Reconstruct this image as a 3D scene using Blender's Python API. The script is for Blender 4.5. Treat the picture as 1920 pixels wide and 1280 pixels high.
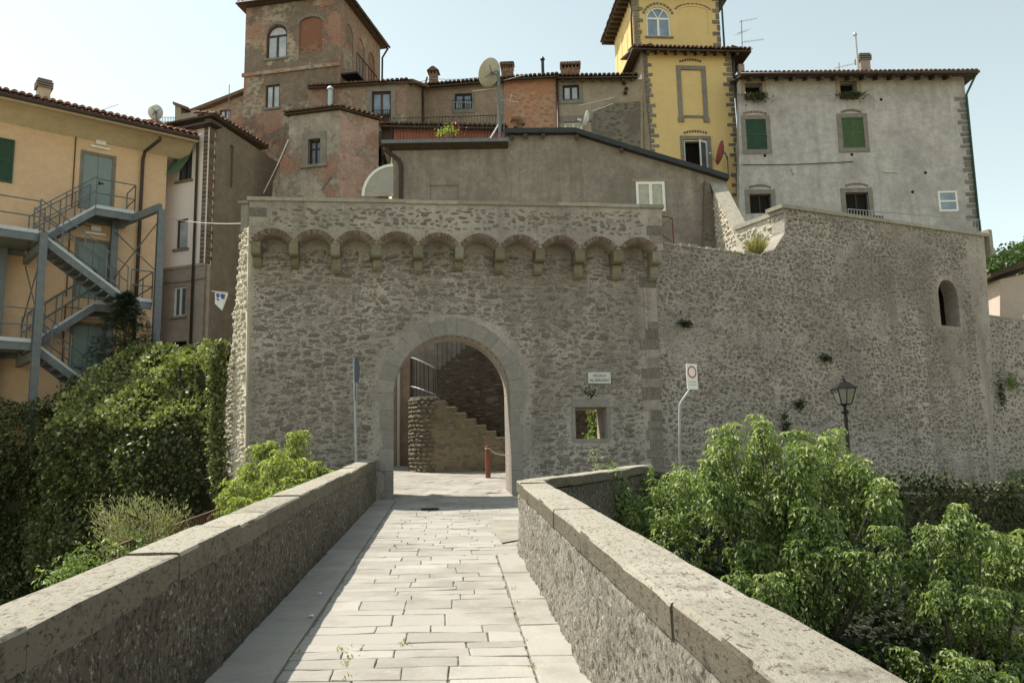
import bpy, math, random
import numpy as np
from mathutils import Vector, Matrix
from mathutils.geometry import tessellate_polygon

S = bpy.context.scene
COL = S.collection
for _o in list(bpy.data.objects):
    bpy.data.objects.remove(_o)
R = random.Random(7)
NR = np.random.default_rng(11)

# ------------------------------------------------------------------ camera
FPX, EYE = 1600.0, 1.65
PITCH, ROLL = math.atan(250 / 1600), 0.02
_f = Vector((0, math.cos(PITCH), math.sin(PITCH)))
_u0 = Vector((1, 0, 0)).cross(_f)
_cr, _sr = math.cos(ROLL), math.sin(ROLL)
CR = Vector((1, 0, 0)) * _cr - _u0 * _sr
CU = Vector((1, 0, 0)) * _sr + _u0 * _cr
CF = _f
cam_data = bpy.data.cameras.new('camera')
cam = bpy.data.objects.new('camera', cam_data)
COL.objects.link(cam)
cam.matrix_world = Matrix((
    (CR.x, CU.x, -CF.x, 0), (CR.y, CU.y, -CF.y, 0), (CR.z, CU.z, -CF.z, EYE), (0, 0, 0, 1)))
cam_data.sensor_width = 36
cam_data.lens = 36 * FPX / 1920
cam_data.clip_start, cam_data.clip_end = 0.05, 3000
S.camera = cam

# ------------------------------------------------------------------ light
SUN_TO = Vector((-0.60, 0.27, 1.0)).normalized()
SUN_EL = math.asin(SUN_TO.z)
SUN_AZ = math.atan2(SUN_TO.x, SUN_TO.y)
W = bpy.data.worlds.new('World')
S.world = W
W.use_nodes = True
wt = W.node_tree
wt.nodes.clear()
sky = wt.nodes.new('ShaderNodeTexSky')
sky.sky_type = 'NISHITA'
sky.sun_disc = False
sky.sun_elevation = SUN_EL
sky.sun_rotation = SUN_AZ
sky.altitude = 300
sky.air_density = 1.0
sky.dust_density = 0.8
sky.ozone_density = 1.0
grade = wt.nodes.new('ShaderNodeMix')
grade.data_type = 'RGBA'
grade.blend_type = 'MULTIPLY'
grade.inputs[0].default_value = 1.0
grade.inputs[7].default_value = (0.81, 0.822, 0.672, 1)
bg = wt.nodes.new('ShaderNodeBackground')
bg.inputs['Strength'].default_value = 0.130
wo = wt.nodes.new('ShaderNodeOutputWorld')
hsv = wt.nodes.new('ShaderNodeHueSaturation')
hsv.inputs['Saturation'].default_value = 0.57
wt.links.new(sky.outputs[0], hsv.inputs['Color'])
wt.links.new(hsv.outputs[0], grade.inputs[6])
wt.links.new(grade.outputs[2], bg.inputs['Color'])
wt.links.new(bg.outputs[0], wo.inputs['Surface'])
sun_data = bpy.data.lights.new('sun', 'SUN')
sun_data.energy = 2.95
sun_data.angle = math.radians(0.53)
sun_data.color = (1.0, 0.94, 0.82)
sun = bpy.data.objects.new('sun', sun_data)
COL.objects.link(sun)
sun.location = SUN_TO * 60
sun.rotation_euler = (-SUN_TO).to_track_quat('-Z', 'Y').to_euler()
S.view_settings.view_transform = 'Standard'
S.view_settings.look = 'None'
S.view_settings.gamma = 1
S.view_settings.use_curve_mapping = False
S.view_settings.exposure = 1.26
S.cycles.max_bounces = 6
S.cycles.diffuse_bounces = 3
S.cycles.transparent_max_bounces = 8
S.cycles.use_denoising = True

# ------------------------------------------------------------------ pixels of the photograph -> places
def ray(u, v):
    return CR * ((u - 960) / FPX) - CU * ((v - 640) / FPX) + CF

def at(u, v, Y):
    d = ray(u, v)
    return Vector((0, 0, EYE)) + d * (Y / d.y)

class Frame:
    """A vertical plane Y = y0 + m (X - x0): s runs to the right along it, z is up, d comes out towards the bridge."""
    def __init__(self, x0, y0, m):
        self.o = Vector((x0, y0, 0))
        self.e = Vector((1, m, 0)).normalized()
        self.n = Vector((self.e.y, -self.e.x, 0))
    def pt(self, s, z, d=0.0):
        return self.o + self.e * s + self.n * d + Vector((0, 0, z))
    def px(self, u, v, d=0.0):
        r = ray(u, v)
        o = Vector((0, 0, EYE))
        t = ((self.o + self.n * d - o).dot(self.n)) / r.dot(self.n)
        p = o + r * t
        return ((p - self.o).dot(self.e), p.z)
    def poly(self, pts, d=0.0):
        return [self.px(u, v, d) for u, v in pts]
    def rect(self, u0, v0, u1, v1, d=0.0):
        a, b = self.px(u0, (v0 + v1) / 2, d), self.px(u1, (v0 + v1) / 2, d)
        c, e = self.px((u0 + u1) / 2, v0, d), self.px((u0 + u1) / 2, v1, d)
        return a[0], e[1], b[0], c[1]           # s0, z0, s1, z1

# ------------------------------------------------------------------ objects
WL = {}
def _set(o, label, cat, group, kind):
    if label: o['label'] = label
    if cat: o['category'] = cat
    if group: o['group'] = group
    if kind: o['kind'] = kind

def thing(name, label, cat, loc, group=None):
    o = bpy.data.objects.new(name, None)
    o.empty_display_size = 0.2
    COL.objects.link(o)
    o.location = loc
    _set(o, label, cat, group, None)
    WL[o.name] = Vector(loc)
    return o

def link_mesh(name, me, parent=None, loc=None):
    o = bpy.data.objects.new(name, me)
    COL.objects.link(o)
    if parent is not None:
        o.parent = parent
        pl = WL[parent.name]
        if loc is None:
            WL[o.name] = pl.copy()
        else:
            o.location = Vector(loc) - pl
            WL[o.name] = Vector(loc)
    else:
        o.location = loc if loc is not None else (0, 0, 0)
        WL[o.name] = Vector(o.location)
    return o

def make_mesh(name, V, Fc, mats, off=None, smooth=False, uv=None, tone=None, mi=None):
    V = np.asarray(V, float).reshape(-1, 3)
    if off is not None:
        V = V - np.array(off, float)
    me = bpy.data.meshes.new(name)
    if isinstance(Fc, np.ndarray):
        k = Fc.shape[1]
        me.vertices.add(len(V))
        me.vertices.foreach_set('co', V.ravel())
        me.loops.add(Fc.size)
        me.loops.foreach_set('vertex_index', Fc.ravel().astype(np.int32))
        me.polygons.add(len(Fc))
        me.polygons.foreach_set('loop_start', np.arange(0, Fc.size, k, dtype=np.int32))
        me.polygons.foreach_set('loop_total', np.full(len(Fc), k, dtype=np.int32))
        me.update(calc_edges=True)
    else:
        me.from_pydata(V.tolist(), [], Fc)
        me.update()
    for m in (mats if isinstance(mats, (list, tuple)) else [mats]):
        me.materials.append(m)
    if mi is not None:
        me.polygons.foreach_set('material_index', np.asarray(mi, np.int32))
    if smooth:
        me.polygons.foreach_set('use_smooth', np.ones(len(me.polygons), bool))
    if uv is not None:
        l = me.uv_layers.new(name='UVMap')
        vi = np.empty(len(me.loops), np.int32)
        me.loops.foreach_get('vertex_index', vi)
        l.data.foreach_set('uv', np.asarray(uv, np.float32)[vi].ravel())
    if tone is not None:
        a = me.attributes.new('tone', 'FLOAT', 'POINT')
        a.data.foreach_set('value', np.asarray(tone, np.float32))
    return me

class MB:
    """Collects shapes, then links them as one mesh object."""
    def __init__(self):
        self.v, self.f, self.uv, self.t = [], [], [], []
        self.tone = 0.5
    def add(self, vs, fs, uv=None):
        b = len(self.v)
        self.v += [tuple(p) for p in vs]
        self.f += [tuple(i + b for i in q) for q in fs]
        self.uv += list(uv) if uv else [(p[0] + p[1], p[2]) for p in vs]
        self.t += [self.tone] * len(vs)
        return self
    def obox(self, o, a, b, c):
        o, a, b, c = Vector(o), Vector(a), Vector(b), Vector(c)
        P = [o, o + a, o + a + b, o + b, o + c, o + a + c, o + a + b + c, o + b + c]
        Q = [(0, 3, 2, 1), (4, 5, 6, 7), (0, 1, 5, 4), (1, 2, 6, 5), (2, 3, 7, 6), (3, 0, 4, 7)]
        if a.cross(b).dot(c) < 0:
            Q = [q[::-1] for q in Q]
        return self.add(P, Q)
    def box(self, c, sx, sy, sz, rz=0.0):
        ca, sa = math.cos(rz), math.sin(rz)
        ex, ey = Vector((ca, sa, 0)) * sx, Vector((-sa, ca, 0)) * sy
        return self.obox(Vector(c) - ex / 2 - ey / 2 - Vector((0, 0, sz / 2)), ex, ey, Vector((0, 0, sz)))
    def fbox(self, F, s0, z0, s1, z1, d0, d1):
        return self.obox(F.pt(s0, z0, d0), F.e * (s1 - s0), F.n * (d1 - d0), Vector((0, 0, z1 - z0)))
    def bar(self, p, q, w, h=None, up=(0, 0, 1)):
        p, q = Vector(p), Vector(q)
        h = w if h is None else h
        t = (q - p).normalized()
        upv = Vector(up)
        if abs(t.dot(upv)) > 0.97: upv = Vector((1, 0, 0))
        a = t.cross(upv).normalized()
        b = a.cross(t).normalized()
        return self.obox(p - a * w / 2 - b * h / 2, q - p, a * w, b * h)
    def tube(self, pts, r, n=8, caps=True):
        pts = [Vector(p) for p in pts]
        rr = r if isinstance(r, (list, tuple)) else [r] * len(pts)
        vs, fs = [], []
        prev = None
        for i, p in enumerate(pts):
            t = (pts[min(i + 1, len(pts) - 1)] - pts[max(i - 1, 0)]).normalized()
            if prev is None:
                a = t.cross(Vector((0, 0, 1)))
                if a.length < 0.05: a = t.cross(Vector((1, 0, 0)))
            else:
                a = prev - t * prev.dot(t)
            a.normalize(); prev = a
            b = t.cross(a)
            for k in range(n):
                an = 2 * math.pi * k / n
                vs.append(p + (a * math.cos(an) + b * math.sin(an)) * rr[i])
        for i in range(len(pts) - 1):
            for k in range(n):
                fs.append((i * n + k, i * n + (k + 1) % n, (i + 1) * n + (k + 1) % n, (i + 1) * n + k))
        if caps:
            fs.append(tuple(range(n))[::-1]); fs.append(tuple((len(pts) - 1) * n + k for k in range(n)))
        return self.add(vs, fs)
    def lathe(self, c, prof, n=16, ax=None):
        c = Vector(c)
        ax = Vector(ax).normalized() if ax is not None else Vector((0, 0, 1))
        a = ax.cross(Vector((1, 0, 0)))
        if a.length < 0.1: a = ax.cross(Vector((0, 1, 0)))
        a.normalize(); b = ax.cross(a)
        vs, fs = [], []
        for r, z in prof:
            for k in range(n):
                an = 2 * math.pi * (k + 0.5) / n
                vs.append(c + ax * z + (a * math.cos(an) + b * math.sin(an)) * r)
        for i in range(len(prof) - 1):
            for k in range(n):
                fs.append((i * n + k, i * n + (k + 1) % n, (i + 1) * n + (k + 1) % n, (i + 1) * n + k))
        fs.append(tuple(range(n))[::-1]); fs.append(tuple((len(prof) - 1) * n + k for k in range(n)))
        return self.add(vs, fs)
    def prism(self, pts, vec):
        pts = [Vector(p) for p in pts]; vec = Vector(vec); n = len(pts)
        tr = tessellate_polygon([pts])
        vs = pts + [p + vec for p in pts]
        fs = [tuple(t) for t in tr] + [tuple(n + i for i in t[::-1]) for t in tr]
        fs += [(i, (i + 1) % n, n + (i + 1) % n, n + i) for i in range(n)]
        return self.add(vs, fs)
    def build(self, name, mat, parent=None, smooth=False, label=None, kind=None, base=None, tone=False):
        if parent is not None:
            me = make_mesh(name, self.v, self.f, mat, WL[parent.name], smooth, self.uv, self.t if tone else None)
            o = link_mesh(name, me, parent)
        else:
            A = np.array(self.v)
            loc = Vector(base) if base is not None else Vector(((A[:, 0].min() + A[:, 0].max()) / 2, (A[:, 1].min() + A[:, 1].max()) / 2, A[:, 2].min()))
            me = make_mesh(name, self.v, self.f, mat, loc, smooth, self.uv, self.t if tone else None)
            o = link_mesh(name, me, None, loc)
        fix_normals(me)
        _set(o, label, None, None, kind)
        return o
    def solo(self, name, mat, label, cat, group=None, smooth=False, kind=None, base=None):
        o = self.build(name, mat, None, smooth, None, kind, base)
        _set(o, label, cat, group, kind)
        return o

def fix_normals(me):
    import bmesh
    if len(me.polygons) > 6000: return
    bm = bmesh.new(); bm.from_mesh(me)
    bmesh.ops.recalc_face_normals(bm, faces=bm.faces)
    bm.to_mesh(me); bm.free()

def structure(o):
    o['kind'] = 'structure'
    return o

def copy_part(src, parent, basis):
    o = src.copy()
    COL.objects.link(o)
    o.parent = parent
    o.matrix_basis = basis
    return o

def arch_pts(s0, s1, z0, z1, rise=None, n=14):
    """Outline of an opening with an arched head; the crown is at z1."""
    w = (s1 - s0) / 2
    rise = w if rise is None else rise
    zs = z1 - rise
    pts = [(s0, z0), (s1, z0)]
    for i in range(n + 1):
        a = math.pi * i / n
        pts.append((s0 + w + w * math.cos(a), zs + rise * math.sin(a)))
    return pts

def box_pts(s0, z0, s1, z1):
    return [(s0, z0), (s1, z0), (s1, z1), (s0, z1)]

def wall_mb(F, outer, holes=(), d=0.0, thick=0.35, reveal=0.2, back=False):
    """A wall on frame F: outline and openings in (s, z), openings cut through with their reveals."""
    mb = MB()
    loops = [[Vector((s, z, 0)) for s, z in outer]] + [[Vector((s, z, 0)) for s, z in h] for h in holes]
    flat = [p for l in loops for p in l]
    tr = [tuple(t) for t in tessellate_polygon(loops)]
    mb.add([F.pt(p.x, p.y, d) for p in flat], tr, [(p.x, p.y) for p in flat])
    if back:
        mb.add([F.pt(p.x, p.y, d - thick) for p in flat], [t[::-1] for t in tr], [(p.x, p.y) for p in flat])
    def skirt(l, dep):
        n = len(l)
        vs = [F.pt(p.x, p.y, d) for p in l] + [F.pt(p.x, p.y, d - dep) for p in l]
        uv = [(p.x, p.y) for p in l] + [(p.x + dep, p.y) for p in l]
        mb.add(vs, [(i, (i + 1) % n, n + (i + 1) % n, n + i) for i in range(n)], uv)
    skirt(loops[0], thick)
    rv = reveal if isinstance(reveal, (list, tuple)) else [reveal] * len(holes)
    for l, r_ in zip(loops[1:], rv):
        skirt(l, r_)
    return mb

# ------------------------------------------------------------------ materials
class G:
    def __init__(self, name):
        self.m = bpy.data.materials.new(name)
        self.m.use_nodes = True
        self.t = self.m.node_tree
        self.t.nodes.clear()
        self.out = self.t.nodes.new('ShaderNodeOutputMaterial')
        self.co = self.t.nodes.new('ShaderNodeTexCoord')
    def n(self, typ, ins=None, **props):
        nd = self.t.nodes.new('ShaderNode' + typ)
        for k, v in props.items(): setattr(nd, k, v)
        for k, v in (ins or {}).items(): self.put(nd.inputs[k], v)
        return nd
    def put(self, sock, v):
        if isinstance(v, bpy.types.NodeSocket): self.t.links.new(v, sock)
        elif hasattr(sock.default_value, '__len__') and len(sock.default_value) == 4 and len(v) == 3: sock.default_value = (*v, 1)
        else: sock.default_value = v
    def coord(self, scale=(1, 1, 1), uv=False, rot=(0, 0, 0)):
        mp = self.n('Mapping', {'Vector': self.co.outputs['UV' if uv else 'Object'], 'Scale': scale, 'Rotation': rot})
        return mp.outputs[0]
    def noise(self, scale, detail=5, rough=0.6, co=None, dist=0.0):
        return self.n('TexNoise', {'Vector': co or self.coord(), 'Scale': scale, 'Detail': detail, 'Roughness': rough, 'Distortion': dist}).outputs[0]
    def ramp(self, fac, *stops, interp='LINEAR'):
        r = self.n('ValToRGB', {'Fac': fac})
        cr = r.color_ramp
        cr.interpolation = interp
        while len(cr.elements) < len(stops): cr.elements.new(0.5)
        for el, (p, c) in zip(cr.elements, stops):
            el.position = p
            el.color = (c, c, c, 1) if isinstance(c, (int, float)) else (*c, 1)
        return r.outputs[0]
    def mix(self, fac, a, b, mode='MIX'):
        nd = self.n('Mix', data_type='RGBA', blend_type=mode)
        self.put(nd.inputs[0], fac); self.put(nd.inputs[6], a); self.put(nd.inputs[7], b)
        return nd.outputs[2]
    def math(self, op, a, b=0.5):
        nd = self.n('Math', operation=op)
        self.put(nd.inputs[0], a); self.put(nd.inputs[1], b)
        return nd.outputs[0]
    def bump(self, h, dist=0.02, strength=1.0, normal=None):
        ins = {'Height': h, 'Distance': dist, 'Strength': strength}
        if normal: ins['Normal'] = normal
        return self.n('Bump', ins).outputs[0]
    def done(self, col, rough=0.9, normal=None, metal=0.0, spec=0.3, **extra):
        b = self.n('BsdfPrincipled')
        self.put(b.inputs['Base Color'], col); self.put(b.inputs['Roughness'], rough)
        b.inputs['Metallic'].default_value = metal
        b.inputs['Specular IOR Level'].default_value = spec
        if normal: self.put(b.inputs['Normal'], normal)
        for k, v in extra.items(): self.put(b.inputs[k.replace('_', ' ')], v)
        self.t.links.new(b.outputs[0], self.out.inputs['Surface'])
        return self.m

def mul(c, k): return tuple(x * k for x in c)

def plaster(name, base, var=0.25, stain=(0.09, 0.08, 0.07), stain_amt=0.5, peel=None, peel_amt=0.5, bump=0.006, streak=0.5):
    g = G(name)
    base = tuple(min(.82, x * 1.62) for x in base); stain = mul(stain, 1.35)
    a = g.noise(0.9, 8, 0.65)
    c = g.mix(g.ramp(a, (0.3, 0.0), (0.7, 1.0)), mul(base, 1 - var), mul(base, 1 + var * 0.6))
    fine = g.noise(14, 6, 0.7)
    mid = g.noise(3.4, 7, 0.72, g.coord((1, 1, 1.25), rot=(0.7, 0.3, 0.2)))
    c = g.mix(g.ramp(mid, (0.34, min(.6, var * 2.6)), (0.58, 0.0)), c, g.mix(0.5, mul(base, 0.5), stain))
    c = g.mix(g.ramp(mid, (0.55, 0.0), (0.74, min(.4, var * 1.8))), c, tuple(min(.85, x * 1.3) for x in base))
    c = g.mix(g.ramp(fine, (0.36, min(.45, var * 2.2)), (0.60, 0.0)), c, mul(base, 0.5), 'MIX')
    if stain_amt > 0:
        st = g.noise(1.0, 7, 0.62, g.coord((2.6, 2.6, 0.35)))
        st2 = g.noise(0.55, 6, 0.6, g.coord((1, 1, 1.0), rot=(0.5, 0.2, 1.0)))
        f = g.math('MULTIPLY', g.ramp(st, (0.45, 0.0), (0.75, 1.0)), streak)
        f = g.math('MAXIMUM', f, g.ramp(st2, (0.48, 0.0), (0.72, stain_amt)))
        c = g.mix(g.math('MULTIPLY', f, stain_amt), c, stain)
    h = g.math('ADD', g.math('MULTIPLY', g.noise(3, 6, 0.6), 1.5), g.math('MULTIPLY', fine, 0.6))
    if peel is not None:
        pm = g.noise(0.7, 9, 0.68, g.coord((1.1, 1.1, 0.9), rot=(0.3, 0.1, 0.4)))
        f = g.ramp(pm, (1 - peel_amt - 0.03, 0.0), (1 - peel_amt + 0.04, 1.0))
        br = g.n('TexBrick', {'Vector': g.coord((1, 1, 1), uv=True), 'Scale': 1.0, 'Color1': (*peel[0], 1), 'Color2': (*peel[1], 1), 'Mortar': (*peel[2], 1),
                              'Mortar Size': 0.014, 'Brick Width': 0.27, 'Row Height': 0.085, 'Bias': 0.0}, offset=0.5)
        vo = g.n('TexVoronoi', {'Vector': g.coord((4.2, 4.2, 6.5)), 'Scale': 1.0})
        stn = g.mix(g.ramp(vo.outputs['Distance'], (0.25, 0.0), (0.6, 1.0)), g.mix(0.5, peel[3], vo.outputs['Color'], 'MULTIPLY'), peel[2])
        which = g.ramp(g.noise(0.6, 4, 0.6, g.coord((1, 1, 1), rot=(1, 2, 0))), (0.46, 0.0), (0.54, 1.0))
        brc = g.mix(.42, br.outputs['Color'], g.mix(g.ramp(g.noise(5, 5, .7, g.coord((1, 1, 2.2))), (.35, 0.0), (.65, 1.0)), mul(peel[1], .85), peel[0]))
        sub = g.mix(which, brc, stn)
        sub = g.mix(g.ramp(g.noise(2.2, 6, 0.7), (0.35, 0.0), (0.75, 0.75)), sub, mul(peel[2], 0.75))
        c = g.mix(f, c, sub)
        h = g.math('SUBTRACT', h, g.math('MULTIPLY', f, 2.5))
    return g.done(c, 0.92, g.bump(h, bump), spec=0.15)

def mortar_mat(name, base, dark, bump=0.02, moss=0.0):
    g = G(name)
    a = g.noise(0.7, 8, 0.62)
    c = g.mix(g.ramp(a, (0.32, 0.0), (0.70, 1.0)), mul(base, 0.74), mul(base, 1.14))
    v = g.n('TexVoronoi', {'Vector': g.coord((6.0, 6.0, 10.0)), 'Scale': 1.0, 'Randomness': 1.0})
    sp = g.ramp(v.outputs['Distance'], (0.22, 1.0), (0.42, 0.0))
    c = g.mix(g.math('MULTIPLY', sp, g.ramp(g.noise(1.3, 4), (0.42, 0.0), (0.6, 0.75))), c, dark)
    fine = g.noise(26, 6, 0.75)
    c = g.mix(g.ramp(fine, (0.35, 0.55), (0.62, 0.0)), c, mul(dark, 0.8))
    big = g.noise(0.28, 5, 0.6, g.coord((1, 1, 1.3), rot=(.4, .2, .9)))
    c = g.mix(g.ramp(big, (0.36, 0.38), (0.50, 0.0)), c, mul(dark, 0.9))
    c = g.mix(g.ramp(big, (0.52, 0.0), (0.68, 0.30)), c, mul(base, 1.35))
    st = g.noise(0.8, 7, 0.66, g.coord((2.2, 2.2, 0.3)))
    c = g.mix(g.ramp(st, (0.50, 0.0), (0.74, 0.65)), c, mul(dark, 0.75))
    if moss:
        c = g.mix(g.ramp(g.noise(0.5, 7, 0.7), (0.55, 0.0), (0.75, moss)), c, (0.07, 0.08, 0.03))
    h = g.math('ADD', g.math('MULTIPLY', g.noise(5, 7, 0.65), 1.0), g.math('MULTIPLY', fine, 0.35))
    h = g.math('ADD', h, g.math('MULTIPLY', sp, 0.35))
    return g.done(c, 0.95, g.bump(h, bump), spec=0.1)

def stone_mat(name, c1, c2, c3=None, bump=0.02, fine=30, lichen=None):
    g = G(name)
    t = g.n('Attribute', attribute_name='tone').outputs['Fac']
    c = g.ramp(t, (0.0, c1), (0.55, c2), (1.0, c3 or c2))
    c = g.mix(g.ramp(g.noise(6, 7, 0.7), (0.3, 0.7), (0.7, 0.0)), c, mul(c1, 0.7))
    nf = g.noise(fine, 6, 0.75)
    c = g.mix(g.ramp(nf, (0.5, 0.0), (0.75, 0.55)), c, mul(c3 or c2, 1.25))
    if lichen:
        c = g.mix(g.ramp(g.noise(9, 8, 0.75), (0.55, 0.0), (0.66, 0.8)), c, lichen)
    return g.done(c, 0.93, g.bump(g.math('ADD', g.noise(8, 6, 0.7), g.math('MULTIPLY', nf, 0.4)), bump), spec=0.12)

def flat(name, c, rough=0.7, metal=0.0, var=0.18, scale=5, bump=0.0, spec=0.3):
    g = G(name)
    k = g.noise(scale, 6, 0.65)
    col = g.mix(g.ramp(k, (0.3, 0.0), (0.72, 1.0)), mul(c, 1 - var), mul(c, 1 + var))
    nrm = g.bump(g.noise(scale * 6, 5, 0.7), bump) if bump else None
    return g.done(col, rough, nrm, metal, spec)

def leaf_mat(name, dark, mid, light, trans=0.35):
    g = G(name)
    t = g.n('Attribute', attribute_name='tone').outputs['Fac']
    c = g.ramp(t, (0.0, dark), (0.5, mid), (1.0, light))
    b = g.n('BsdfPrincipled', {'Base Color': c, 'Roughness': 0.48, 'Specular IOR Level': 0.35})
    tr = g.n('BsdfTranslucent', {'Color': g.mix(1.0, c, (1.25, 1.5, 0.55), 'MULTIPLY')})
    mx = g.n('MixShader', {0: trans, 1: b.outputs[0], 2: tr.outputs[0]})
    g.t.links.new(mx.outputs[0], g.out.inputs['Surface'])
    return g.m

def glass_mat(name, c, rough=0.06, var=0.3):
    g = G(name)
    k = g.noise(2.0, 3, 0.5)
    return g.done(g.mix(g.ramp(k, (0.35, 0.0), (0.65, 1.0)), mul(c, 1 - var), mul(c, 1 + var)), rough, spec=0.7)

BRICKS = ((0.37, 0.14, 0.085), (0.25, 0.105, 0.068), (0.40, 0.32, 0.245), (0.25, 0.21, 0.165))
M = {}
M['gate_mortar'] = mortar_mat('gate_mortar', (0.445, 0.39, 0.35), (0.185, 0.157, 0.125), moss=0.30)
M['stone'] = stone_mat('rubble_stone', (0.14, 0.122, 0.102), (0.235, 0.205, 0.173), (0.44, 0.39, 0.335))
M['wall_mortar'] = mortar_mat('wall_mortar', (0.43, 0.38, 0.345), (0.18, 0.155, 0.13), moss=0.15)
M['lit_stone'] = stone_mat('sunlit_rubble_stone', (0.46, 0.415, 0.335), (0.60, 0.545, 0.45), (0.72, 0.66, 0.55))  # paler than the other rubble, carries the sunlight of the lit walls
M['dressed'] = stone_mat('dressed_stone', (0.235, 0.213, 0.19), (0.275, 0.249, 0.22), (0.32, 0.29, 0.255), bump=0.008)
M['corbel'] = stone_mat('corbel_stone', (0.17, 0.148, 0.095), (0.225, 0.197, 0.14), (0.30, 0.27, 0.215), bump=0.012)
M['coping'] = stone_mat('wall_coping', (0.25, 0.225, 0.18), (0.32, 0.29, 0.24), (0.42, 0.385, 0.32), bump=0.01)
M['brick'] = stone_mat('arch_brick', (0.12, 0.078, 0.063), (0.175, 0.112, 0.09), (0.25, 0.185, 0.15), bump=0.006)
M['brick_infill'] = None
def paving_mat():
    g = G('paving_slab')
    t = g.n('Attribute', attribute_name='tone').outputs['Fac']
    c = g.ramp(t, (0.0, (0.285, 0.265, 0.24)), (.5, (0.36, 0.338, 0.305)), (1.0, (0.41, 0.388, 0.352)))
    big = g.noise(.9, 7, .68)
    c = g.mix(g.ramp(big, (.38, .6), (.53, 0.0)), c, (0.225, 0.205, 0.178))
    mid = g.noise(6, 8, .75)
    c = g.mix(g.ramp(mid, (.56, 0.0), (.72, .5)), c, (0.47, 0.44, 0.385))
    c = g.mix(g.ramp(g.noise(60, 4, .7), (.30, .5), (.42, 0.0)), c, (0.17, 0.15, 0.125))
    h = g.math('ADD', g.noise(9, 6, .7), g.math('MULTIPLY', g.noise(45, 5, .7), .5))
    return g.done(c, .85, g.bump(h, .008), spec=.2)
M['paving'] = paving_mat()
M['paving_old'] = stone_mat('plain_slab', (0.31, 0.285, 0.245), (0.365, 0.335, 0.29), (0.42, 0.385, 0.335), bump=0.006, fine=45)
M['joint'] = flat('paving_joint', (0.20, 0.178, 0.14), 0.95, var=0.4, scale=14, bump=0.01)
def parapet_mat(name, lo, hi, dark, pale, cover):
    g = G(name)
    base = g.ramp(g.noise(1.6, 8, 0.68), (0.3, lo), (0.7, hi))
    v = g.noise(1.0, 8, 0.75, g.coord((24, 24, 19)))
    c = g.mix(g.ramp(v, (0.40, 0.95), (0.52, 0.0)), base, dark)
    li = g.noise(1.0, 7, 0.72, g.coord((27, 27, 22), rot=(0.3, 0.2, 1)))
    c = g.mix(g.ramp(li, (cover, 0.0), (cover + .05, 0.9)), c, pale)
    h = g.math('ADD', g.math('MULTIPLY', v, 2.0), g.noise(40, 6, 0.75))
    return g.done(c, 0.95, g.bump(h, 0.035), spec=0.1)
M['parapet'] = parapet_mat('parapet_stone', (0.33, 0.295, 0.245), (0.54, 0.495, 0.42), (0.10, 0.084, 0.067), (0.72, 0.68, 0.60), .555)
M['parapet_shaded'] = parapet_mat('shaded_parapet_stone', (0.15, 0.127, 0.10), (0.26, 0.225, 0.18), (0.07, 0.058, 0.045), (0.56, 0.52, 0.45), .57)  # shaded copy of the parapet stone, the shade is in its colour
def cap_mat(name='parapet_coping', k=1.0, streak=False):
    g = G(name)
    t = g.n('Attribute', attribute_name='tone').outputs['Fac']
    c = g.ramp(t, (0.0, (0.34, 0.31, 0.255)), (1.0, (0.44, 0.405, 0.34)))
    n1 = g.noise(1.0, 7, 0.7, g.coord((22, 9, 22)))
    c = g.mix(g.ramp(n1, (0.30, 0.85), (0.46, 0.0)), c, (0.15, 0.125, 0.10))
    n2 = g.noise(7, 8, 0.75)
    c = g.mix(g.ramp(n2, (0.55, 0.0), (0.68, 0.6)), c, (0.47, 0.44, 0.37))
    n3 = g.noise(3.5, 6, 0.7, g.coord((1, 1, 1), rot=(1, 0, 0.4)))
    c = g.mix(g.ramp(n3, (0.56, 0.0), (0.70, 0.65)), c, (0.17, 0.14, 0.115))
    n4 = g.noise(1.0, 5, 0.6, g.coord((48, 20, 48)))
    c = g.mix(g.ramp(n4, (0.57, 0.0), (0.64, 0.85)), c, (0.12, 0.095, 0.075))
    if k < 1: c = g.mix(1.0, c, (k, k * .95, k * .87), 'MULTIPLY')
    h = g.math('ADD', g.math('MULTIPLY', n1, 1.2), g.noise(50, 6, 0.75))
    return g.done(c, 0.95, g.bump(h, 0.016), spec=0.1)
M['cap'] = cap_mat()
M['cap_side'] = cap_mat('shaded_weathered_side', 0.44)  # upright faces darkened for weathering and for shade put into the colour
M['soil'] = flat('soil', (0.055, 0.047, 0.032), 0.95, var=0.4, scale=3, bump=0.05)
M['soil_dark'] = flat('ravine_soil', (0.03, 0.032, 0.018), 0.95, var=0.4, scale=1, bump=0.05)
M['street'] = flat('street_stone', (0.30, 0.275, 0.23), 0.9, var=0.2, scale=2, bump=0.01)
M['rust'] = flat('rusty_iron', (0.10, 0.052, 0.03), 0.8, var=0.4, scale=20)
M['iron'] = flat('dark_iron', (0.028, 0.026, 0.024), 0.55, 0.6, var=0.3, scale=12)
M['galv'] = flat('galvanised_steel', (0.155, 0.165, 0.172), 0.55, 0.25, var=0.2, scale=6)
M['galv_light'] = flat('pale_galvanised_steel', (0.46, 0.48, 0.49), 0.45, 0.2, var=0.12, scale=6)
M['grey_pole'] = flat('grey_pole', (0.33, 0.34, 0.34), 0.5, 0.4, var=0.15)
M['white'] = flat('white_paint', (0.74, 0.73, 0.68), 0.5, var=0.05)
M['red'] = flat('red_print', (0.42, 0.045, 0.04), 0.5, var=0.1)
M['ink'] = flat('black_print', (0.03, 0.03, 0.035), 0.6, var=0.1)
M['marble'] = flat('marble_plaque', (0.52, 0.51, 0.47), 0.6, var=0.08)
M['bluesign'] = flat('blue_sign', (0.09, 0.115, 0.16), 0.5, var=0.1)
M['wood'] = flat('brown_wood', (0.085, 0.038, 0.025), 0.6, var=0.25, scale=9)
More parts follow.
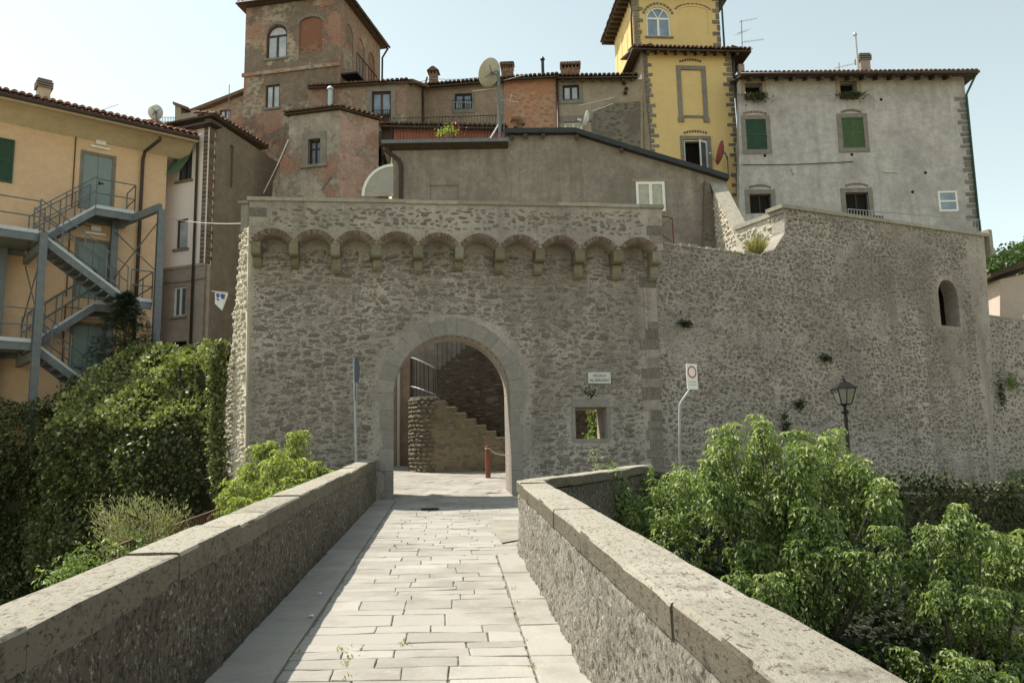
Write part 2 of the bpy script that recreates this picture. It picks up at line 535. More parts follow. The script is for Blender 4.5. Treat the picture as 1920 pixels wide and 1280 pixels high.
M['wood_dark'] = flat('dark_wood', (0.04, 0.024, 0.017), 0.65, var=0.3, scale=9)
M['timber'] = flat('rafter_timber', (0.075, 0.052, 0.036), 0.85, var=0.35, scale=8)
M['bollard'] = flat('red_brown_wood', (0.22, 0.085, 0.045), 0.7, var=0.25, scale=12)
M['rope'] = flat('rope', (0.5, 0.46, 0.38), 0.9, var=0.15, scale=30)
M['green_shut'] = flat('green_shutter', (0.028, 0.07, 0.042), 0.6, var=0.15)
M['green_shut2'] = flat('bright_green_shutter', (0.065, 0.115, 0.045), 0.6, var=0.15)
M['green_awn'] = flat('pale_green_shutter', (0.10, 0.17, 0.115), 0.6, var=0.12)
M['door_blue'] = flat('blue_grey_door', (0.20, 0.25, 0.245), 0.5, var=0.06)
M['dark'] = flat('unlit_black', (0.012, 0.010, 0.009), 0.95, var=0.2)  # flat black painted where rooms and hollows lie in shade
M['pane'] = glass_mat('window_pane', (0.10, 0.115, 0.14))
M['pane_pale'] = glass_mat('sky_white_pane', (0.42, 0.45, 0.48), 0.12, 0.18)  # whitish colour stands for sky reflected in the glass
M['pane_blue'] = glass_mat('sky_pane', (0.20, 0.25, 0.32), 0.08, 0.25)
M['curtain'] = flat('pale_curtain', (0.42, 0.40, 0.33), 0.85, var=0.2, scale=7)
M['lamp_glass'] = glass_mat('lantern_glass', (0.17, 0.16, 0.135), 0.3, 0.15)
M['dish'] = flat('weathered_dish', (0.42, 0.385, 0.30), 0.6, var=0.14, scale=3)
M['dish_white'] = flat('pale_dish', (0.55, 0.54, 0.5), 0.5, var=0.08)
M['dish_red'] = flat('red_brown_dish', (0.23, 0.055, 0.045), 0.55, var=0.15)
M['alu'] = flat('aluminium', (0.5, 0.5, 0.5), 0.4, 0.7, var=0.1)
M['tile'] = stone_mat('roof_tile', (0.11, 0.07, 0.05), (0.19, 0.12, 0.085), (0.30, 0.20, 0.145), bump=0.01)
M['tile_pink'] = stone_mat('pink_roof_tile', (0.26, 0.14, 0.105), (0.36, 0.20, 0.15), (0.46, 0.28, 0.21), bump=0.01)
M['sheet'] = flat('dark_metal_sheet', (0.035, 0.04, 0.038), 0.5, 0.2, var=0.25)
M['gutter'] = flat('brown_gutter', (0.06, 0.04, 0.033), 0.5, 0.2, var=0.2)
M['gutter_green'] = flat('green_gutter', (0.03, 0.085, 0.06), 0.5, 0.1, var=0.15)
M['pvc_white'] = flat('pale_downpipe', (0.5, 0.49, 0.45), 0.6, var=0.1)
M['bark'] = flat('bark', (0.09, 0.072, 0.052), 0.95, var=0.35, scale=12, bump=0.02)
M['dry_stem'] = flat('dry_stem', (0.20, 0.165, 0.10), 0.95, var=0.3, scale=12)
M['surround'] = flat('stone_surround', (0.22, 0.195, 0.165), 0.9, var=0.22, scale=4, bump=0.01)
M['leaf_tree'] = leaf_mat('tree_leaf', (0.085, 0.118, 0.036), (0.19, 0.245, 0.085), (0.40, 0.44, 0.20), 0.30)
M['leaf_lime'] = leaf_mat('lime_leaf', (0.165, 0.19, 0.055), (0.29, 0.32, 0.10), (0.45, 0.46, 0.18), 0.40)
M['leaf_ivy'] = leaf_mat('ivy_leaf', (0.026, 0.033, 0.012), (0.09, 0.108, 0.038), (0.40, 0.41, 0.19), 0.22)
M['leaf_dark'] = leaf_mat('dark_leaf', (0.020, 0.030, 0.010), (0.038, 0.055, 0.018), (0.075, 0.10, 0.035), 0.25)
M['needle'] = leaf_mat('spruce_needle', (0.014, 0.026, 0.013), (0.024, 0.040, 0.018), (0.04, 0.062, 0.026), 0.1)
M['leaf_dry'] = leaf_mat('dry_leaf', (0.19, 0.18, 0.10), (0.30, 0.28, 0.165), (0.42, 0.40, 0.26), 0.3)
M['grass'] = leaf_mat('grass_blade', (0.24, 0.23, 0.09), (0.38, 0.34, 0.15), (0.52, 0.46, 0.24), 0.35)
M['petal'] = flat('red_petal', (0.42, 0.05, 0.05), 0.7)
M['flag'] = flat('white_cloth', (0.62, 0.62, 0.62), 0.85, var=0.05)
M['blue'] = flat('blue_print', (0.05, 0.085, 0.30), 0.8, var=0.1)
M['brass'] = flat('ochre_stick', (0.42, 0.30, 0.12), 0.6)
M['red_iron'] = flat('red_iron', (0.13, 0.055, 0.042), 0.7, var=0.25)

# ------------------------------------------------------------------ rubble stones
def stone_protos(n, mat, seed, name='stone', sides=9, sharp=0.8):
    rng = random.Random(seed)
    out = []
    for k in range(n):
        V, Fc = [], []
        rad = [0.5 * rng.uniform(0.70, 1.10) for _ in range(sides)]
        ex = rng.uniform(2.2, 5.0)
        for ring, (ry, rs) in enumerate(((0.3, 1.0), (-0.62, sharp))):
            for i in range(sides):
                a = 2 * math.pi * (i + 0.55 * rng.random()) / sides
                ca, sa = math.cos(a), math.sin(a)
                q = (abs(ca) ** ex + abs(sa) ** ex) ** (-1 / ex)
                V.append((ca * q * rad[i] * rs, ry + (rng.uniform(-.2, .2) if ring else 0), sa * q * rad[i] * rs))
        V.append((rng.uniform(-.1, .1), -0.80 + rng.uniform(-.15, .15), rng.uniform(-.1, .1)))
        for i in range(sides):
            j = (i + 1) % sides
            Fc.append((i, j, sides + j, sides + i)); Fc.append((sides + i, sides + j, 2 * sides))
        tone = min(1, max(0, rng.gauss(0.45, 0.26)))
        me = make_mesh(name, V, Fc, mat, smooth=True, tone=[tone] * len(V))
        out.append((me, np.array(V), Fc, tone))
    return out

from mathutils import noise as MN
def lay_rubble(s0, z0, s1, z1, inside, rh=(0.09, 0.2), ww=(0.12, 0.36), fill=0.8, seed=1, tight=0.8):
    rng = random.Random(seed)
    out, z = [], z0
    while z < z1:
        h = rng.uniform(*rh)
        s = s0 + rng.uniform(-0.3, 0)
        while s < s1:
            w = rng.uniform(*ww) * (0.7 + 0.6 * rng.random())
            k = rng.uniform(0.5, 1.0)
            hh = h * rng.uniform(0.55, 1.05) * tight
            cz = z + h / 2 + rng.uniform(-.38, .38) * h + 0.10 * MN.noise(Vector((s * .9 + seed, z * .9, seed))) + .05 * MN.noise(Vector((s * 2.7, z * 2.7, seed + 4)))
            if rng.random() < .07: w *= 1.35; hh = min(hh * 1.5, .26)
            if rng.random() < fill and inside(s + w / 2, cz, w / 2, hh / 2):
                out.append((s + w / 2, cz, w * tight * (0.75 + .3 * k), hh, rng.gauss(0, 0.16)))
            s += w
        z += h
    return out

def put_rubble(F, stones, d, parent, protos, depth, mat, limit=300, seed=3, part='stone', rest='rubble', key=None):
    rng = random.Random(seed)
    ezn = Matrix(((F.e.x, -F.n.x, 0), (F.e.y, -F.n.y, 0), (0, 0, 1)))
    st = sorted(stones, key=key or (lambda q: -q[2] * q[3]))
    VV, FF, TT, b = [], [], [], 0
    pl = WL[parent.name]
    for i, (s, z, w, h, rot) in enumerate(st):
        me, V, Fc, tone = protos[rng.randrange(len(protos))]
        dp = depth * rng.uniform(0.5, 1.25) * min(1.0, 0.45 + h / 0.22)
        m3 = ezn @ Matrix.Rotation(rot, 3, 'Y') @ Matrix.Diagonal((w, dp, h))
        p = F.pt(s, z, d)
        if i < limit:
            o = bpy.data.objects.new(part, me)
            COL.objects.link(o)
            o.parent = parent
            o.matrix_basis = Matrix.Translation(p - pl) @ m3.to_4x4()
        else:
            A = V @ np.array(m3).T + np.array(p)
            VV.append(A); FF += [tuple(x + b for x in f) for f in Fc]; TT += [tone] * len(V); b += len(V)
    if VV:
        me = make_mesh(rest, np.vstack(VV), FF, mat, pl, True, None, TT)
        o = link_mesh(rest, me, parent)
        o['kind'] = 'stuff'

def in_poly(p, poly):
    x, y = p; c = False; n = len(poly)
    for i in range(n):
        (x0, y0), (x1, y1) = poly[i], poly[(i + 1) % n]
        if (y0 > y) != (y1 > y) and x < (x1 - x0) * (y - y0) / (y1 - y0) + x0: c = not c
    return c

def mask(poly, holes=(), pad=0.03):
    def f(s, z, w, h):
        for ds, dz in ((-w, 0), (w, 0), (0, h), (0, -h)):
            if not in_poly((s + ds * 0.9, z + dz * 0.9), poly): return False
        for ds in (-w - pad, 0, w + pad):
            for dz in (-h - pad, 0, h + pad):
                for ho in holes:
                    if in_poly((s + ds, z + dz), ho): return False
        return True
    return f

def slab_mesh(name, corners, top, thick, rng, mat, bev=0.012, per=2, jit=0.012, up=Vector((0, 0, 1))):
    """A worn slab: corners are 3-D points of its upper face (counter-clockwise); returns verts, faces."""
    cs = [Vector(c) for c in corners]
    ctr = sum(cs, Vector()) / len(cs)
    ring = []
    for i in range(len(cs)):
        a, b = cs[i], cs[(i + 1) % len(cs)]
        for k in range(per):
            p = a.lerp(b, k / per)
            ring.append(p + (ctr - p).normalized() * rng.uniform(0, jit) + Vector((rng.uniform(-jit, jit), rng.uniform(-jit, jit), 0)) * (0.5 if k == 0 else 1))
    n = len(ring)
    V = [p - up * thick for p in ring] + [p - up * bev for p in ring] + [p + (ctr - p).normalized() * bev * 1.4 + up * rng.uniform(-.003, .003) for p in ring]
    Fc = []
    for i in range(n):
        j = (i + 1) % n
        Fc += [(i, j, n + j, n + i), (n + i, n + j, 2 * n + j, 2 * n + i)]
    Fc.append(tuple(2 * n + i for i in range(n)))
    return V, Fc

# ------------------------------------------------------------------ leaves
def leaf_arrays(P, D, size, width=0.42, fold=0.18, rng=NR, tone=None):
    """Folded pointed leaves: P base points, D directions of the midrib, size lengths."""
    n = len(P)
    D = D / np.linalg.norm(D, axis=1, keepdims=True)
    q = rng.normal(size=(n, 3)) + np.array([0, 0, 1.2])
    sd = np.cross(D, q); sd /= np.linalg.norm(sd, axis=1, keepdims=True) + 1e-9
    up = np.cross(sd, D)
    L = size[:, None]
    mid = P + D * L * 0.42
    a = mid + sd * L * width * 0.5 + up * L * fold
    b = mid - sd * L * width * 0.5 + up * L * fold
    tip = P + D * L - up * L * 0.08
    V = np.stack([P, a, tip, b], 1).reshape(-1, 3)
    i = np.arange(n) * 4
    Fc = np.stack([np.stack([i, i + 1, i + 2], 1), np.stack([i, i + 2, i + 3], 1)], 1).reshape(-1, 3)
    if tone is None: tone = np.clip(rng.normal(0.48, 0.2, n), 0, 1)
    return V, Fc, np.repeat(tone, 4)

def merge(parts):
    V = np.vstack([p[0] for p in parts]); off = 0; Fs = []
    for p in parts:
        Fs.append(p[1] + off); off += len(p[0])
    return V, np.vstack(Fs), np.concatenate([p[2] for p in parts])

def foliage(name, parts, mat, parent, kind='stuff'):
    V, Fc, t = merge(parts)
    me = make_mesh(name, V, Fc, mat, WL[parent.name], False, None, t)
    o = link_mesh(name, me, parent)
    if kind: o['kind'] = kind
    return o

def unit(v): return v / (np.linalg.norm(v, axis=-1, keepdims=True) + 1e-9)

def shoots(center, rad, n, leaf, per, length, droop=0.9, upness=0.5, rng=NR, flat=1.0, tone=0.48, leaflets=5, width=0.4):
    """Leafy shoots growing out of a clump: each carries compound leaves of several drooping leaflets."""
    c = np.array(center)
    d = unit(rng.normal(size=(n, 3)) + np.array([0, 0, upness]))
    r = rad * rng.random((n, 1)) ** 0.4
    st = c + d * r * np.array([1, 1, flat])
    ax = unit(d + np.array([0, 0, upness]) + rng.normal(size=(n, 3)) * 0.35)
    ln = length * rng.uniform(0.6, 1.3, (n, 1))
    P, D, Z, T = [], [], [], []
    base_t = np.clip(rng.normal(tone, 0.14, n), 0, 1)
    for k in range(per):
        t = (k + 0.6) / per
        pos = st + ax * ln * t
        out = unit(np.cross(ax, rng.normal(size=(n, 3))))
        for j in range(leaflets):
            f = (j + 0.5) / leaflets
            rach = unit(out + np.array([0, 0, 0.25 - droop * f]))
            pp = pos + rach * leaf * 1.7 * f
            side = np.cross(rach, np.array([0, 0, 1.0])) * (1 if j % 2 else -1) * (0.75 if j < leaflets - 1 else 0)
            dd = unit(rach * 0.55 + side + np.array([0, 0, -droop]) + rng.normal(size=(n, 3)) * 0.28)
            P.append(pp + rng.normal(size=(n, 3)) * leaf * 0.12); D.append(dd)
            Z.append(leaf * rng.uniform(0.65, 1.2, n)); T.append(np.clip(base_t + rng.normal(0, 0.12, n), 0, 1))
    return leaf_arrays(np.vstack(P), np.vstack(D), np.concatenate(Z), width, rng=rng, tone=np.concatenate(T))

def scatter_leaves(P, N, leaf, rng=NR, droop=0.5, width=0.75, tone=0.45, tv=0.18):
    n = len(P)
    D = unit(N * 0.55 + rng.normal(size=(n, 3)) * 0.55 + np.array([0, 0, -droop]))
    return leaf_arrays(P, D, leaf * rng.uniform(0.6, 1.3, n), width, 0.1, rng, np.clip(rng.normal(tone, tv, n), 0, 1))

def ground_mat():
    g = G('pale_bounce_ground')  # ground paled to bounce light onto the shaded walls
    k = g.noise(.12, 8, .7)
    return g.done(g.ramp(k, (.3, (.12, .13, .055)), (.5, (.26, .23, .14)), (.7, (.36, .32, .24))), .95, spec=.1)
M['ground'] = ground_mat()

def rosettes(c, rad, n, leaf, rng, tone=.5, droop=.9, width=.42, whorls=3, arms=4, leaflets=5, flat=.8, inner=.5):
    """Leafy shoot tips on the upper side of a clump: whorls of drooping compound leaves around short upright tips."""
    c = np.array(c)
    d = unit(rng.normal(size=(n, 3)) + np.array([0, 0, .75]))
    tip = c + d * rad * rng.uniform(.55, 1.0, (n, 1)) * np.array([1, 1, flat]) + np.array([0, 0, 1]) * rad * .25 * rng.random((n, 1)) ** 2
    ax = unit(d * .5 + np.array([0, 0, .9]) + rng.normal(size=(n, 3)) * .18)
    bt = np.clip(rng.normal(tone, .13, n), 0, 1)
    P, D, Z, T = [], [], [], []
    for w in range(whorls):
        p0 = tip - ax * leaf * (1.15 * w)
        ph = rng.uniform(0, 6.28, n)
        for k in range(arms):
            an = ph + 2 * math.pi * k / arms + rng.normal(0, .25, n)
            out = np.stack([np.cos(an), np.sin(an), np.zeros(n)], 1)
            L = leaf * (1.0 + .55 * w) * rng.uniform(.8, 1.25, (n, 1))
            for j in range(leaflets):
                f = (j + .6) / leaflets
                rise = .55 * f - (1.0 + .25 * w) * droop * f * f
                p = p0 + out * L * 1.25 * f + np.array([0, 0, 1]) * L * rise
                tang = unit(out + np.array([0, 0, 1]) * (.55 - 2 * (1.0 + .25 * w) * droop * f))
                side = np.cross(tang, np.array([0, 0, 1.0])) * (1 if j % 2 else -1) * (0 if j == leaflets - 1 else .85)
                P.append(p); D.append(unit(tang * .6 + side + np.array([0, 0, -.55 * droop]) + rng.normal(size=(n, 3)) * .2))
                Z.append(leaf * rng.uniform(.7, 1.15, n)); T.append(np.clip(bt + .07 * (1 - w) + rng.normal(0, .1, n), 0, 1))
    m = int(n * whorls * arms * leaflets * inner)
    q = c + unit(rng.normal(size=(m, 3))) * rad * rng.random((m, 1)) ** .5 * np.array([.95, .95, .9]) - np.array([0, 0, rad * .25])
    P.append(q); D.append(unit(rng.normal(size=(m, 3)) + np.array([0, 0, -.8]))); Z.append(leaf * rng.uniform(.6, 1.1, m)); T.append(np.clip(rng.normal(tone - .12, .14, m), 0, 1))
    return leaf_arrays(np.vstack(P), np.vstack(D), np.concatenate(Z), width, rng=rng, tone=np.concatenate(T))

# ================================================================== ground, bridge and parapets
def deck_z(Y):
    return 0.057 * Y if Y < 20.3 else 0.057 * 20.3 + 0.115 * (Y - 20.3)
def XL(Y): return -1.60 - 0.0805 * Y          # inner face of the left parapet
def XR(Y): return 0.91 - 0.0772 * Y           # inner face of the right parapet

def grid_sheet(name, xs, ys, fz, mat):
    V = [(x, y, fz(x, y)) for y in ys for x in xs]
    nx = len(xs)
    Fc = [(j * nx + i, j * nx + i + 1, (j + 1) * nx + i + 1, (j + 1) * nx + i) for j in range(len(ys) - 1) for i in range(nx - 1)]
    me = make_mesh(name, V, Fc, mat, None, True)
    return structure(link_mesh(name, me))

from mathutils import noise as MN
def fbm(x, y, z, o=4):
    return MN.fractal(Vector((x, y, z)), 1.0, 2.0, o)

def ground_h(x, y):
    if max(abs(x), abs(y)) > 60: return -7
    return -6.5 + 0.5 * fbm(x * .2, y * .2, 0)
ax_ = [-900, -400, -150, -60] + [-40 + 2.5 * i for i in range(33)] + [60, 150, 400, 900]
grid_sheet('ground', ax_, ax_, ground_h, M['ground'])

# bridge mass and path bed
mb = MB()
ys = [-3, 3, 8, 11.2, 15, 20.32]
def edge_r(Y): return XR(Y) + 0.3 if Y <= 11.3 else XR(11.3) + 0.3 + (Y - 11.3) * 0.60
for a, b in zip(ys, ys[1:]):
    za, zb = deck_z(a) - 0.012, deck_z(b) - 0.012
    P = [(XL(a) - .3, a, za), (edge_r(a), a, za), (edge_r(b), b, zb), (XL(b) - .3, b, zb)]
    Q = [(x, y, z - 2.2) for x, y, z in P]
    mb.add(P + Q, [(0, 1, 2, 3), (7, 6, 5, 4), (0, 4, 5, 1), (1, 5, 6, 2), (2, 6, 7, 3), (3, 7, 4, 0)])
path = mb.build('bridge_path', M['joint'], None, base=(0, 0, 0))
structure(path)

rs = random.Random(21)
def slab_part(parent, corners, thick, name='paving_slab', per=2, jit=0.008, bev=0.006, gap=0.003, mat=None):
    cs = [Vector(c) for c in corners]
    ctr = sum(cs, Vector()) / len(cs)
    cs = [c + Vector((gap if c.x < ctr.x else -gap, gap if c.y < ctr.y else -gap, 0)) for c in cs]
    tilt = Vector((rs.uniform(-.009, .009), rs.uniform(-.012, .012), 0))
    cs = [c + Vector((0, 0, (c - ctr).dot(tilt) + rs.uniform(0, .007))) for c in cs]
    V, Fc = slab_mesh(name, cs, 0, thick, rs, None, bev, per, jit)
    t = min(1, max(0, rs.gauss(0.5, 0.22)))
    me = make_mesh(name, V, Fc, mat or M['paving'], WL[parent.name], False, None, [t] * len(V))
    return link_mesh(name, me, parent)

def D3(x, y, dz=0.0): return (x, y, deck_z(y) + dz)
# left gutter strip
y = 1.6
while y < 20.1:
    y2 = min(20.1, y + rs.uniform(0.8, 1.7))
    w = 0.46
    slab_part(path, [D3(XL(y), y, .004), D3(XL(y) + w, y, .004), D3(XL(y2) + w, y2, .004), D3(XL(y2), y2, .004)], 0.05, jit=0.006)
    y = y2
# right strip beside the parapet, pale long slabs
y = 1.6
while y < 11.25:
    y2 = y + rs.uniform(0.9, 1.5)
    if y2 > 10.7: y2 = 11.3
    w0, w1 = 0.40 - 0.01 * y, 0.40 - 0.01 * y2
    slab_part(path, [D3(XR(y) - w0, y, .006), D3(XR(y) + .03, y, .006), D3(XR(y2) + .03, y2, .006), D3(XR(y2) - w1, y2, .006)], 0.05, jit=0.005)
    y = y2
def wob(x, y): return .045 * MN.noise(Vector((x * 1.1, y * 3.7, 1))) + .02 * MN.noise(Vector((x * 3.5, y * 5.1, 7)))
# the running rows between
y = 1.6
while y < 20.0:
    h = rs.uniform(0.17, 0.34)
    if rs.random() < 0.25: h *= 1.3
    y2 = min(20.06, y + h)
    if y < 11.3 < y2: y2 = 11.3
    x0 = XL(y) + 0.47
    x1 = XR(y) - (0.405 - 0.01 * y) if y2 < 11.32 else edge_r(max(11.4, y)) - 0.32
    cuts, x = [x0], x0
    while True:
        x += rs.uniform(0.30, 0.82)
        if x > x1 - 0.25: break
        cuts.append(x)
    cuts.append(x1)
    sk0 = rs.uniform(-.02, .02)
    for a, b in zip(cuts, cuts[1:]):
        sk = rs.uniform(-.02, .02)
        yy = min(20.12, y2 + (rs.uniform(.02, .1) if rs.random() < 0.12 else 0))
        dx = (XL(y2) - XL(y))
        slab_part(path, [D3(a + sk0, y + wob(a, y)), D3(b + sk, y + wob(b, y)), D3(b + dx + sk * .5, y2 + wob(b, y2)), D3(a + dx + sk0 * .5, y2 + wob(a, y2))], 0.05, per=3, jit=0.004, bev=0.005, gap=rs.choice((.001, .002, .002, .003, .004, .007)))
        sk0 = sk
    y = y2
# tufts in the joints
P = []
for (u, v) in [(640, 1215), (655, 1235), (652, 1270), (648, 1245), (960, 1105), (968, 1130), (975, 1160), (985, 1200), (946, 1040), (640, 1222), (560, 1225), (1000, 1250), (752, 1205), (760, 1210)]:
    d = ray(u, v); t = (0.0 - EYE + 0.002) / (d.z - 0.057 * d.y)
    q = Vector((0, 0, EYE)) + d * t
    for _ in range(12): P.append((q.x + rs.gauss(0, .02), q.y + rs.gauss(0, .05), q.z))
P = np.array(P)
tuft = leaf_arrays(P, unit(NR.normal(size=P.shape) * .6 + np.array([0, 0, 1])), NR.uniform(.012, .035, len(P)), .3)
me = make_mesh('joint_grass', tuft[0], tuft[1], M['grass'], None, False, None, tuft[2])
o = link_mesh('joint_grass', me); o['kind'] = 'stuff'; o['label'] = 'tiny tufts of grass growing in the joints of the bridge paving'
# bits of paper on the path
for (u, v, lab) in [(582, 1155, 'small scrap of white paper lying in the shaded strip, the nearer of two'), (598, 1113, 'small scrap of white paper lying in the shaded strip, the farther of two')]:
    d = ray(u, v); t = (0.0 - EYE + 0.02) / (d.z - 0.057 * d.y)
    q = Vector((0, 0, EYE)) + d * t
    MB().add([q + Vector(p) for p in ((-.03, 0, 0), (.0, -.025, .012), (.035, 0, .003), (.012, .03, .014), (-.02, .025, .006))], [(0, 1, 3), (1, 2, 3), (0, 3, 4)]).solo('paper_scrap', M['white'], lab, 'litter')
# iron drain cover near the gate
d = ray(806, 953); t = (0.0 - EYE + 0.02) / (d.z - 0.057 * d.y); q = Vector((0, 0, EYE)) + d * t
MB().lathe(q + Vector((0, 0, -.02)), [(0.0, 0.0), (.19, 0.0), (.19, .022), (.175, .026), (.165, .02), (0.0, .02)], 20).solo('drain_cover', M['iron'], 'round dark iron drain cover in the paving before the gate', 'drain cover')

# ---- parapets
def run_wall(root, line, thick_vec, zt, step_u=0.035, depth=3.0, coping=0.15, disp=0.02, seed=0, lit=True, mat='parapet'):
    """line: list of (x, y) of the path-side face; thick_vec points away from the path; zt(y) its top."""
    pts = []
    for (a, b) in zip(line, line[1:]):
        a, b = Vector((*a, 0)), Vector((*b, 0))
        L = (b - a).length; n = max(2, int(L / step_u))
        for k in range(n + (1 if b == Vector((*line[-1], 0)) else 0)): pts.append(a.lerp(b, k / n))
    tv = Vector(thick_vec).normalized()
    nz = 30
    V = []
    for p in pts:
        top = zt(p.x, p.y) - coping
        for k in range(nz + 1):
            z = top - (0.80 + (depth if k == nz else 0)) * (k / nz if k < nz else 1)
            q = p.copy(); q.z = z
            dsp = disp * (fbm(q.y * 3 + q.x * 3, q.x, z * 2.2 + seed, 5) + 0.5 * fbm(q.y * 14 + q.x * 14, 3, z * 6, 3))
            if k == 0: dsp -= 0.012
            q -= tv * (dsp + 0.004)
            V.append(q)
    n = nz + 1
    Fc = [(i * n + k, i * n + k + 1, (i + 1) * n + k + 1, (i + 1) * n + k) for i in range(len(pts) - 1) for k in range(nz)]
    b = len(V)
    for p in pts:
        top = zt(p.x, p.y) - coping
        q = p + Vector(thick_vec); V += [Vector((q.x, q.y, top)), Vector((q.x, q.y, top - 0.8 - depth))]
    for i in range(len(pts) - 1):
        Fc += [(b + 2 * i, b + 2 * i + 2, b + 2 * i + 3, b + 2 * i + 1), (i * n, (i + 1) * n, b + 2 * i + 2, b + 2 * i)]
    last = len(pts) - 1
    Fc += [tuple([last * n + k for k in range(n)] + [b + 2 * last + 1, b + 2 * last])]
    Fc += [tuple([k for k in range(n)][::-1] + [b, b + 1])]
    me = make_mesh('masonry', V, Fc, M[mat], WL[root.name], True)
    fix_normals(me)
    link_mesh('masonry', me, root)

def coping_run(root, a, b, tv, zt, coping=0.15, lens=(0.55, 1.2), seed=1, name='coping_slab', mat='cap', over=0.012, jit=0.010):
    r_ = random.Random(seed)
    a, b = Vector((*a, 0)), Vector((*b, 0))
    L = (b - a).length; e = (b - a) / L
    tv = Vector(tv)
    s = 0.0
    while s < L - 0.02:
        s2 = s + r_.uniform(*lens)
        if s2 > L - 0.35: s2 = L
        shift = r_.uniform(-.008, .008); lift = r_.uniform(-.006, .010); t = min(1, max(0, r_.gauss(.5, .25)))
        V, Fc = [], []
        ns = 5
        prof = [(-0.0, 0), (-0.0, .86), (.025, .97), (.07, 1.0), (.5, 1.01), (.93, 1.0), (.98, .96), (1.0, .86), (1.0, 0)]
        for i in range(ns):
            f = i / (ns - 1)
            p = a + e * (s + .003 + (s2 - s - .006) * f)
            endr = 0.004 if i in (0, ns - 1) else 0
            zt_ = zt(p.x, p.y) + lift
            for (x, h) in prof:
                w = tv * (x * 1.0) + tv.normalized() * (-over if x < .5 else over)
                jx = r_.uniform(-jit, jit) if 0 < i < ns - 1 else r_.uniform(-jit, jit) * .6
                q = p + w + tv.normalized() * (shift + jx * .6)
                q.z = zt_ - coping * (1 - h) - (endr if h > .5 else 0) + (r_.uniform(-jit, jit) * .5 if h > .5 else 0)
                V.append(q)
        n = len(prof)
        for i in range(ns - 1):
            for k in range(n):
                j = (k + 1) % n
                Fc.append((i * n + k, i * n + j, (i + 1) * n + j, (i + 1) * n + k))
        Fc += [tuple(range(n))[::-1], tuple((ns - 1) * n + k for k in range(n))]
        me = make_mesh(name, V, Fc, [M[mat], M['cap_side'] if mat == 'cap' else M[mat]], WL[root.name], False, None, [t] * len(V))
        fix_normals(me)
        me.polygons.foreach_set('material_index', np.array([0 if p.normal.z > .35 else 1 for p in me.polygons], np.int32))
        link_mesh(name, me, root)
        s = s2

def ztop(x, y): return 0.057 * y + 0.93
rt = thing('parapet_wall', 'long shaded stone parapet on the left side of the bridge', 'parapet', (XL(10) - .15, 10, deck_z(10)))
run_wall(rt, [(XL(0.5), 0.5), (XL(20.1), 20.1)], (-.31, -.025, 0), ztop, 0.03, seed=3, disp=.028, mat='parapet_shaded')
coping_run(rt, (XL(0.4), 0.4), (XL(20.1), 20.1), (-.31, -.025, 0), ztop, 0.17, (0.9, 1.9), 4, jit=.006)
rt = thing('parapet_wall', 'sunlit stone parapet on the right side of the bridge, coming to the near corner', 'parapet', (XR(6) + .15, 6, deck_z(6)))
run_wall(rt, [(XR(0.5), 0.5), (XR(11.28), 11.28)], (.32, .025, 0), ztop, 0.02, seed=9, disp=0.032)
coping_run(rt, (XR(0.4), 0.4), (XR(11.3), 11.3), (.33, .025, 0), ztop, 0.15, (0.75, 1.5), 8, jit=.006)
# return wall to the street corner
ra, rb = Vector((XR(11.35) + .02, 11.36, 0)), Vector((2.06, 14.76, 0))
tvr = Vector((rb.y - ra.y, -(rb.x - ra.x), 0)).normalized() * .31
rt = thing('parapet_wall', 'short stone wall running from the bridge corner back to the street', 'parapet', (1.1, 13.2, .75))
run_wall(rt, [(ra.x, ra.y), (rb.x, rb.y)], tvr, ztop, 0.08, seed=15, mat='parapet_shaded')
coping_run(rt, (ra.x, ra.y), (rb.x, rb.y), tvr, ztop, 0.13, (0.7, 1.2), 12)
# street parapet, seen from its shaded side
sp = [(2.06, 14.85), (3.6, 15.6), (8.0, 17.0), (13.5, 19.0)]
def zsp(x, y):
    k = max(0, min(1, (x - 2.06) / 11.4)); return 1.76 - (0.26 * min(1, (x - 2.06) / 1.54)) - 0.45 * k
rt = thing('parapet_wall', 'dark low street wall sloping down to the right behind the bushes', 'parapet', (6, 16.5, .3))
for a, b in zip(sp, sp[1:]):
    tv = Vector((-(b[1] - a[1]), b[0] - a[0], 0)).normalized() * .30
    run_wall(rt, [a, b], tv, zsp, 0.12, depth=2.5, seed=a[0], mat='parapet_shaded')
    coping_run(rt, a, b, tv, zsp, 0.11, (0.8, 1.4), int(a[0] * 7), mat='parapet_shaded')
# street between that wall and the high wall
V = [(-1.0, 20.2, 1.12), (-.2, 12.2, .72), (2.0, 14.9, .85), (3.6, 15.8, .72), (8, 17.2, .45), (13.5, 19.2, .2), (26, 24, -.3), (30, 34, -.3), (3.6, 21.5, 1.1)]
structure(link_mesh('street', make_mesh('street', V, [(0, 1, 2, 8), (8, 2, 3), (8, 3, 4), (8, 4, 5, 7), (5, 6, 7)], M['street'])))
# ledge beside the bridge on the left
V = [(XL(4) - .3, 4, -.7), (XL(20) - .3, 20, .35), (-5.4, 20, .2), (-4.3, 4, -.9), (-5.0, 3.5, -6.6), (-7.5, 20, -6.6)]
structure(link_mesh('side_path', make_mesh('side_path', V, [(0, 1, 2, 3), (3, 2, 5, 4)], M['soil'])))

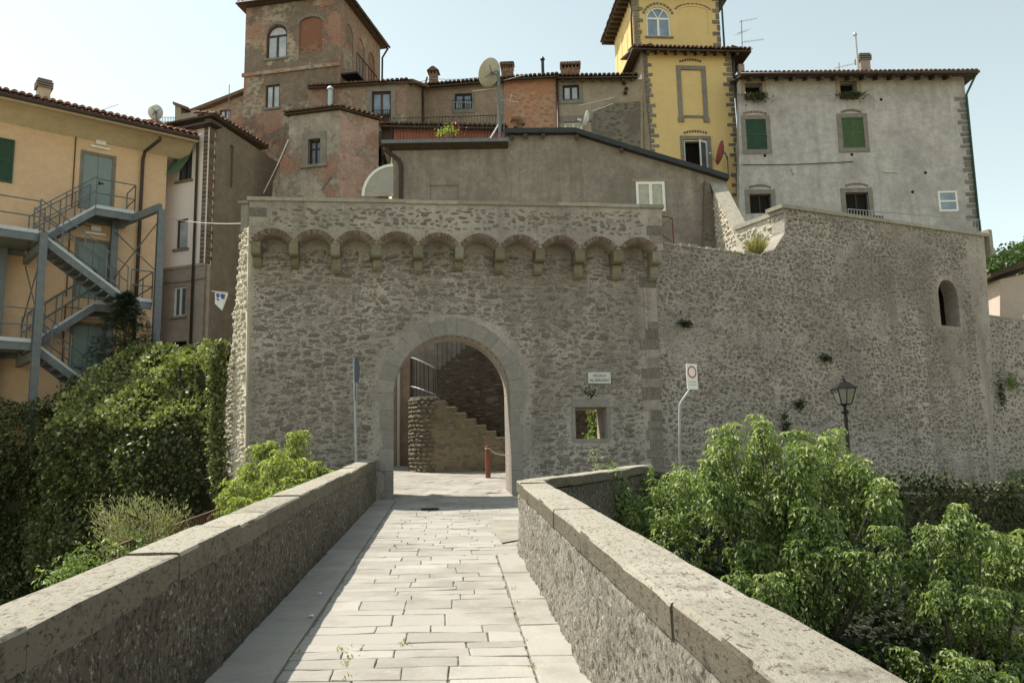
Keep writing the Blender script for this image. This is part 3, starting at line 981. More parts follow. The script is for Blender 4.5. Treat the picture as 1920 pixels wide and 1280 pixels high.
# ================================================================== gate wall
FG = Frame(0, 20.5, 0.15)
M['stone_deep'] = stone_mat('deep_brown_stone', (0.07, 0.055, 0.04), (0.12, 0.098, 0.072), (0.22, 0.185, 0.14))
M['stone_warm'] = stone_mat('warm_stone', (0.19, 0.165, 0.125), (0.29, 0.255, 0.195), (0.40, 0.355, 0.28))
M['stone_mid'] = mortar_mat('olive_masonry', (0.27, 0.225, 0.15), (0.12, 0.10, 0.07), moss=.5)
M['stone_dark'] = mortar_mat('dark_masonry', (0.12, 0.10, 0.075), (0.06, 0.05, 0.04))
protos = stone_protos(22, M['stone'], 5)
OV = 0.50                                         # how far the machicolated top stands out
sL, _ = FG.px(466, 700); sR, _ = FG.px(1238, 700)
zTop = FG.px(850, 378, OV)[1]
gate = thing('gate_wall', 'tall rubble stone gate wall with an arched passage and a row of brick arches under its top', 'gate wall', FG.pt((sL + sR) / 2, 1.1))
g0, _, g1, gtop = FG.rect(738, 628, 957, 930)
zbase = 0.5
door = arch_pts(g0, g1, zbase, gtop, n=24)
w0, wz0, w1, wz1 = FG.rect(1079, 763, 1138, 822)
win = box_pts(w0, wz0, w1, wz1)
GT = 1.0
low = [(sL, -6.5), (g0, -6.5), (g0, zbase)] + [(s, z) for s, z in door[2:]][::-1][:0]
outer = [(sL, -6.5), (sR, -6.5), (sR, zTop - .1), (sL, zTop - .1)]
mbw = wall_mb(FG, outer, [door, win], 0.0, GT, [GT, GT], back=True)
mbw.build('masonry', M['gate_mortar'], gate)

# projecting head with scalloped underside
arches = [510, 590, 667, 745, 823, 900, 976, 1051, 1125, 1195]
cU = [472] + [(a + b) / 2 for a, b in zip(arches, arches[1:])] + [1232]
uL, uR = 468, 1240
tl, tr = FG.px(uL, 376, OV), FG.px(uR, 390, OV)
def vspr(u): return 452 + (u - 510) * 17 / 690.0      # springing of the little arches in the photograph
bot = []
cor = []
for i, c in enumerate(arches):
    a0, a1 = cU[i] + (9 if i else 6), cU[i + 1] - (9 if i < 9 else 6)
    p0, p1 = FG.px(a0, vspr(c), OV), FG.px(a1, vspr(c), OV)
    rise = FG.px(c, vspr(c) - 15, OV)[1] - FG.px(c, vspr(c), OV)[1]
    n = 10
    seg = []
    for k in range(n + 1):
        x = p0[0] + (p1[0] - p0[0]) * k / n
        t = (k / n) * 2 - 1
        seg.append((x, (p0[1] + p1[1]) / 2 + rise * (1 - abs(t) ** 2.2)))
    bot.append((p0, p1, rise, seg))
poly = [tl, (tl[0], bot[0][3][0][1])]
for p0, p1, rise, seg in bot: poly += seg
poly += [(tr[0], bot[-1][3][-1][1]), tr]
poly = poly[::-1]
head = wall_mb(FG, poly, [], OV, OV - 0.004)
head.build('parapet_head', M['gate_mortar'], gate)
# brick rings
bw = 0.105
bme = []
for k in range(5):
    mb = MB().box((0, 0, 0), 0.062, 0.05, bw)
    me = make_mesh('brick', mb.v, mb.f, M['brick'], None, False, None, [[.1, .35, .5, .7, .95][k]] * 8)
    bme.append(me)
rb_ = random.Random(4)
pl = WL[gate.name]
ezn = Matrix(((FG.e.x, -FG.n.x, 0), (FG.e.y, -FG.n.y, 0), (0, 0, 1)))
for p0, p1, rise, seg in bot:
    L = sum(math.dist(a, b) for a, b in zip(seg, seg[1:])) + .12
    n = int(L / 0.073)
    mid = (p0[0] + p1[0]) / 2; hw = (p1[0] - p0[0]) / 2
    for k in range(n):
        t = ((k + .5) / n) * 2 - 1
        t *= 1.06
        x = mid + hw * t; z = (p0[1] + p1[1]) / 2 + rise * (1 - min(1.25, abs(t) ** 2.2))
        sl = -rise * 2.2 * abs(t) ** 1.2 * (1 if t > 0 else -1) / hw
        rot = Matrix.Rotation(-math.atan(sl) * 1.0, 3, 'Y')
        nx, nz = -math.sin(math.atan(sl)), math.cos(math.atan(sl))
        p = FG.pt(x + nx * (bw / 2 + .004), z + nz * (bw / 2 + .004), OV + .004 + rb_.uniform(-.006, .008))
        copy_part(bpy.data.objects.new('brick', bme[rb_.randrange(5)]), gate, Matrix.Translation(p - pl) @ (ezn @ rot).to_4x4())
# corbels: upper and lower stone
def corbel_block(s, z0, z1, w, d0, d1, name, rnd):
    mb = MB(); mb.tone = rb_.random()
    prof = [(d0, z0), (d1 - rnd, z0), (d1 - rnd * .3, z0 + rnd * .45), (d1, z0 + rnd), (d1, z1), (d0, z1)]
    pts = [FG.pt(s - w / 2, z, d) for d, z in prof]
    mb.prism(pts, FG.e * w)
    return mb.build(name, M['corbel'], gate, tone=True)
for i, u in enumerate(cU):
    vs = vspr(min(max(u, 510), 1195))
    w = rb_.uniform(.19, .23)
    s, zt = FG.px(u, vs + 4, OV)
    z1 = FG.px(u, vs + 24, OV)[1]
    z2 = FG.px(u, vs + rb_.uniform(44, 58), .2)[1]
    if i == 0: s = FG.px(471, vs, OV)[0] + w / 2
    if i == len(cU) - 1: s = FG.px(1240, vs, OV)[0] - w / 2
    corbel_block(s, z1, zt + .05, w + rb_.uniform(0, .02), -.05, OV - .01, 'corbel', .05)
    corbel_block(s + rb_.uniform(-.02, .02), z2, z1 - .006, w * .92, -.05, .22 + rb_.uniform(-.02, .03), 'corbel', .14)
# coping slabs along the top
L = tr[0] - tl[0]; s = -0.06; rc = random.Random(5)
while s < L + .05:
    s2 = min(L + .06, s + rc.uniform(.9, 1.5))
    if L - s2 < .4: s2 = L + .06
    za = tl[1] + (tr[1] - tl[1]) * (s / L); zb = tl[1] + (tr[1] - tl[1]) * (s2 / L)
    mb = MB(); mb.tone = rc.random()
    a, b = tl[0] + s + .004, tl[0] + s2 - .004
    lift = rc.uniform(-.008, .008)
    pr = [FG.pt(a, za - .01 + lift, OV + .06), FG.pt(b, zb - .01 + lift, OV + .06), FG.pt(b, zb + .08 + lift, OV + .05), FG.pt(a, za + .08 + lift, OV + .05)]
    mb.prism(pr, -FG.n * .62)
    mb.build('coping_slab', M['coping'], gate, tone=True)
    s = s2
# arch stones and jambs of the passage
rv = random.Random(8)
cx, R0 = (g0 + g1) / 2, (g1 - g0) / 2
zs = gtop - R0
def vous(p4, proud, name='arch_stone', mat='dressed'):
    mb = MB(); mb.tone = min(1, max(0, rv.gauss(.5, .3)))
    cs = [FG.pt(s, z, proud) for s, z in p4]
    c = sum(cs, Vector()) / len(cs)
    cs = [p + (c - p).normalized() * .003 for p in cs]
    fr = [p + (c - p).normalized() * .014 + FG.n * .006 for p in cs]
    n = len(cs)
    bk = [p - FG.n * .35 for p in cs]
    vs = bk + cs + fr
    fs = []
    for i in range(n):
        j = (i + 1) % n
        fs += [(i, j, n + j, n + i), (n + i, n + j, 2 * n + j, 2 * n + i)]
    fs.append(tuple(range(2 * n, 3 * n)))
    mb.add(vs, fs)
    mb.build(name, M[mat], gate, tone=True)
NV = 15
cuts = [math.pi * k / NV + (rv.uniform(-.03, .03) if 0 < k < NV else 0) for k in range(NV + 1)]
for a, b in zip(cuts, cuts[1:]):
    ro = R0 + rv.uniform(.34, .43)
    ri = R0 - .004
    arc = lambda r, t: (cx + r * math.cos(t), zs + r * math.sin(t))
    vous([arc(ri, a), arc(ro, a), arc(ro + .02, (a + b) / 2), arc(ro, b), arc(ri, b), arc(ri, (a + b) / 2)], .004 + rv.uniform(0, .006))
for side in (-1, 1):
    z = .75
    while z < zs - .05:
        z2 = min(zs, z + rv.uniform(.38, .75))
        if zs - z2 < .25: z2 = zs
        wd = rv.uniform(.20, .36)
        a, b = (g0 - wd, g0 + .003) if side < 0 else (g1 - .003, g1 + wd)
        vous([(a, z), (b, z), (b, z2), (a, z2)], .004 + rv.uniform(0, .006), 'jamb_stone')
        z = z2
# little window: lintel, jambs, sill
for nm, (a, b, c, d) in (('lintel', (1072, 749, 1142, 763)), ('jamb_stone', (1072, 764, 1079, 822)), ('jamb_stone', (1138, 764, 1144, 822)), ('sill', (1074, 822, 1142, 829))):
    q = FG.rect(a, b, c, d)
    vous([(q[0], q[1]), (q[2], q[1]), (q[2], q[3]), (q[0], q[3])], .02, nm)
# corner stones down the right edge
z = 1.0
while z < zTop - 1.9:
    z2 = z + rv.uniform(.16, .30)
    w = rv.uniform(.25, .5)
    if rv.random() < .8: vous([(sR - w, z), (sR - .004, z), (sR - .004, z2), (sR - w, z2)], .006 + rv.uniform(0, .012), 'corner_stone', 'stone')
    z = z2
for p in (0,):
    z = bot[0][0][1] + .15
    while z < tl[1] - .2:
        z2 = z + rv.uniform(.16, .26)
        w = rv.uniform(.25, .45)
        mbq = MB(); mbq.tone = rv.random()
        mbq.fbox(FG, tl[0] + .004, z + .005, tl[0] + w, z2 - .005, OV - .2, OV + .014); mbq.build('corner_stone', M['stone'], gate, tone=True)
        w = rv.uniform(.25, .45)
        mbq = MB(); mbq.tone = rv.random()
        mbq.fbox(FG, tr[0] - w, z + .005, tr[0] - .004, z2 - .005, OV - .2, OV + .014); mbq.build('corner_stone', M['stone'], gate, tone=True)
        z = z2
# rubble on the face
hold = [arch_pts(g0 - .44, g1 + .44, -1, gtop + .46, n=20), box_pts(*FG.rect(1071, 748, 1145, 830)), box_pts(sR - .4, .9, sR + 1, zTop - 1.9)]
zc = FG.px(850, 462, OV)[1]
st1 = lay_rubble(sL, -1.6, sR, zc - .02, mask([(sL + .02, -1.6), (sR - .02, -1.6), (sR - .02, zc), (sL + .02, zc)], hold), (.065, .17), (.09, .36), .95, 31, .88)
st1b = lay_rubble(sL, -1.2, sR, zc - .02, mask([(sL + .02, -1.6), (sR - .02, -1.6), (sR - .02, zc), (sL + .02, zc)], hold), (.035, .075), (.03, .13), .62, 131, .8)
put_rubble(FG, st1b, 0.0, gate, protos, .022, M['stone'], 0, 13, rest='small_rubble')
put_rubble(FG, st1, 0.0, gate, protos, .034, M['stone'], 230, 3)
zb_ = max(s[1] for _, _, _, sg in bot for s in sg) + bw + .03
st2 = lay_rubble(tl[0], zb_, tr[0], tl[1] - .12, mask([(tl[0] + .4, zb_), (tr[0] - .4, zb_), (tr[0] - .4, tr[1] - .1), (tl[0] + .4, tl[1] - .1)]), (.06, .14), (.08, .30), .93, 32, .80)
put_rubble(FG, st2, OV, gate, protos, .030, M['stone'], 70, 4)

# ================================================================== sunlit flank of the gate
e2 = Vector((-1.0, 1.75, 0)).normalized()
pc = FG.pt(sL, 0)
FF = Frame.__new__(Frame)
FF.o = pc; FF.e = -e2; FF.n = Vector((-e2.y, e2.x, 0))
if FF.n.y > 0: FF.n = -FF.n
flank = thing('buttress', 'sunlit rubble flank standing on the left corner of the gate wall', 'buttress', FF.pt(-.5, 0))
fp = FF.poly([(466, 424), (453, 441), (436, 640), (408, 900), (404, 1010), (466, 1010)])
fp = [(min(s, 0.0), z) for s, z in fp]
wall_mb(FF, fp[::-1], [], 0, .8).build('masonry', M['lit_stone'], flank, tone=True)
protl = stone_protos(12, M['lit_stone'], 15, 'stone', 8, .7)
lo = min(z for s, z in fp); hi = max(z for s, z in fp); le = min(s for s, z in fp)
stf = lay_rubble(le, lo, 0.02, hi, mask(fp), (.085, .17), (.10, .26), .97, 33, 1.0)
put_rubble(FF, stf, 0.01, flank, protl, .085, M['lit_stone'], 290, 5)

# ================================================================== high wall to the right
q = FG.pt(sR, 0) - FG.n * .10
FR = Frame(q.x, q.y, 0.55)
hw = thing('rampart_wall', 'high grey rubble wall running right from the gate, with one small arched opening', 'wall', FR.pt(4.5, .5))
s0, _ = FR.px(1236, 700)
top = FR.poly([(1236, 457), (1300, 463), (1360, 471), (1440, 483), (1455, 462), (1471, 437), (1471, 390), (1650, 414), (1845, 443), (1848, 480), (1853, 560), (1857, 620), (1862, 760), (1866, 1000)])
end = top[-1]
top[0] = (s0 - .35, top[0][1]); s0 -= .35
outl = [(s0, -2)] + top[::1] + [(end[0], -2)]
a0, az0, a1, az1 = FR.rect(1761, 525, 1797, 611)
awin = arch_pts(a0, a1, az0, az1, n=12)
wall_mb(FR, outl[::-1], [awin], 0, .5, [.5], back=True).build('masonry', M['wall_mortar'], hw)
mb = MB(); mb.fbox(FR, a0 - .5, az0 - .3, a1 + .6, az1 + .5, -1.6, -1.3); mb.build('passage_dark_back', M['stone_dark'], hw)  # dark boxing added so the arched opening looks unlit
mb = MB(); mb.fbox(FR, a0 - .5, az1 + .1, a1 + .6, az1 + .3, -1.3, -.5); mb.fbox(FR, a0 - .7, az0 - .3, a0 - .5, az1 + .3, -1.6, -.5); mb.fbox(FR, a1 + .6, az0 - .3, a1 + .8, az1 + .3, -1.6, -.5); mb.build('passage_dark_lining', M['stone_dark'], hw)
inn = mask(outl, [arch_pts(a0 - .08, a1 + .08, az0 - .05, az1 + .08, n=12)])
protr = stone_protos(18, M['stone'], 25)
def dens(s, z, w, h):
    return inn(s, z, w, h) and MN.noise(Vector((s * .55, z * .7, 3.1))) > -.26 + .45 * MN.noise(Vector((s * 2.6, z * 2.6, 1)))
st3 = lay_rubble(s0, -.5, end[0], 9.5, dens, (.06, .16), (.08, .27), .93, 34, .80)
st3b = lay_rubble(s0, -.3, end[0], 9.5, inn, (.035, .075), (.03, .12), .55, 134, .8)
put_rubble(FR, st3b, 0, hw, protr, .020, M['stone'], 0, 16, rest='small_rubble')
put_rubble(FR, st3, 0, hw, protr, .034, M['stone'], 295, 6)
# coping of its upper part
rc = random.Random(15)
ca, cb = FR.px(1463, 388), FR.px(1850, 443)
s = ca[0]
while s < cb[0] - .01:
    s2 = min(cb[0], s + rc.uniform(.9, 1.6))
    if cb[0] - s2 < .4: s2 = cb[0]
    f0, f1 = (s - ca[0]) / (cb[0] - ca[0]), (s2 - ca[0]) / (cb[0] - ca[0])
    z0_, z1_ = ca[1] + (cb[1] - ca[1]) * f0, ca[1] + (cb[1] - ca[1]) * f1
    mb = MB(); mb.tone = rc.uniform(.5, 1)
    mb.prism([FR.pt(s + .004, z0_ - .03, .07), FR.pt(s2 - .004, z1_ - .03, .07), FR.pt(s2 - .004, z1_ + .08, .06), FR.pt(s + .004, z0_ + .08, .06)], -FR.n * .64)
    mb.build('coping_slab', M['coping'], hw, tone=True)
    s = s2
# rounded end pier at the far end of the coping
pz = FR.px(1845, 437)[1]
mb = MB(); mb.fbox(FR, cb[0] - .02, pz - .75, cb[0] + .16, pz + .12, -.4, .10); mb.build('end_pier', M['coping'], hw, tone=True)
# uneven capstones on the lower stretch
s = s0 + .45; tq = top[:4]
while s < tq[3][0] - .1:
    w = rc.uniform(.16, .4)
    k = (s - tq[0][0]) / (tq[3][0] - tq[0][0]); z = tq[0][1] + (tq[3][1] - tq[0][1]) * k
    for a, b in zip(tq, tq[1:]):
        if a[0] <= s <= b[0]: z = a[1] + (b[1] - a[1]) * (s - a[0]) / (b[0] - a[0])
    mb = MB(); mb.tone = rc.random()
    mb.prism([FR.pt(s, z - .02, .03), FR.pt(s + w - .02, z - .03, .03), FR.pt(s + w - .03, z + rc.uniform(.03, .08), .0), FR.pt(s + .02, z + rc.uniform(.02, .08), .0)], -FR.n * .5)
    mb.build('cap_stone', M['coping'], hw, tone=True)
    s += w
# terrace return wall and its pale coping, running back from the corner
cA = FR.pt(*FR.px(1471, 392)) - FR.n * .05
def away(u, v, zz):
    r_ = ray(u, v); t = (zz - EYE) / r_.z
    return Vector((0, 0, EYE)) + r_ * t
zt = cA.z
cB = away(1378, 425, zt + .02)
tw = thing('terrace_wall', 'short sunlit rubble wall with pale coping behind the top of the rampart wall', 'wall', (cA.x, cA.y, zt - 2.2))
dv = Vector((cB.x - cA.x, cB.y - cA.y, 0)); nn = Vector((-dv.y, dv.x, 0)).normalized()
if nn.x > 0: nn = -nn
FT = Frame.__new__(Frame); FT.o = Vector((cA.x, cA.y, 0)); FT.n = nn; FT.e = Vector((nn.y * -1, nn.x, 0)); 
FT.e = Vector((-dv.x, -dv.y, 0)).normalized()
Lt = dv.length
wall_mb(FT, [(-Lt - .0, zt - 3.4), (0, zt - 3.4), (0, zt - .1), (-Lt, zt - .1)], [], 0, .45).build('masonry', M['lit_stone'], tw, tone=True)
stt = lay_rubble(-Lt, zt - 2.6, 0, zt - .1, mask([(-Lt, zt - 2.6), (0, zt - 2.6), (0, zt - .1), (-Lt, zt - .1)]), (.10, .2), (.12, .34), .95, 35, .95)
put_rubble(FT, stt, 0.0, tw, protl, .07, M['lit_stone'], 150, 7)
mb = MB(); mb.tone = 1
mb.fbox(FT, -Lt, zt - .1, .03, zt + .03, -.45, .06); mb.build('coping_slab', M['coping'], tw, tone=True)
# stair wall falling towards it
Y1 = cB.y + .4
pa, pb_ = at(1330, 345, Y1 + 2.6), at(1366, 475, Y1 - .2)
pt1, pt2 = at(1352, 345, Y1 + 2.6), at(1400, 437, Y1 + .1)
sw = thing('stair_wall', 'sloping rubble stair wall with a sunlit top beside the grey house', 'wall', (pa.x, pa.y, 2.5))
A0 = Vector((pt1.x, pt1.y, pt1.z)); B0 = Vector((pt2.x, pt2.y, pt2.z))
dh = Vector((B0.x - A0.x, B0.y - A0.y, 0)); Ls = dh.length; eh = dh / Ls; nh = Vector((-eh.y, eh.x, 0))
if nh.x > 0: nh = -nh
FS = Frame.__new__(Frame); FS.o = Vector((A0.x, A0.y, 0)) + nh * .34; FS.e = eh; FS.n = nh
op = [(0, 3.0), (Ls, 3.0), (Ls, B0.z - .04), (0, A0.z - .04)]
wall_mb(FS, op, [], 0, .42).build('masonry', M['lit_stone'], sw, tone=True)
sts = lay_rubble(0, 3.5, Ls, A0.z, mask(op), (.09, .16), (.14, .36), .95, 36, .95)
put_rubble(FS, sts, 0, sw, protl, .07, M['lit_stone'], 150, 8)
mb = MB(); mb.tone = 1
mb.prism([FS.pt(0, A0.z - .04, .05), FS.pt(Ls, B0.z - .04, .05), FS.pt(Ls, B0.z + .06, .05), FS.pt(0, A0.z + .06, .05)], -FS.n * .5); mb.build('coping_slab', M['coping'], sw, tone=True)
# lower wall continuing at the far right
pe = FR.pt(end[0] - .15, 0)
FR2 = Frame(pe.x, pe.y + .15, 0.45)
lw = thing('rampart_wall', 'lower stretch of rubble wall beyond the far right end of the high wall', 'wall', FR2.pt(2, .3))
b0, b1 = FR2.px(1858, 592), FR2.px(1960, 607)
ol = [(-.2, -2), (b1[0], -2), b1, (-.2, b0[1])]
wall_mb(FR2, ol, [], 0, .5, back=True).build('masonry', M['wall_mortar'], lw)
stl = lay_rubble(-.2, 0, b1[0], b0[1], mask(ol), (.10, .17), (.11, .24), .9, 37, .74)
put_rubble(FR2, stl, 0, lw, protr, .04, M['stone'], 200, 9)
mb = MB(); mb.tone = .5
mb.prism([FR2.pt(-.2, b0[1], .03), FR2.pt(b1[0], b1[1], .03), FR2.pt(b1[0], b1[1] + .07, 0), FR2.pt(-.2, b0[1] + .07, 0)], -FR2.n * .5); mb.build('coping_slab', M['coping'], lw, tone=True)

# ================================================================== yard behind the gate
V = [(-5.6, 20.2, deck_z(20.2) - .03), (9, 21.6, deck_z(20.2) - .03), (9, 29, deck_z(29) - .03), (-5.6, 29, deck_z(29) - .03)]
yard = structure(link_mesh('yard', make_mesh('yard', [Vector(v) - Vector((0, 24, 0)) for v in V], [(0, 1, 2, 3)], M['joint']), None, (0, 24, 0)))
ry = random.Random(77)
th = math.radians(-28)
ca_, sa_ = math.cos(th), math.sin(th)
yv = 0
row = -6.0
while row < 7:
    hr = ry.uniform(.26, .42)
    x = -6 + ry.uniform(0, .5)
    while x < 6:
        wr = ry.uniform(.5, 1.1)
        cs = [(x, row), (x + wr, row), (x + wr, row + hr), (x, row + hr)]
        pts = []
        for a, b in cs:
            X, Y = -1.3 + a * ca_ - b * sa_, 24.3 + a * sa_ + b * ca_
            pts.append(Vector((X, Y, deck_z(Y))))
        c = sum(pts, Vector()) / 4
        if -4.2 < c.x < 1.6 and 20.75 < c.y < 27.6:
            slab_part(yard, pts, .05, per=1, jit=.008)
        x += wr
    row += hr
# threshold strip under the arch
for k in range(5):
    a, b = g0 + (g1 - g0) * k / 5, g0 + (g1 - g0) * (k + 1) / 5
    P4 = [FG.pt(a, 0, .36), FG.pt(b, 0, .36), FG.pt(b, 0, -.3), FG.pt(a, 0, -.3)]
    slab_part(yard, [Vector((p.x, p.y, deck_z(p.y) + .012)) for p in P4], .06, per=2, jit=.006)

# stair round the yard: rounded lower block, landing, flights
stair = thing('stone_staircase', 'curved stone staircase seen through the gate arch, climbing round to the left', 'staircase', (-1.2, 26.5, deck_z(26)))
def yp(u, v, Y): return at(u, v, Y)
Yb = 25.6
xL, xR = yp(766, 800, Yb).x, yp(985, 800, Yb).x
zg = deck_z(Yb) - .3
zland = yp(800, 742, Yb).z
zlow = yp(905, 830, Yb).z
xs_ = yp(816, 745, Yb).x
NS = 9
# plan of the lower block: rounded left end
plan = []
for k in range(9):
    a = math.pi * (1.5 - .5 * k / 8)
    plan.append((xL + .75 + .75 * math.cos(a), Yb + .75 + .75 * math.sin(a)))
front = [p for p in plan]                                  # from front (Y=Yb) round to the left side
mb = MB()
ring = [(xs_ + .02, Yb)] + front + [(xL, Yb + 2.2), (xs_ + .02, Yb + 2.2)]
mb.prism([Vector((x, y, zg)) for x, y in ring], Vector((0, 0, zland - .07 - zg)))
mb.build('landing_block', M['stone_mid'], stair)
mb = MB(); mb.prism([Vector((x, y, zland - .07)) for x, y in [(xs_ + .05, Yb - .05)] + [(x - .04 * (1 if i > 4 else 0), y - .04) for i, (x, y) in enumerate(front)] + [(xL - .04, Yb + 2.2), (xs_ + .05, Yb + 2.2)]], Vector((0, 0, .07)))
mb.build('landing_slab', M['coping'], stair, tone=True)
for k in range(NS):
    a = xs_ + (xR - xs_) * k / NS; b = xs_ + (xR - xs_) * (k + 1) / NS
    z = zland - (zland - zlow + .25) * (k + 1) / NS
    mb = MB(); mb.obox((a + .021, Yb, zg), (b - a, 0, 0), (0, 1.2, 0), (0, 0, z - zg)); mb.build('step_block', M['stone_mid'], stair)
    mb = MB(); mb.tone = ry.random(); mb.obox((a - .01, Yb - .03, z), (b - a + .02, 0, 0), (0, 1.2, 0), (0, 0, .045)); mb.build('step', M['coping'], stair, tone=True)
protw = stone_protos(10, M['stone_warm'], 55, 'stone', 8, .7)
# stones on the rounded end
FY = Frame(0, Yb, 0)
def wrap_stones():
    rngw = random.Random(3)
    z = zg + .3
    while z < zland - .1:
        h = rngw.uniform(.08, .16)
        a0w = rngw.random()
        for k in range(7):
            a = math.pi * (1.5 - .5 * (k + a0w * .9 + rngw.random() * .5 - .2) / 7)
            c, s_ = math.cos(a), math.sin(a)
            me = protw[rngw.randrange(10)][0]
            m3 = Matrix(((-s_, -c, 0), (c, -s_, 0), (0, 0, 1))) @ Matrix.Rotation(rngw.gauss(0, .25), 3, 'X') @ Matrix.Diagonal((rngw.uniform(.14, .26), .12, h * rngw.uniform(.8, 1.15)))
            copy_part(bpy.data.objects.new('stone', me), stair, Matrix.Translation(Vector((xL + .75 + .75 * c, Yb + .75 + .75 * s_, z + h / 2)) - WL[stair.name]) @ m3.to_4x4())
        z += h
wrap_stones()
# curved railing on the landing
ztop_r = yp(765, 665, Yb).z
mb = MB()
rail = [(xs_, Yb + .02)] + [(x, y) for x, y in front] + [(xL, Yb + 1.4)]
mb.tube([Vector((x, y, ztop_r - .42 * max(0, (x - xL) / (xs_ - xL)))) for x, y in rail], .022, 6)
mb.tube([Vector((x, y, zland + .36 - .32 * max(0, (x - xL) / (xs_ - xL)))) for x, y in rail], .02, 6)
mb.build('handrail', M['grey_pole'], stair)
mb = MB()
for i, (x, y) in enumerate(rail):
    mb.tube([Vector((x, y, zland)), Vector((x, y, ztop_r - .42 * max(0, (x - xL) / (xs_ - xL))))], .010, 5)
mb.build('railing_bars', M['iron'], stair, kind='stuff')
# dark wall behind with its upper flight
Yw = 26.9
bx0 = yp(818, 700, Yw).x; bx1 = yp(1230, 700, Yw).x
zs0, zs1 = yp(822, 700, Yw).z, yp(890, 640, Yw).z
mb = MB()
NS2 = 8
xe = yp(890, 640, Yw).x
prof = [(bx0, zg)]
for k in range(NS2):
    xk = bx0 + (xe - bx0) * k / NS2; z = zs0 + (zs1 - zs0) * (k + 1) / NS2
    prof += [(xk, z), (bx0 + (xe - bx0) * (k + 1) / NS2, z)]
prof += [(bx1, zs1), (bx1, zg)]
mb.prism([Vector((x, Yw, z)) for x, z in prof], Vector((0, .5, 0)))
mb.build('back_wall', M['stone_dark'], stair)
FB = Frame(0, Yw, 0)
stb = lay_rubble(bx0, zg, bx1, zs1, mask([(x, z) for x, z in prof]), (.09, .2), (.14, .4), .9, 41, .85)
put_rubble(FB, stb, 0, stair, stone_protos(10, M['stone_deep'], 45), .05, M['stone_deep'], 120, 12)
stb = lay_rubble(xL + .7, zg + .3, xR, zland, lambda s, z, w, h: z + h < (zland - .1 if s < xs_ else zland - (zland - zlow + .25) * ((s - w - xs_) / (xR - xs_)) - .35), (.09, .2), (.14, .4), .8, 42, .8)
put_rubble(FY, stb, 0, stair, protos, .03, M['stone'], 60, 13, part='stone')
mb = MB()
for k in range(NS2 + 1):
    xk = bx0 + (xe - bx0) * k / NS2; z = zs0 + (zs1 - zs0) * min(NS2, k + 1) / NS2
    mb.tube([(xk + .03, Yw + .1, z), (xk + .03, Yw + .1, z + .9)], .008, 5)
mb.build('railing_bars', M['iron'], stair, kind='stuff')
mb = MB(); mb.tube([(bx0 + .03, Yw + .1, zs0 + 1.05), (xe + .03, Yw + .1, zs1 + .95)], .018, 6); mb.build('handrail', M['iron'], stair)
# plank door / pale plaster strip at the left of the passage
p0 = yp(700, 780, 27.6); p1 = yp(768, 780, 27.7)
mb = MB(); mb.obox((p0.x, p0.y, 1.2), (p1.x - p0.x, p1.y - p0.y, 0), (0, .2, 0), (0, 0, 4.5))
sw_ = thing('yard_wall', 'brown plastered wall strip at the far left of the yard behind the arch', 'wall', (p0.x, p0.y, 1.5))
M['brown_plaster'] = plaster('brown_plaster', (0.23, 0.165, 0.115), stain_amt=.4)
mb.build('plaster', M['brown_plaster'], sw_)
pm = p0.lerp(p1, .45)
mb = MB(); mb.tube([(pm.x + .3, pm.y - .06, 1.6), (pm.x + .3, pm.y - .06, 5.9)], .05, 8); mb.build('downpipe', M['pvc_white'], sw_)
# bollard with rope at the right
bp = yp(915, 884, 24.0)
zb0 = deck_z(24.0)
bp = away(915, 884, zb0) if False else Vector((bp.x, 24.0, zb0))
bol = thing('bollard', 'red brown wooden bollard inside the gate arch', 'bollard', bp)
hb = yp(913, 835, 24.0).z
mb = MB(); mb.lathe(bp, [(.075, 0), (.075, hb - zb0 - .03), (.06, hb - zb0 - .005), (.02, hb - zb0)], 12); mb.build('post', M['bollard'], bol)
mb = MB(); mb.lathe(bp + Vector((0, 0, hb - zb0 - .1)), [(.082, 0), (.082, .035)], 12); mb.build('collar', M['rope'], bol)
pts = []
pr_ = yp(965, 858, 24.3)
for k in range(13):
    t = k / 12
    p = Vector((bp.x, bp.y, hb - .08)).lerp(Vector((pr_.x, pr_.y, hb - .22)), t); p.z -= .42 * t * (1 - t) + .0
    pts.append(p)
MB().tube(pts, .02, 6).solo('barrier_rope', M['rope'], 'pale rope hanging from the red brown bollard to the right gate jamb', 'rope')
# vine seen through the little window, and at the jamb
vq = thing('vine', 'leafy sunlit vine hanging behind the small square window of the gate wall', 'vine', yp(1110, 815, 22.6))
vt = MB(); vt.tube([yp(1117, 840, 22.6), yp(1113, 800, 22.6), yp(1108, 765, 22.6)], .02, 6); vt.build('stem', M['bark'], vq)
P = []
for _ in range(330):
    t = R.random(); c = yp(1108 + 8 * math.sin(t * 3) - 2 * t, 825 - 62 * t, 22.6)
    P.append((c.x + R.gauss(0, .10), c.y + R.gauss(0, .1), c.z + R.gauss(0, .06)))
P = np.array(P)
foliage('foliage', [scatter_leaves(P, unit(NR.normal(size=P.shape) + np.array([-.4, -.6, 0])), .11)], M['leaf_tree'], vq)

# ================================================================== houses: helpers
def face(F, root, px, holes, mat, thick=.4, reveal=.18, d=0.0, name='wall'):
    o = F.poly(px, d)
    a = sum(o[i][0] * o[(i + 1) % len(o)][1] - o[(i + 1) % len(o)][0] * o[i][1] for i in range(len(o)))
    if a < 0: o = o[::-1]
    return wall_mb(F, o, holes, d, thick, reveal).build(name, mat, root)

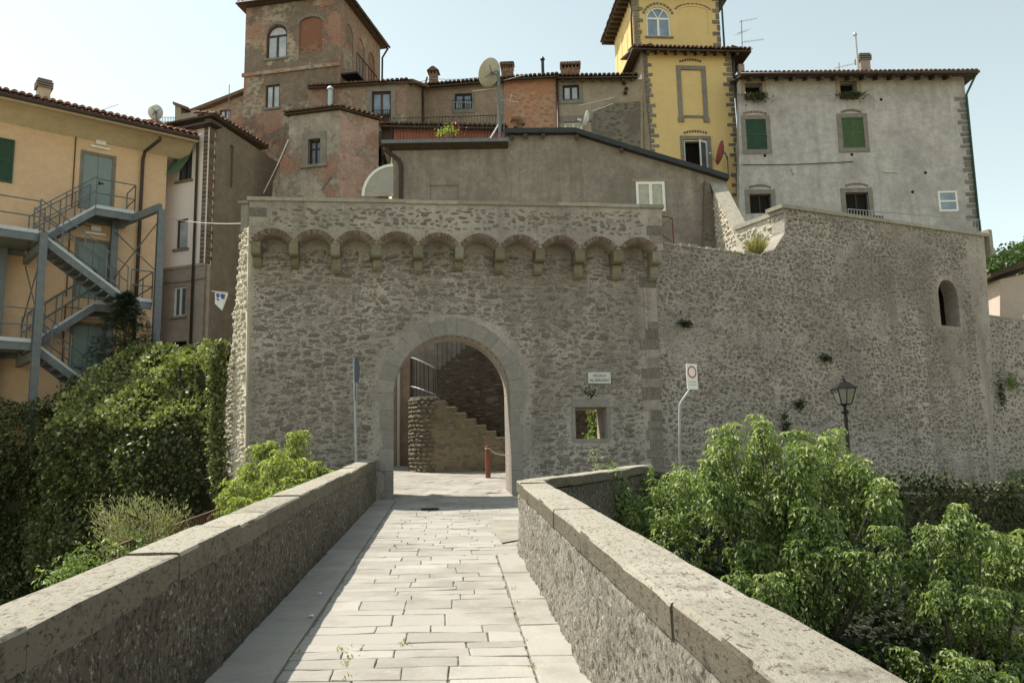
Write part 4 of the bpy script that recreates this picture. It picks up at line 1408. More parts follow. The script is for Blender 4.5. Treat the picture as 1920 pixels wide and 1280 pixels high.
def framed(F, root, r, d, mat, pane, nx=2, nz=1, bar=.07, dep=.06, rail=None, name='window', pane_name='pane', label=None, bot=None):
    s0, z0, s1, z1 = r
    mb = MB()
    mb.fbox(F, s0, z0, s0 + bar, z1, d, d + dep); mb.fbox(F, s1 - bar, z0, s1, z1, d, d + dep)
    mb.fbox(F, s0 + bar, z1 - bar, s1 - bar, z1, d, d + dep); mb.fbox(F, s0 + bar, z0, s1 - bar, z0 + bar, d, d + dep)
    xs = [s0 + bar + (s1 - s0 - 2 * bar) * i / nx for i in range(nx + 1)]
    zz = [z0 + bar + (z1 - z0 - 2 * bar) * i / nz for i in range(nz + 1)] if not rail else [z0 + bar, z0 + (z1 - z0) * rail, z1 - bar]
    for x in xs[1:-1]: mb.fbox(F, x - bar * .6, z0 + bar, x + bar * .6, z1 - bar, d, d + dep * 1.15)
    for z in zz[1:-1]: mb.fbox(F, s0 + bar, z - bar * .5, s1 - bar, z + bar * .5, d, d + dep * 1.1)
    w = mb.build(name, mat, root, label=label)
    for i in range(len(xs) - 1):
        for j in range(len(zz) - 1):
            p = MB(); p.fbox(F, xs[i] + .01, zz[j] + .01, xs[i + 1] - .01, zz[j + 1] - .01, d + .012, d + .03)
            p.build(pane_name, bot if (bot is not None and j == 0 and len(zz) > 2) else pane, w)
    return w

def arched_window(F, root, r, d, mat, pane, rail_f=.62, bar=.07, spokes=0):
    s0, z0, s1, z1 = r
    w = (s1 - s0) / 2; zs = z1 - w
    mb = MB()
    def arc(rad, n=12): return [(s0 + w + rad * math.cos(math.pi * i / n), zs + rad * math.sin(math.pi * i / n)) for i in range(n + 1)]
    A, B = arc(w), arc(w - bar)
    for (p, q, p2, q2) in zip(A, A[1:], B, B[1:]):
        mb.prism([F.pt(*p, d), F.pt(*q, d), F.pt(*q2, d), F.pt(*p2, d)], F.n * .06)
    mb.fbox(F, s0, z0, s0 + bar, zs, d, d + .06); mb.fbox(F, s1 - bar, z0, s1, zs, d, d + .06)
    mb.fbox(F, s0 + bar, z0, s1 - bar, z0 + bar, d, d + .06)
    mb.fbox(F, s0 + bar, zs - bar * .6, s1 - bar, zs + bar * .6, d, d + .07)
    mb.fbox(F, s0 + w - bar * .7, z0 + bar, s0 + w + bar * .7, zs - bar * .6, d, d + .068)
    for k in range(spokes):
        a = math.pi * (k + 1) / (spokes + 1)
        mb.bar(F.pt(s0 + w, zs, d + .03), F.pt(s0 + w + (w - bar / 2) * math.cos(a), zs + (w - bar / 2) * math.sin(a), d + .03), .045)
    o = mb.build('window', mat, root)
    for a, b in ((s0 + bar, s0 + w - bar * .7), (s0 + w + bar * .7, s1 - bar)):
        p = MB(); p.fbox(F, a, z0 + bar, b, zs - bar * .6, d + .01, d + .03); p.build('pane', pane, o)
    p = MB(); p.prism([F.pt(x, z, d + .01) for x, z in B] , F.n * .02); p.build('pane', pane, o)
    return o

def backing(F, root, r, d, mat=None, name='interior_shade'):  # default dark sheet stands in for the shade of the room
    s0, z0, s1, z1 = r
    mb = MB(); mb.fbox(F, s0 - .03, z0 - .03, s1 + .03, z1 + .03, d - .06, d); return mb.build(name, mat or M['dark'], root)

def surround(F, root, r, w=.16, proud=.03, mat=None, top=None, bottom=None, name='stone_surround'):
    s0, z0, s1, z1 = r
    mb = MB(); t = top if top is not None else w; b = bottom if bottom is not None else w
    mb.fbox(F, s0 - w, z0, s0, z1, -.05, proud); mb.fbox(F, s1, z0, s1 + w, z1, -.05, proud)
    mb.fbox(F, s0 - w, z1, s1 + w, z1 + t, -.05, proud + .004)
    if b: mb.fbox(F, s0 - w, z0 - b, s1 + w, z0, -.05, proud + .02)
    return mb.build(name, mat or M['surround'], root)

def shutters(F, root, r, d, mat, n=2, slats=18, dep=.04):
    s0, z0, s1, z1 = r
    for k in range(n):
        a, b = s0 + (s1 - s0) * k / n + .008, s0 + (s1 - s0) * (k + 1) / n - .008
        mb = MB(); f = .06
        mb.fbox(F, a, z0, a + f, z1, d, d + dep); mb.fbox(F, b - f, z0, b, z1, d, d + dep)
        for zz in (z0, (z0 + z1) / 2 - f / 2, z1 - f): mb.fbox(F, a + f, zz, b - f, zz + f, d, d + dep)
        for j in range(slats):
            z = z0 + f + (z1 - z0 - f) * (j + .1) / slats
            mb.obox(F.pt(a + f, z, d + .005), F.e * (b - a - 2 * f), -F.n * -.022 + Vector((0, 0, -.018)), Vector((0, 0, (z1 - z0) / slats * .72)))
        mb.build('shutter', mat, root)

def tiles_on(root, F, s0, s1, za, zb, over, rows, pitch, mat, pw=.20, row_len=.42, seed=1, name='roof_tiles', ends=True):
    """Barrel tiles laid from the eave backwards: eave at height za (left) to zb (right), standing out by over."""
    rng = random.Random(seed)
    V, Fc, T = [], [], []
    n = int(abs(s1 - s0) / pw)
    cp, sp_ = math.cos(pitch), math.sin(pitch)
    for r_ in range(rows):
        for i in range(n):
            s = s0 + (i + .5) * (s1 - s0) / n + rng.uniform(-.01, .01)
            z = za + (zb - za) * (s - s0) / (s1 - s0)
            l0 = r_ * (row_len - .07) + rng.uniform(-.02, .02) - .04; l1 = l0 + row_len
            t = min(1, max(0, rng.gauss(.5, .25)))
            b = len(V); rad0, rad1 = .085, .068
            for l, rad, up in ((l0, rad0, .045), (l1, rad1, .02)):
                for k in range(6):
                    a = math.pi * k / 5
                    V.append(F.pt(s + rad * math.cos(a) * 1.1, z + l * sp_ + up + rad * math.sin(a) + .01, over - l * cp)); T.append(t)
            for k in range(5): Fc.append((b + k, b + k + 1, b + 7 + k, b + 6 + k))
            if r_ == 0:
                Fc.append((b, b + 1, b + 2, b + 3, b + 4, b + 5))
                # the under tile between two covers
                c = len(V)
                for l, rad in ((l0, .085), (l1, .07)):
                    for k in range(4):
                        a = math.pi * (1 + k / 3)
                        V.append(F.pt(s + (s1 - s0) / n / 2 + rad * math.cos(a), z + l * sp_ + .085 + rad * math.sin(a), over - l * cp)); T.append(t * .7)
                for k in range(3): Fc.append((c + k, c + k + 1, c + 5 + k, c + 4 + k))
    me = make_mesh(name, V, Fc, mat, WL[root.name], True, None, T)
    o = link_mesh(name, me, root); o['kind'] = 'stuff'
    return o

def roof_deck(root, F, s0, s1, za, zb, over, depth, pitch, mat, th=.07, name='roof'):
    cp, sp_ = math.cos(pitch), math.sin(pitch)
    L = depth / cp
    a0, b0 = F.pt(s0, za, over), F.pt(s1, zb, over)
    up = -F.n * cp * L + Vector((0, 0, sp_ * L))
    mb = MB()
    mb.prism([a0, b0, b0 + up, a0 + up], Vector((0, 0, -th)) if False else Vector((0, 0, th)))
    return mb.build(name, mat, root)

def rafters(root, F, s0, s1, za, zb, over, n, pitch, w=.10, h=.13, back=.25, name='rafter'):
    for i in range(n):
        s = s0 + (s1 - s0) * (i + .5) / n
        z = za + (zb - za) * (s - s0) / (s1 - s0)
        p, q = F.pt(s, z - h / 2 - .004, over - .06), F.pt(s, z - h / 2 - .004 + (over + back) * math.tan(pitch), -back)
        MB().bar(p, q, w, h).build(name, M['timber'], root)

def pipe(root, pts, r=.045, mat='gutter', name='downpipe'):
    return MB().tube(pts, r, 8).build(name, M[mat], root, smooth=True)

def house_block(root, F, s0, s1, z0, z1, d0, depth, mat, name='rear_wall'):
    """The hidden side and rear walls, so that the house is closed from every side."""
    mb = MB()
    for a, b in (((s0, d0), (s0, d0 - depth)), ((s1, d0 - depth), (s1, d0)), ((s0, d0 - depth), (s1, d0 - depth))):
        p, q = F.pt(a[0], z0, a[1]), F.pt(b[0], z0, b[1])
        t = (q - p).normalized(); nn_ = Vector((t.y, -t.x, 0))
        mb.obox(p, q - p, nn_ * .15, Vector((0, 0, z1 - z0)))
    return mb.build(name, mat, root)

def chimney(root_, F, u, vb, vt, wpx, d, mat, style, name='chimney'):
    """Chimneys are parts of a roof: stack with its cap pieces one level deeper."""
    s, zb = F.px(u, vb, d); zt = F.px(u, vt, d)[1]
    w = abs(F.px(u + wpx / 2, vb, d)[0] - F.px(u - wpx / 2, vb, d)[0])
    H = zt - zb
    mb = MB()
    if style == 'pipe':
        mb.tube([F.pt(s, zb - .5, d), F.pt(s, zt, d)], w / 2, 10)
        o = mb.build(name, mat, root_)
        c = MB(); c.lathe(F.pt(s, zt - .02, d), [(w * .75, 0), (w * .75, .05), (w * .3, .16)], 10); c.build('cowl', mat, o)
        return o
    body = .62 if style != 'plain' else 1
    mb.fbox(F, s - w / 2, zb - 1.0, s + w / 2, zb + H * body, d - w, d)
    o = mb.build(name, mat, root_)
    if style == 'slabs':
        for k in range(4):
            z = zb + H * (.62 + .11 * k); ex = .07 if k < 3 else .03
            c = MB(); c.fbox(F, s - w / 2 - ex, z, s + w / 2 + ex, z + H * .055, d - w - ex, d + ex); c.build('cap_slab', M['surround'], o)
        c = MB(); c.fbox(F, s - w * .38, zb + H * .6, s + w * .38, zb + H * .96, d - w * .85, d - w * .15); c.build('flue', M['dark'], o)
    elif style == 'house':
        c = MB()
        for sx in (-1, 0, 1): c.fbox(F, s + sx * w * .4 - w * .1, zb + H * .62, s + sx * w * .4 + w * .1, zb + H * .78, d - w * .9, d - .02)
        c.build('cap_piers', mat, o)
        c = MB(); e_ = w * .75
        c.prism([F.pt(s - e_, zb + H * .77, d + .12), F.pt(s + e_, zb + H * .77, d + .12), F.pt(s + .05, zb + H, d + .12), F.pt(s - .05, zb + H, d + .12)], -F.n * (w + .24)); c.build('cap_roof', M['tile'], o, tone=True)
    elif style == 'row':
        c = MB()
        n_ = 5
        for k in range(n_ + 1): c.fbox(F, s - w / 2 + w * k / n_ - .03, zb + H * .6, s - w / 2 + w * k / n_ + .03, zb + H * .84, d - w * .6, d - .01)
        c.build('cap_piers', mat, o)
        c = MB()
        c.fbox(F, s - w * .48, zb + H * .62, s + w * .48, zb + H * .84, d - w * .5, d - .25); c.build('flue', M['dark'], o)
        c = MB()
        for k in range(7): 
            x = s - w * .56 + w * 1.12 * (k + .5) / 7
            c.tube([F.pt(x, zb + H * .90, d + .1), F.pt(x, zb + H * .94, d - w * .7)], .085, 6)
        c.build('cap_tiles', M['tile'], o, tone=True)
    return o

# ================================================================== peach coloured house on the left and its steel stairs
FY_ = Frame(-12.2, 30, 0.8)
M['peach'] = plaster('peach_plaster', (0.43, 0.29, 0.185), .08, (0.30, 0.21, 0.14), .35, streak=.3, bump=.004)
M['peach_soffit'] = plaster('soffit_plaster', (0.34, 0.275, 0.19), .08, stain_amt=.2)
sC = FY_.px(309, 400)[0]
peach = thing('peach_house', 'peach plastered house with blue grey fire doors behind steel stairs', 'house', FY_.pt(-3, 3.4))
zw = FY_.px(309, 293)[1]
sW = -9.5
doors = [FY_.rect(152, 290, 212, 396), FY_.rect(143, 460, 200, 545), FY_.rect(118, 575, 182, 690)]
doors[1] = (doors[0][0], doors[0][1] - 3.1, doors[0][2], doors[0][3] - 3.1)
doors[2] = (doors[0][0], doors[0][1] - 6.0, doors[0][2], doors[0][3] - 6.0)
zl = [d_[1] for d_ in doors]
shp = FY_.rect(-30, 258, 26, 340)
holes = [box_pts(*d_) for d_ in doors]
ol = [(sW, -1), (sC, -1), (sC, zw + .25), (sW, zw + .25)]
wall_mb(FY_, ol, holes, 0, .4, .12).build('wall', M['peach'], peach)
house_block(peach, FY_, sW, sC - .003, -1, zw + .2, -.02, 3.2, M['peach'])
for d_ in doors:
    o = framed(FY_, peach, d_, -.10, M['surround'], M['door_blue'], 1, 1, .05, .09, name='door_frame', pane_name='backing_panel')
    m0 = (d_[0] + d_[2]) / 2
    for a, b in ((d_[0] + .055, m0 - .006), (m0 + .006, d_[2] - .055)):
        mb = MB(); mb.fbox(FY_, a, d_[1] + .03, b, d_[3] - .055, -.07, -.03); dl = mb.build('door_leaf', M['door_blue'], peach)
    h = MB(); h.fbox(FY_, m0 + .06, d_[1] + 1.0, m0 + .2, d_[1] + 1.03, -.02, .02); h.fbox(FY_, m0 + .05, d_[1] + .95, m0 + .09, d_[1] + 1.1, -.03, -.015); h.build('handle', M['iron'], dl)
    surround(FY_, peach, d_, .07, .012, bottom=0, name='door_surround')
    mb = MB(); mb.fbox(FY_, m0 - .3, d_[3] + .22, m0 + .35, d_[3] + .29, 0, .09); mb.fbox(FY_, m0 - .12, d_[3] + .36, m0 + .2, d_[3] + .52, 0, .08); mb.build('door_lamp', M['white'], peach)
    mb = MB(); mb.tube([FY_.pt(d_[0] - .25, d_[1], .03), FY_.pt(d_[0] - .25, d_[3] + .55, .03), FY_.pt(m0 - .1, d_[3] + .50, .03)], .018, 6); mb.build('cable_pipe', M['gutter'], peach)
shutters(FY_, peach, shp, .01, M['green_shut'], 1, 24)
# eave with its sloping soffit
ov = 1.15
zE = FY_.px(200, 228, ov)[1]
sE = FY_.px(372, 268, ov)[0]
mb = MB()
prof = [(-.1, zw), (.003, zw), (ov * .55, zE + .10), (ov, zE), (ov, zE + .16), (-.1, zE + .55)]
mb.prism([FY_.pt(sW - .5, z, d) for d, z in prof], FY_.e * (sE - sW + .5))
mb.build('soffit', M['peach_soffit'], peach)
mb = MB(); mb.tube([FY_.pt(sW - .5, zE + .12, ov + .06), FY_.pt(sE, zE + .12, ov + .06)], .075, 8); mb.build('gutter', M['gutter'], peach)
pt_ = math.radians(17)
roof = roof_deck(peach, FY_, sW - .5, sE, zE + .15, zE + .15, ov, 5.2, pt_, M['tile_pink'])
tiles_on(peach, FY_, sW - .5, sE, zE + .24, zE + .24, ov + .04, 14, pt_, M['tile_pink'], .22, .42, 61)
mb = MB()
for k in range(30):
    s = sW - .4 + (sE - sW + .4) * k / 30
    mb.lathe(FY_.pt(s, zE + .35 + 5.2 * math.tan(pt_), ov - 5.15), [(.13, 0), (.12, .14), (.06, .17)], 7)
mb.build('ridge_tiles', M['tile_pink'], peach, tone=True)
chimney(roof, FY_, 82, 190, 148, 24, -1.4, M['peach_soffit'], 'slabs')
pa_ = FY_.px(300, 262, ov - .1)
pipe(peach, [FY_.pt(*FY_.px(300, 257, ov), ov), FY_.pt(*FY_.px(300, 262, ov), ov), FY_.pt(*FY_.px(272, 284, .15), .15), FY_.pt(*FY_.px(268, 300, .09), .09), FY_.pt(FY_.px(268, 300, .09)[0], 2.5, .09)], .06)

# steel stair
stl_ = thing('fire_stair', 'galvanised steel fire escape stair zigzagging up the peach house', 'fire stair', FY_.pt(-4, 3.4, 1.2))
DI, DO = 1.15, 2.35
def P3(u, v, d): return FY_.pt(*FY_.px(u, v, d), d)
def flight(p, q, inner, outer, steps, sign=1):
    """p upper end, q lower end as (s, z); inner and outer are the depths of its two stringers."""
    for dd in (inner + .03, outer - .03):
        mb = MB(); mb.bar(FY_.pt(p[0], p[1] - .10, dd), FY_.pt(q[0], q[1] - .10, dd), .05, .24); mb.build('stringer', M['galv'], stl_)
        mb = MB(); mb.bar(FY_.pt(p[0], p[1] + .045, dd), FY_.pt(q[0], q[1] + .045, dd), .06, .07); mb.build('toe_plate', M['galv_light'], stl_)
    for k in range(steps):
        f = (k + .5) / steps
        s, z = p[0] + (q[0] - p[0]) * f, p[1] + (q[1] - p[1]) * f
        mb = MB(); mb.fbox(FY_, s - .15, z - .14, s + .15, z - .10, inner + .06, outer - .06); mb.build('tread', M['galv'], stl_)
    for dd in (inner + .03, outer - .03):
        railing(FY_.pt(p[0], p[1] + .08, dd), FY_.pt(q[0], q[1] + .08, dd), 4)
def railing(a, b, n, h=1.0):
    for hh, nm in ((h, 'handrail'), (h * .5, 'middle_rail')):
        MB().tube([a + Vector((0, 0, hh)), b + Vector((0, 0, hh))], .021, 6).build(nm, M['galv'], stl_)
    for k in range(n + 1):
        p = a.lerp(b, k / n)
        MB().tube([p - Vector((0, 0, .12)), p + Vector((0, 0, h))], .021, 6).build('railing_post', M['galv'], stl_)
def landing(s0, s1, z, d0, d1, rails):
    mb = MB(); mb.fbox(FY_, s0, z - .10, s1, z - .04, d0, d1); mb.build('landing', M['galv'], stl_)
    for e0_, e1_ in ((d1 - .05, d1 + .002), (d0, d0 + .05)):
        mb = MB(); mb.fbox(FY_, s0, z - .26, s1, z - .03, e0_, e1_); mb.build('edge_beam', M['galv'], stl_)
    mb = MB(); mb.fbox(FY_, s0, z - .028, s1, z + .09, d1 - .03, d1 + .03); mb.build('toe_plate', M['galv_light'], stl_)
    for (a, b) in rails:
        railing(FY_.pt(a[0], z, a[1]), FY_.pt(b[0], z, b[1]), max(1, int(math.dist(a, b) / .95)))
sA0 = FY_.px(180, 387, DI)[0]; sA1 = FY_.px(252, 399, DI)[0]
zA = FY_.px(216, 393, DI)[1] - .03
sRc = FY_.px(297, 420, DO)[0]; sLc = FY_.px(70, 600, DO)[0]
sM1 = FY_.px(72, 436, DO)[0]; zM1 = FY_.px(60, 433, DO)[1] - .03
s2, z2 = FY_.px(238, 561, DO); sM0 = FY_.px(-14, 430, DO)[0]
zM2 = FY_.px(50, 638, DO)[1] - .03
landing(sA0, sA1, zA, .05, DI, [((sA0, DI), (sA1, DI)), ((sA1, DI), (sA1, .1))])
flight((sA0, zA), (sM1 + .05, zM1), .15, DI, 8)
landing(sM0, sM1, zM1, .1, DO, [((sM0, DO), (sM1, DO)), ((sM0, DO), (sM0, .1))])
flight((sM1 + .02, zM1), (s2, z2), DI + .1, DO, 12)
landing(s2, sRc - .1, z2, .05, DO, [((s2 + .1, DO), (sRc - .1, DO)), ((sRc - .1, DO), (sRc - .1, .1))])
sC0 = FY_.px(178, 572, DI)[0]
flight((sC0, z2), (sM1 + .05, zM2), .15, DI, 8)
landing(sM0, sM1, zM2, .1, DO, [((sM0, DO), (sM1, DO)), ((sM0, DO), (sM0, .1))])
sD, zD = FY_.px(156, 714, DO)
kD = (zD - zM2) / (sD - sM1)
flight((sM1 + .02, zM2), (sD + .7, zD + kD * .7), DI + .1, DO, 9)
landing(sC0, s2, z2, .05, DI, [])
def column(s, d, z0, z1, w=.22):
    mb = MB()
    mb.fbox(FY_, s - w / 2, z0, s + w / 2, z1, d - .10, d - .085); mb.fbox(FY_, s - w / 2, z0, s + w / 2, z1, d + .085, d + .10); mb.fbox(FY_, s - .012, z0, s + .012, z1, d - .085, d + .085)
    mb.build('column', M['galv'], stl_)
column(sLc, DO + .12, 2.0, zM1 + .0); column(sRc + .05, DO + .1, 2.0, FY_.px(297, 394, DO)[1])
sWc = FY_.px(216, 430, .3)[0]
column(sWc, .25, 2.0, zA - .1); column(FY_.px(6, 480, .3)[0], .25, 2.0, zM1 - .1)
mb = MB(); mb.bar(FY_.pt(sWc, zA - .28, .25), FY_.pt(sRc + .05, zA - .0, DO), .14, .26); mb.build('beam', M['galv'], stl_)
mb = MB(); mb.bar(FY_.pt(sLc, zM1 - .40, DO + .1), FY_.pt(sLc - .1, zM1 - .40, .1), .14, .26); mb.build('beam', M['galv'], stl_)
mb = MB(); mb.bar(FY_.pt(sLc, zM2 - .40, DO + .1), FY_.pt(sLc - .1, zM2 - .40, .1), .14, .26); mb.build('beam', M['galv'], stl_)
for (za_, zb_2) in ((zA - .5, zA - 2.2), (zA - 2.2, zA - .5)):
    MB().tube([FY_.pt(sWc, za_, .3), FY_.pt(sRc, zb_2, DO)], .022, 6).build('brace', M['galv'], stl_)
for (za_, zb_2) in ((zM1 - .6, zM1 - 2.6), (zM1 - 2.6, zM1 - .6)):
    MB().tube([FY_.pt(sLc, za_, DO), FY_.pt(sLc - .1, zb_2, .2)], .022, 6).build('brace', M['galv'], stl_)

# ================================================================== pink house
Yp = 29.85
pc_ = at(384, 500, Yp)
FP = Frame(pc_.x, pc_.y, -0.40)
M['pink'] = plaster('pink_plaster', (0.53, 0.45, 0.425), .02, (0.40, 0.34, 0.31), .12, streak=.3, bump=.003)
M['pink_low'] = plaster('brown_grey_plaster', (0.26, 0.205, 0.175), .12, stain_amt=.4, bump=.004)
pink = thing('pink_house', 'narrow pale pink house with a brown lower half beside the peach house', 'house', FP.pt(-1.5, 3))
wr = [FP.rect(334, 285, 360, 338), FP.rect(330, 411, 352, 466), FP.rect(325, 537, 348, 593), FP.rect(322, 640, 350, 672)]
zband = FP.px(350, 499)[1]
zt0, zt1 = FP.px(300, 263)[1], FP.px(384, 240)[1]
sP0 = -5.0
def hole(r): return box_pts(*r)
wall_mb(FP, [(sP0, zband), (0, zband), (0, zt1), (sP0, zt1)], [hole(wr[0]), hole(wr[1])], 0, .3, .16).build('wall', M['pink'], pink)
wall_mb(FP, [(sP0, 0), (0, 0), (0, zband - .003), (sP0, zband - .003)], [hole(wr[2]), hole(wr[3])], .012, .3, .16).build('wall', M['pink_low'], pink, label='brown grey plastered lower wall')
mb = MB(); mb.fbox(FP, sP0, zband - .07, .01, zband + .03, 0, .05); mb.build('string_course', M['pink_low'], pink)
for i, r in enumerate(wr[:3]):
    mb = MB(); mb.fbox(FP, r[0] - .08, r[1] - .09, r[2] + .08, r[1] - .003, -.1, .07); mb.build('sill', M['surround'], pink)
framed(FP, pink, wr[0], -.14, M['wood'], M['pane'], 2, 1, .06)
framed(FP, pink, wr[1], -.14, M['wood'], M['pane_pale'], 1, 1, .07)
framed(FP, pink, wr[2], -.12, M['white'], M['pane'], 2, 1, .06)
backing(FP, pink, wr[3], -.2)
# tilted roller blind of the upper window
r = wr[0]
mb = MB()
for k in range(14):
    f0, f1 = k / 14, (k + .9) / 14
    a, b = FP.pt(r[0] - .02, r[3] - .95 * f0 * (r[3] - r[1]), .03 + .62 * f0 ** 1.2), FP.pt(r[0] - .02, r[3] - .95 * f1 * (r[3] - r[1]), .03 + .62 * f1 ** 1.2)
    mb.obox(a, FP.e * (r[2] - r[0] + .04), b - a, FP.n * .015)
mb.build('roller_blind', M['green_awn'], pink)
pipe(pink, [FP.pt(*FP.px(366, 246, .3), .3), FP.pt(*FP.px(371, 262, .08), .08), FP.pt(FP.px(371, 300, .08)[0], 1.5, .08)], .05)
mb = MB(); mb.fbox(FP, sP0, zt1 - .0, .32, zt1 + .08, -.3, .32); mb.build('roof_edge', M['gutter'], pink)
# its side wall with brick corner
FPs = Frame(pc_.x, pc_.y, 2.75)
M['dirty'] = plaster('dirty_plaster', (0.16, 0.125, 0.096), .2, (0.10, 0.085, 0.07), .6, streak=.8, bump=.008)
M['brickwall'] = plaster('brick_strip', (0.20, 0.10, 0.065), .1, stain_amt=.2, peel=BRICKS, peel_amt=.8, bump=.01)
sq = FPs.px(478, 300)[0]
ztq = FPs.px(395, 222)[1]; zte = FPs.px(478, 268)[1]
wq = [FPs.rect(430, 272, 437, 352)]
oq = [(.28, 0), (sq + 2, 0), (sq + 2, zte - .3), (.28, ztq)]
wall_mb(FPs, oq, [hole(wq[0])], 0, .3, .12).build('wall', M['dirty'], pink, label='grey brown side wall')
backing(FPs, pink, wq[0], -.1, M['dirty'], 'blind_window')
zb1 = FPs.px(388, 495)[1]
nb = 34
for k in range(nb):
    z0_, z1_ = zb1 + (ztq - zb1) * k / nb, zb1 + (ztq - zb1) * (k + 1) / nb
    mb = MB(); mb.tone = R.random(); mb.fbox(FPs, .0 + .002, z0_ + .006, .28 + (.09 if k % 2 else -.02), z1_ - .006, -.25, .015 + R.uniform(0, .008)); mb.build('brick', M['brick'], pink, tone=True)
mb = MB(); mb.fbox(FPs, .002, 0, .28, zb1, -.25, .004); mb.build('wall', M['dirty'], pink)
# verge roof falling to the right
mb = MB(); mb.prism([FPs.pt(-.1, ztq + .05, .18), FPs.pt(sq + .6, zte - .05, .18), FPs.pt(sq + .6, zte + .02, .18), FPs.pt(-.1, ztq + .12, .18)], -FPs.n * 3.4); mb.build('roof', M['timber'], pink)
FV = Frame.__new__(Frame); FV.o = FPs.o; FV.e = FPs.e; FV.n = FPs.n
tiles_on(pink, FPs, -.1, sq + .6, ztq + .10, zte + .0, .20, 3, math.radians(12), M['tile'], .2, .42, 62)
# small roof structures behind: terrace wall, brick box, mesh fence
FB_ = Frame(at(330, 230, 35).x, 35, -.15)
M['block'] = plaster('terrace_block', (0.24, 0.20, 0.16), .15, stain_amt=.5)
bkh = thing('terrace_house', 'small brown house with a roof terrace behind the pink house', 'house', FB_.pt(0, 3))
face(FB_, bkh, [(250, 228), (294, 222), (294, 300), (250, 300)], [], M['brickwall'], 3)
face(FB_, bkh, [(328, 196), (339, 196), (339, 300), (328, 300)], [], M['block'], .6, name='chimney_pier')
face(FB_, bkh, [(338, 214), (396, 205), (396, 300), (338, 300)], [], M['block'], 2.5, name='parapet')
mb = MB(); a, b = FB_.px(326, 197), FB_.px(346, 203); mb.prism([FB_.pt(a[0], a[1], .1), FB_.pt(b[0] + .2, b[1] - .1, .1), FB_.pt(b[0] + .2, b[1], .1), FB_.pt(a[0], a[1] + .12, .1)], -FB_.n * .9); mb.build('pier_cap', M['tile'], bkh, tone=True)
mb = MB()
for k in range(12):
    u = 296 + 32 * k / 11
    a, b = FB_.px(u, 243), FB_.px(u, 219); mb.tube([FB_.pt(*a), FB_.pt(*b)], .012, 4)
for v in (220, 228, 236):
    a, b = FB_.px(296, v), FB_.px(328, v + .5); mb.tube([FB_.pt(*a), FB_.pt(*b)], .012, 4)
mb.build('mesh_fence', M['galv'], bkh, kind='stuff')
FK = Frame(at(440, 230, 38).x, 38, -.1)
face(FK, bkh, [(356, 206), (430, 178), (470, 168), (470, 330), (356, 330)], [hole(FK.rect(412, 206, 432, 226))], M['brickwall'], 1, .12)
framed(FK, bkh, FK.rect(412, 206, 432, 226), -.1, M['wood'], M['pane_pale'], 2, 1, .06)
mb = MB(); a, b, c = FK.px(352, 212, .3), FK.px(430, 182, .3), FK.px(470, 166, .3)
mb.prism([FK.pt(*a, .3), FK.pt(*b, .3), FK.pt(*c, .3), FK.pt(c[0], c[1] + .16, .3), FK.pt(b[0], b[1] + .16, .3), FK.pt(a[0], a[1] + .16, .3)], -FK.n * 3); mb.build('roof', M['tile'], bkh, tone=True)

# ================================================================== old tower on the left
ct = at(637, 200, 36)
FL = Frame(ct.x, ct.y, -.20)          # its front, ending at s = 0
FRt = Frame(ct.x, ct.y, 4.6)          # its right side
M['tower'] = plaster('tower_plaster', (0.17, 0.128, 0.096), .24, (0.075, 0.06, 0.048), .6, peel=BRICKS, peel_amt=.52, bump=.014, streak=.6)
M['tower_side'] = plaster('tower_side_plaster', (0.215, 0.145, 0.105), .22, (0.14, 0.11, 0.09), .4, peel=BRICKS, peel_amt=.45, bump=.010, streak=.6)
M['infill'] = plaster('brick_infill', (0.27, 0.10, 0.055), .2, (0.15, 0.07, 0.05), .3, peel=((0.27, 0.095, 0.05), (0.22, 0.08, 0.045), (0.25, 0.16, 0.11), (0.2, 0.09, 0.06)), peel_amt=.75, bump=.006)
tower = thing('brick_tower', 'tall weathered brick tower house with an arched window and a bricked up arch', 'tower', FL.pt(-2, 3))
ztw = FL.px(637, -8)[1]
wA = FL.rect(499, 46, 538, 109); wB = FL.rect(561, 32, 604, 101); wC = FL.rect(498, 159, 524, 202)
sT = FL.px(458, 130)[0]
wall_mb(FL, [(sT, -1), (0, -1), (0, ztw), (sT, ztw)], [arch_pts(*[wA[i] for i in (0, 2, 1, 3)]), arch_pts(*[wB[i] for i in (0, 2, 1, 3)], rise=.3), hole(wC)], 0, .35, [.2, .10, .15]).build('wall', M['tower'], tower)
arched_window(FL, tower, (wA[0] + .02, wA[1], wA[2] - .02, wA[3] - .02), -.18, M['wood'], M['pane_pale'])
backing(FL, tower, wB, -.06, M['infill'], 'brick_infill')
framed(FL, tower, wC, -.13, M['wood'], M['pane_pale'], 2, 1, .06)
mb = MB(); mb.fbox(FL, wA[0] - .06, wA[1] - .1, wA[2] + .06, wA[1] - .003, -.1, .07); mb.build('sill', M['surround'], tower)
mb = MB(); mb.fbox(FL, wC[0] - .06, wC[1] - .1, wC[2] + .06, wC[1] - .003, -.1, .07); mb.build('sill', M['surround'], tower)
z1s = FL.px(550, 131)[1]
mb = MB(); mb.fbox(FL, sT - .08, z1s - .09, .0, z1s + .08, 0, .09); mb.build('string_course', M['brickwall'], tower)
